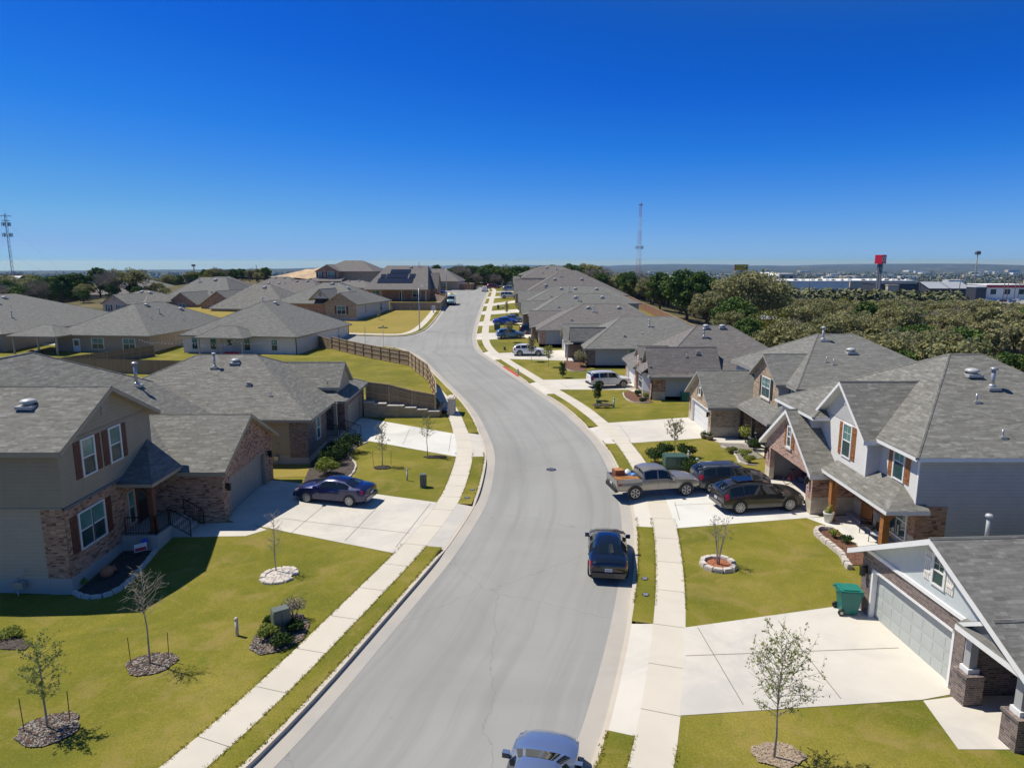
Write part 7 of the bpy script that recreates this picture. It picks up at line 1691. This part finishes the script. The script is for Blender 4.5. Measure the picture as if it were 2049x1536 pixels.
for xx in (-.5, .5):
    m = MB(); pts = [(xx + .32*math.cos(t*.524), 0, .33 + .32*math.sin(t*.524)) for t in range(13)]; m.tube(pts, .02, 'rubber', 4, cap=False); m.build('wheel', r)
m = MB(); m.tube([(-.5, 0, .33), (-.1, 0, .3), (.35, 0, .78), (-.2, 0, .8), (-.5, 0, .33)], .018, 'sign_red', 5); m.tube([(.5, 0, .33), (.33, 0, .95)], .018, 'sign_red', 5); m.tube([(-.1, 0, .3), (-.22, 0, .92)], .015, 'sign_red', 5); m.build('frame', r)
m = MB(); m.box(-.34, -.1, -.07, .07, .92, .97, 'black'); m.build('saddle', r); m = MB(); m.tube([(.33, -.25, .97), (.33, .25, .97)], .015, 'black', 5); m.build('handlebar', r)
# patio furniture at the left patios
M['redcloth'] = plain('red_cloth', (.5, .03, .04), .8)
r = thing('patio_sofa', 'red-cushioned sofa under the string-lit patio', 'sofa', (-40.6, 96.6, .35), R(-8)); m = MB(); m.box(-1.1, 1.1, -.4, .4, 0, .3, 'black'); m.build('frame', r); m = MB(); m.box(-1.0, 1.0, -.38, .3, .3, .48, 'redcloth'); m.box(-1.05, 1.05, .25, .42, .3, .85, 'redcloth'); m.build('cushions', r)
r = thing('patio_table', 'cluttered table under the tan house corner patio', 'table', (-70.2, 98.6, .3), R(-8)); m = MB(); m.box(-.9, .9, -.5, .5, .7, .75, 'black'); m.build('tabletop', r)
for sx in (-.8, .8):
    for sy in (-.4, .4): m = MB(); m.box(sx-.03, sx+.03, sy-.03, sy+.03, 0, .7, 'black'); m.build('leg', r)
m = MB(); m.box(-.7, -.3, -.2, .2, .75, .95, 'redcloth'); m.box(0, .3, -.2, .2, .75, .9, 'white'); o = m.build('tabletop_items'); o.location = (-70.2, 98.6, .3); tag(o, 'red and white items on the corner patio table', 'items')
# string lights
r = thing('string_lights', 'string of white bulbs sagging along the patio and fence', 'string lights', (-45, 95.2, 3.0)); m = MB(); bl = MB(); P_ = [(-9, 1.6, .3), (-5.5, .6, -.2), (-1.2, .1, .1), (2.0, 0, -.5), (5.6, .1, .1), (9, 1.0, -.3), (13.3, 2.6, .4)]
for a_, b_ in zip(P_, P_[1:]):
    A, B = Vector(a_), Vector(b_); pts = [A.lerp(B, t/8) + Vector((0, 0, -.35 * (1 - (t/4 - 1)**2))) for t in range(9)]; m.tube(pts, .012, 'black', 3)
    for q in pts[1:]: bl.box(q.x-.05, q.x+.05, q.y-.05, q.y+.05, q.z-.14, q.z-.03, 'white')
m.build('cord', r); bl.build('bulbs', r)
# ------------------------------------------------------------------ street furniture
def at_h(px, y): return (px - 1024.5) / FPX * (y * _c + 2.0)
def street_light(px, py, h, arm, label, base=None):
    p = G(px, py, .16) if base is None else Vector((*base, T(*base) + .16)); r = thing('street_light', label, 'street light', p)
    m = MB(); m.tube([(0, 0, -.1), (0, 0, h * .93)], [.11, .07], 'metal', 8); m.build('pole', r); m = MB(); m.box(-.18, .18, -.18, .18, -.05, .12, 'metal'); m.build('base', r)
    m = MB(); m.tube([(0, 0, h * .9), (arm * .35, 0, h * .985), (arm * .75, 0, h)], .045, 'metal', 6); m.build('arm', r); m = MB(); m.lathe((arm, 0, h - .06), [(.1, -.04), (.2, 0), (.18, .08), (.05, .12)], 'vent', 10, None); m.box(arm * .7, arm + .12, -.09, .09, h - .04, h + .06, 'metal'); m.build('lamp_head', r); return r
street_light(839.6, 660, 8.0, 1.5, 'tall grey street light at the corner lawn with arm towards the street'); street_light(894, 589, 8.0, -1.3, 'second tall street light farther up the left sidewalk', base=(-18.6, 193))
r = thing('street_sign', 'street name sign on a thin pole at the side street corner', 'sign', G(767.7, 694, .16)); m = MB(); m.tube([(0, 0, -.1), (0, 0, 3.1)], .03, 'metal', 6); m.build('pole', r)
M['sign_green'] = plain('sign_green', (.01, .10, .07), .5)
for a in (0, 1): m = MB(); m.box(*((-.75, .75, -.015, .015) if a == 0 else (-.015, .015, -.75, .75)), 2.95 + a*.2, 3.12 + a*.2, 'sign_green'); m.build('name_blade', r)
r = thing('mailbox_unit', 'small grey cluster mailbox beside the left sidewalk, uphill', 'mailbox', (-17.0, 146.5, T(-17, 146.5) + .15)); m = MB(); m.box(-.12, .12, -.12, .12, 0, .7, 'metal'); m.build('pedestal', r); m = MB(); m.box(-.4, .4, -.25, .25, .7, 1.45, 'vent'); m.build('cabinet', r)
p = Vector((-14.6, 232, T(-14.6, 232))); rk = MB()
rn = random.Random(5)
for i in range(160):
    a = rn.uniform(0, 6.28); q = rn.random() ** .6; s = rn.uniform(.15, .4); c = Vector((3.2*q*math.cos(a), 1.6*q*math.sin(a), 1.7*(1-q)*rn.random())); m3 = Matrix.Translation(c) @ Matrix.Rotation(rn.uniform(0, 3), 4, rv(rn)); rk.box(-s, s, -s*.8, s*.8, -s*.6, s*.6, 'rock_bed', m3)
o = rk.build('rubble_heap'); o.location = p; tag(o, 'grey-brown heap of rubble by the cedar fence at the bend', 'rubble heap')

# ------------------------------------------------------------------ bare earth bank
def bank(x, y): return T(x, y) + .7 + .5 * noise.noise((x / 5, y / 5, 2)) + .25 * noise.noise((x / 1.7, y / 1.7, 5))
M['sand'] = plain('bare_sandy_earth', (.50, .36, .215), .95, var=.3, vs=.25)
xs = [-135 + 2.5 * i for i in range(52)]; ys = [275 + 2.5 * i for i in range(19)]; v = [(x, y, bank(x, y)) for y in ys for x in xs]; nx_ = len(xs); f = [(j*nx_+i, j*nx_+i+1, (j+1)*nx_+i+1, (j+1)*nx_+i) for j in range(len(ys)-1) for i in range(nx_-1)]
me = bpy.data.meshes.new('earth_bank'); me.from_pydata(v, [], f); me.materials.append(M['sand']); me.update(); struct(link('earth_bank', me), 'bare sandy earth slope behind the left-hand houses', 'slope')

# ------------------------------------------------------------------ lattice towers
M['tw_red'] = plain('tower_red', (.40, .10, .07), .6); M['tw_white'] = plain('tower_pale', (.50, .51, .50), .6); M['tw_gray'] = plain('tower_gray', (.20, .21, .22), .6)
def lattice(label, x, y, z0, z1, w0, w1, bands, guys=False, plats=()):
    r = thing('lattice_tower', label, 'tower', (x, y, z0)); H_ = z1 - z0; n = max(8, int(H_ / 3.0)); segs = {}
    P = lambda i, k: Vector(((w0 + (w1 - w0) * i / n) * .58 * math.cos(k * 2.0944 + .5), (w0 + (w1 - w0) * i / n) * .58 * math.sin(k * 2.0944 + .5), H_ * i / n))
    m = MB(); rr = .075 if not guys else .09
    for i in range(n):
        mat = bands[int(i / n * len(bands))]
        for k in range(3):
            a, b, c, d = P(i, k), P(i+1, k), P(i, (k+1) % 3), P(i+1, (k+1) % 3)
            m.tube([a, b], rr, mat, 3, cap=False); m.tube([a, d], rr * .55, mat, 3, cap=False); m.tube([c, b], rr * .55, mat, 3, cap=False); m.tube([b, d], rr * .55, mat, 3, cap=False)
    m.build('mast', r)
    for (z, w, hh) in plats:
        m = MB()
        for k in range(3):
            a = k * 2.0944 + .2
            c = Vector((w * math.cos(a), w * math.sin(a), z)); m.tube([(0, 0, z), c], .07, 'tw_gray', 3)
            for t in (-.6, 0, .6): q = c + Vector((-math.sin(a), math.cos(a), 0)) * t * w; m.box(q.x-.14, q.x+.14, q.y-.14, q.y+.14, z - hh/2, z + hh/2, 'tw_gray')
            c2 = Vector((w * math.cos(a + 2.0944), w * math.sin(a + 2.0944), z)); m.tube([c, c2], .06, 'tw_gray', 3)
        m.build('antenna_array', r)
    m = MB(); m.tube([(.4, 0, H_ - 2), (.4, 0, H_ + 3.2)], .06, 'tw_gray', 3); m.tube([(-.6, 0, H_ - 7), (-.6, 0, H_)], .05, 'tw_gray', 3); m.build('whip_antenna', r)
    if guys:
        m = MB()
        for k in range(3):
            for f in (.5, .9): a = k * 2.0944 + .9; m.tube([(0, 0, H_ * f), (H_ * .8 * math.cos(a), H_ * .8 * math.sin(a), 0)], .03, 'tw_gray', 3, cap=False)
        m.build('guy_wires', r)
Y_ = 460.; lattice('tall red and white lattice radio tower right of the street', (1271.5 - 1024.5) / FPX * Y_ + 1, Y_, -14, 14 + 112 / FPX * Y_, 4.3, 1.15, ['tw_white', 'tw_white', 'tw_red', 'tw_white', 'tw_red', 'tw_white', 'tw_red'], plats=((14 + 12 + 112/FPX*Y_*.0 + 11.5, 2.1, 2.0), (14 + 112/FPX*Y_ + 13, 1.1, .5)))
Y_ = 430.; lattice('slim guyed antenna mast at the far left edge', (22 - 1024.5) / FPX * Y_ * _c, Y_, -6, 14 + 90 / FPX * Y_ * 1.02, 1.5, 1.2, ['tw_gray'], True, ((48, 2.6, .5), (45.2, 1.6, .4), (43.0, 1.9, 2.2), (36.5, 2.2, 2.3)))
# ------------------------------------------------------------------ tall signs, masts and poles
def DX(px, Y): return (px - 1024.5) / FPX * (Y * _c + 2.4)
def DZ(py, Y): return 14 + (YHOR - py) / FPX * Y * 1.0
Y_ = 430.; x = DX(1757.5, Y_); r = thing('pylon_sign', 'red pylon sign with white letters QT above twin dark columns', 'sign', (x, Y_, -12), R(38))
M['qt_red'] = plain('sign_bright_red', (.70, .012, .03), .4); M['dk_green'] = plain('price_panel_green', (.02, .09, .075), .4)
zt, zb = DZ(510.5, Y_) + 12, DZ(527.5, Y_) + 12; m = MB(); m.box(-2.9, 2.9, -2.2, 2.2, zb, zt, 'qt_red'); m.build('sign_box', r)
def text(body, size, loc, rot, mat, parent, depth=.03, name='lettering', font=None):
    cu = bpy.data.curves.new('t', 'FONT'); cu.body = body; cu.size = size; cu.extrude = depth; cu.align_x = 'CENTER'; cu.align_y = 'CENTER'; cu.offset = size * .02
    o = bpy.data.objects.new('t', cu); COL.objects.link(o); dg = bpy.context.evaluated_depsgraph_get(); me = bpy.data.meshes.new_from_object(o.evaluated_get(dg)); bpy.data.objects.remove(o)
    me.name = name; me.materials.clear(); me.materials.append(M[mat]); t = link(name, me, parent); t.location = loc; t.rotation_euler = rot; return t
text('QT', 4.2, (0, -2.24, (zt + zb) / 2), (math.pi/2, 0, 0), 'white', r, .04)
m = MB(); m.box(-2.0, 2.0, -.9, .9, zb - 4.3, zb - .7, 'dk_green'); m.box(-1.5, 1.5, -.93, -.9, zb - 3.9, zb - 2.6, 'tr_gray'); m.build('price_panel', r)
for s in (-1.7, 1.7): m = MB(); m.box(s - .55, s + .55, -.5, .5, 0, zb, 'tw_gray'); m.build('column', r)
Y_ = 380.; x = DX(1481, Y_); r = thing('billboard', 'yellow billboard on a single pole above the big oak', 'billboard', (x, Y_, -12), R(-12)); M['bb_yel'] = plain('billboard_yellow', (.90, .60, .02), .5)
z0, z1 = DZ(541, Y_) + 12, DZ(529, Y_) + 12; m = MB(); m.box(-3.6, 3.6, -.35, .35, z0, z1, 'bb_yel'); m.box(-3.7, 3.7, -.4, .3, z1 - .25, z1, 'tw_gray'); m.box(-3.62, -3.1, -.38, .36, z0, z1, 'qt_red')
for i in range(3): m.box(-2.8, 1.3, -.37, -.35, z0 + .5 + i*.75, z0 + .8 + i*.75, 'plank')
m.build('panel', r); m = MB(); m.lathe((2.3, -.36, (z0+z1)/2 - .6), [(.9, 0), (.9, .5), (.6, .9), (.35, 1.2), (.05, 1.3)], 'black', 10); m.build('dark_emblem', r)
m = MB(); m.tube([(0, 0, 0), (0, 0, z0)], .35, 'tw_gray', 8); m.build('pole', r)
Y_ = 480.; x = DX(1950, Y_); r = thing('light_mast', 'very tall floodlight mast near the parking lot', 'light mast', (x, Y_, -14)); H_ = DZ(503, Y_) + 14; m = MB(); m.tube([(0, 0, 0), (0, 0, H_)], [.6, .3], 'tw_gray', 8); m.build('pole', r); m = MB(); m.box(-1.3, 1.3, -1.0, 1.0, H_ - 2.6, H_, 'tw_gray'); m.box(-1.6, 1.6, -1.2, 1.2, H_ - 1.6, H_ - 1.2, 'black'); m.build('lamp_ring', r)
def upole(px, top, bot, Y, label, arm=True, name='utility_pole'):
    x = DX(px, Y); z0 = min(DZ(bot, Y), T(x, Y) + .1); z0 = T(x, Y) - .2; z1 = DZ(top, Y); r = thing(name, label, 'pole', (x, Y, z0)); m = MB(); m.tube([(0, 0, 0), (0, 0, z1 - z0)], .22, 'bark', 6); m.build('pole', r)
    if arm: m = MB(); m.box(-1.3, 1.3, -.1, .1, z1 - z0 - 1.1, z1 - z0 - .8, 'bark'); m.build('crossarm', r)
for i, (px, t, b_, Y, lb) in enumerate(((1841, 545, 583, 430, 'dark utility pole between twin-columned sign and lime tree'), (1921, 545, 590, 420, 'dark utility pole left of the floodlight mast'), (2010, 552, 600, 400, 'tallest dark pole of the right-edge group'), (2018, 552, 598, 430, 'second dark pole of the right-edge group'), (2033, 549, 595, 440, 'third dark pole of the right-edge group'), (2041, 552, 600, 450, 'fourth dark pole nearest the frame edge'), (1685, 546, 575, 470, 'dark pole before the long white building'), (1620, 545, 572, 480, 'thin pole before the left part of the long white building'), (1531, 546, 565, 470, 'thin pole right of the yellow billboard'), (1290, 552, 562, 360, 'short pole beside the lattice tower foot'), (515, 530, 548, 420, 'thin pole above the left cluster of roofs'))): upole(px, t, b_, Y, lb, i % 3 != 1)
Y_ = 400.; r = thing('light_mast', 'dark floodlight pole on the left horizon', 'light mast', (DX(390.5, Y_), Y_, -4)); H_ = DZ(529, Y_) + 4; m = MB(); m.tube([(0, 0, 0), (0, 0, H_)], .35, 'tw_gray', 6); m.build('pole', r); m = MB(); m.box(-.9, .9, -.6, .6, H_ - 1.0, H_, 'black'); m.build('lamp_ring', r)

# ------------------------------------------------------------------ valley buildings
M['bw'] = plain('roof_white', (.86, .84, .78), .7, var=.1, vs=.05); M['bg'] = plain('roof_pale_gray', (.36, .38, .40), .6); M['bk'] = plain('roof_black', (.05, .05, .055), .6); M['bt'] = plain('wall_tan', (.55, .46, .34), .8); M['br'] = plain('stripe_red', (.45, .04, .04), .6)
def bld(px0, px1, pt, pb, Y, label, roof='bw', wallm='bt', depth=30, pitch=0, extra=None, name='commercial_building', cat='building'):
    x0, x1 = DX(px0, Y), DX(px1, Y); z1 = DZ(pt, Y); z0 = min(DZ(pb, Y), T((x0+x1)/2, Y)) - 1; w = x1 - x0; r = thing(name, label, cat, ((x0+x1)/2, Y, z0)); m = MB(); hz = z1 - z0
    m.box(-w/2, w/2, 0, depth, 0, hz - pitch, wallm); m.build('wall', r); m = MB()
    if pitch: m.poly([(-w/2-1, -1, hz-pitch), (w/2+1, -1, hz-pitch), (w/2+1, depth/2, hz), (-w/2-1, depth/2, hz)], roof); m.poly([(-w/2-1, depth+1, hz-pitch), (-w/2-1, depth/2, hz), (w/2+1, depth/2, hz), (w/2+1, depth+1, hz-pitch)], roof); m.poly([(w/2, 0, hz-pitch), (w/2, depth, hz-pitch), (w/2, depth/2, hz)], wallm); m.poly([(-w/2, 0, hz-pitch), (-w/2, depth/2, hz), (-w/2, depth, hz-pitch)], wallm)
    else: m.box(-w/2-.3, w/2+.3, -.3, depth+.3, hz - .02, hz + .5, roof)
    m.build('roof', r)
    n = int(w / 9)
    if n > 1 and depth < 50:
        m = MB()
        for i in range(n): a = -w/2 + w*(i+.3)/n; m.box(a, a + w/n*.4, -.06, .02, max(hz*.2, hz - 6), hz - pitch - 2.6, 'glass')
        m.build('window', r)
    if extra: extra(r, w, hz)
    return r
def units(r, w, hz):
    rn = random.Random(3)
    for i in range(14): m = MB(); a = rn.uniform(-w/2, w/2 - 4); s = rn.uniform(1.2, 2.6); m.box(a, a + s*1.5, 6, 6 + s, hz + .5, hz + .5 + s*.6, 'bw'); m.build('rooftop_unit', r)
def stripe(r, w, hz): m = MB(); m.box(-w/2-.5, w/2+.5, -.5, 0, hz - 1.6, hz - .1, 'br'); m.build('red_fascia', r)
bld(1563, 1700, 562, 572, 540, 'long white flat-roofed store, left wing', 'bw', 'bw', 60, extra=units); bld(1702, 1832, 561.5, 574, 545, 'long white flat-roofed store, right wing', 'bw', 'bt', 60, extra=units)
bld(1763, 1843, 567.5, 578, 470, 'dark flat building below the pylon sign', 'bk', 'bk', 25); bld(1778, 1800, 570, 575, 466, 'small tan block before the dark flat building', 'bt', 'bt', 12)
bld(1862, 1900, 563.5, 576, 500, 'pale peaked showroom roof, left one', 'bg', 'bk', 24, 4.5); bld(1902, 1942, 563.5, 576, 500, 'pale peaked showroom roof, right one', 'bg', 'bk', 24, 4.5)
bld(1976, 2060, 569.5, 583, 455, 'white shop with red roof stripe at the right edge', 'bw', 'bw', 20, extra=stripe); bld(1955, 1976, 574, 583, 452, 'dark open shed left of the red-striped shop', 'bg', 'bk', 10)
bld(1345, 1392, 557.5, 563.5, 420, 'low white building below the lattice tower', 'bw', 'bw', 20, extra=units); bld(1532, 1557, 544.5, 551, 900, 'round-ended white tank-like building', 'bw', 'bw', 40, 4); bld(1560, 1592, 547.5, 551, 920, 'long low white shed beyond the billboard', 'bw', 'bt', 30)
r = thing('red_tank', 'rounded red-orange tank at the parking lot edge', 'tank', (DX(1934, 450), 450, T(DX(1934, 450), 450))); m = MB(); m.lathe((0, 0, 0), [(2.6, 0), (2.6, 1.6), (2.2, 2.6), (1.2, 3.2), (.1, 3.4)], 'qt_red', 14); m.build('shell', r); m = MB(); m.box(-4, -2, -1, 1, 0, 2.2, 'br'); m.build('cab', r)
# parking lot
pk = [(DX(1945, 455), 452), (DX(2075, 455), 452), (DX(2075, 405), 400), (DX(1990, 405), 400)]
o = drape('parking_lot', pk, 'asphalt', .25, cell=False, zfun=lambda x, y: max(T(x, y), -11.2)); struct(o, 'pale parking lot at the right edge below the woods', 'parking lot')
rn = random.Random(12); vc = ['p_white', 'p_slate', 'p_black', 'p_red', 'p_white', 'p_lblue']
nm_ = {'p_white': 'white', 'p_slate': 'slate-blue', 'p_black': 'black', 'p_red': 'dark red', 'p_lblue': 'light blue'}
for i in range(14):
    px = (1870 + i * 9) if i < 9 else (2012, 1975, 1992, 2040, 2030)[i - 9]; Y = 462 if i < 9 else (430, 438, 440, 442, 425)[i - 9]; c = vc[i % 6]; x = DX(px, Y); z = max(T(x, Y), -11.2) + .3
    r = thing('distant_car', 'tiny %s car far off, %s along the lot before the shops' % (nm_[c], 'first second third fourth fifth sixth seventh eighth ninth tenth eleventh twelfth thirteenth fourteenth'.split()[i]), 'car', (x, Y, z), rn.uniform(-.3, .3))
    m = MB(); m.poly([(-2.2, -.9, .35), (2.2, -.9, .35), (2.2, -.9, .85), (1.1, -.85, .98), (.5, -.75, 1.45), (-1.3, -.75, 1.48), (-2.1, -.85, 1.0), (-2.2, -.9, .9)], c); m.poly([(-2.2, .9, .35), (-2.2, .9, .9), (-2.1, .85, 1.0), (-1.3, .75, 1.48), (.5, .75, 1.45), (1.1, .85, .98), (2.2, .9, .85), (2.2, .9, .35)], c)
    pr = [(2.2, .9, .35), (2.2, .9, .85), (1.1, .85, .98), (.5, .75, 1.45), (-1.3, .75, 1.48), (-2.1, .85, 1.0), (-2.2, .9, .9), (-2.2, .9, .35)]
    for k, (a, b) in enumerate(zip(pr, pr[1:])): m.poly([(a[0], -a[1], a[2]), a, b, (b[0], -b[1], b[2])], 'cglass' if k in (2, 4) else c)
    m.build('body', r)
    m = MB()
    for xw in (-1.35, 1.35): m.tube([(xw, -.92, .33), (xw, .92, .33)], .33, 'rubber', 10)
    m.build('wheels', r)
put_l = shrub(DX(1865, 400), 400, 7.0, 6.0, 9.5, 'leaf_lime', 'bright lime-green tree left of the peaked showrooms', seed=200, n=5000, s=.5, name='lime_tree', z=T(DX(1865, 400), 400), cat='tree')
# near-wood sheds and lane
M['tin'] = plain('tin_roof', (.45, .46, .47), .5, .3, var=.15)
for i, (x, y, w, d, rz, lb) in enumerate(((52, 64, 5, 3.2, .5, 'weathered pale shed roof among bare trees behind the nearest hip roof'), (53, 146, 10, 6, .15, 'low brown and grey cabin under the big live oak'), (78, 128, 9, 4, .1, 'pale tin roof glimpsed inside the right-hand woods'), (62, 126, 6, 3, 1.2, 'small metal-roofed shelter beyond the gravel lane'), (-196, 262, 14, 9, .2, 'white-roofed house among the left-hand trees'), (-152, 281, 12, 8, .1, 'pale metal roof at the left horizon trees'))):
    r = thing('shed', lb, 'shed', (x, y, T(x, y) - .2), rz); hh = 2.6 if i < 4 else 5.5; m = MB(); m.box(-w/2, w/2, -d/2, d/2, 0, hh, 'bt' if i != 1 else 'wood_red'); m.build('wall', r); m = MB(); m.poly([(-w/2-.4, -d/2-.4, hh-.1), (w/2+.4, -d/2-.4, hh-.1), (w/2+.4, 0, hh+1.1), (-w/2-.4, 0, hh+1.1)], 'tin'); m.poly([(-w/2-.4, d/2+.4, hh-.1), (-w/2-.4, 0, hh+1.1), (w/2+.4, 0, hh+1.1), (w/2+.4, d/2+.4, hh-.1)], 'tin'); m.build('roof', r)
M['gravel'] = plain('gravel', (.36, .33, .28), .95, var=.2, vs=4)
ln = [(38, 121), (44, 116.5), (52, 110), (60, 100), (62.5, 101.5), (54.5, 112.5), (46, 119.5), (39, 124)]
struct(drape('gravel_lane', ln, 'gravel', -.1, cell=True), 'pale gravel lane curving past the big live oak', 'lane')
# scattered town: individually placed distant buildings
rn = random.Random(21); cn = 0
for i in range(150):
    Y = 560 + 4800 * rn.random() ** 1.5; u = rn.uniform(.1, .78) if rn.random() < .86 else rn.uniform(-.5, -.1)
    px = 1024.5 + u * FPX; x = DX(px, Y); k = rn.choice(['bw', 'bw', 'bg', 'bt', 'bw']); w = rn.uniform(10, 34) * (1 + Y / 2200); hh = rn.uniform(3.5, 7) * (1 + Y / 5000); z = T(x, Y)
    r = thing('distant_building', {'bw': 'white', 'bg': 'grey', 'bt': 'tan'}[k] + '-roofed far building among valley trees, ' + ('near' if Y < 900 else 'middle' if Y < 1700 else 'far') + ' distance, ' + ('far left' if u < 0 else 'left' if u < .3 else 'centre' if u < .55 else 'right') + ' of the valley', 'building', (x, Y, z + 2), rn.uniform(-.4, .4), 'far-off buildings dotting the valley')
    d = w * rn.uniform(.3, .6); m = MB(); m.box(-w/2, w/2, -d/2, d/2, -3, hh, rn.choice(['bt', 'bw', 'bt'])); m.build('wall', r); m = MB(); m.box(-w/2-.5, w/2+.5, -d/2-.5, d/2+.5, hh, hh + 1, k); m.build('roof', r)
# far woodland: one uncountable mass of crowns over the valley
M['wd'] = leafmat('far_woodland', [(.085, .10, .04), (.13, .14, .06), (.17, .165, .08), (.11, .14, .045), (.19, .17, .10)], 0)
rn = random.Random(33); far_ = MB(); c_ = 0
while c_ < 7000:
    Y = 262 + 3600 * rn.random() ** 2.2; u = rn.uniform(-.80, .82); x = u * Y
    if Y < 300 and (-30 < x < 30): continue
    if -140 < x < 5 and Y < 332: continue
    if 240 < x < 420 and 380 < Y < 520 and u > .62: continue
    if u > .35 and 455 < Y < 640 and rn.random() < .72: continue
    q_ = Y / 1200; s = rn.uniform(3.2, 4.6) * (1 + q_); z = T(x, Y); c_ += 1; tall = s * 1.15 if not (u > .2 and Y < 430) else (11.5 if u < .66 else 6)
    if u > .2 and Y < 430: s = 4.4
    for _ in range(60 if (u > .2 and Y < 430) else 26 if Y < 600 else 16 if Y < 1300 else 10):
        d = rv(rn); d.z = abs(d.z); f_ = rn.random() ** .3
        card(far_, Vector((x + d.x * s * f_, Y + d.y * s * f_, z + .3 + d.z * tall * f_)), d + rv(rn) * .6, (.95 if Y < 600 else 1.5 if Y < 1300 else 2.3) * (1 + q_ * .5) * rn.uniform(.6, 1.2), 'wd', rn, .7)
o = far_.build('woodland'); o['kind'] = 'stuff'; o['label'] = 'mass of distant tree crowns covering the valley'; o['category'] = 'woodland'

# ------------------------------------------------------------------ haze
bm = bmesh.new(); bmesh.ops.create_cube(bm, size=1)
for v in bm.verts: v.co = Vector((v.co.x * 90000, 20000 + v.co.y * 50000, -1500 + (v.co.z + .5) * 1562))
me = bpy.data.meshes.new('haze'); bm.to_mesh(me); bm.free(); mh = bpy.data.materials.new('haze'); mh.use_nodes = True; hn = mh.node_tree; hn.nodes.clear()
pv = hn.nodes.new('ShaderNodeVolumePrincipled'); pv.inputs['Color'].default_value = (.17, .46, 1, 1); pv.inputs['Absorption Color'].default_value = (1, 1, 1, 1); pv.inputs['Density'].default_value = 0.000065; pv.inputs['Anisotropy'].default_value = .25; ho = hn.nodes.new('ShaderNodeOutputMaterial'); hn.links.new(pv.outputs[0], ho.inputs['Volume'])
me.materials.append(mh); o = link('haze', me); o['kind'] = 'stuff'; o['label'] = 'thin blue air haze over the valley'; o['category'] = 'haze'
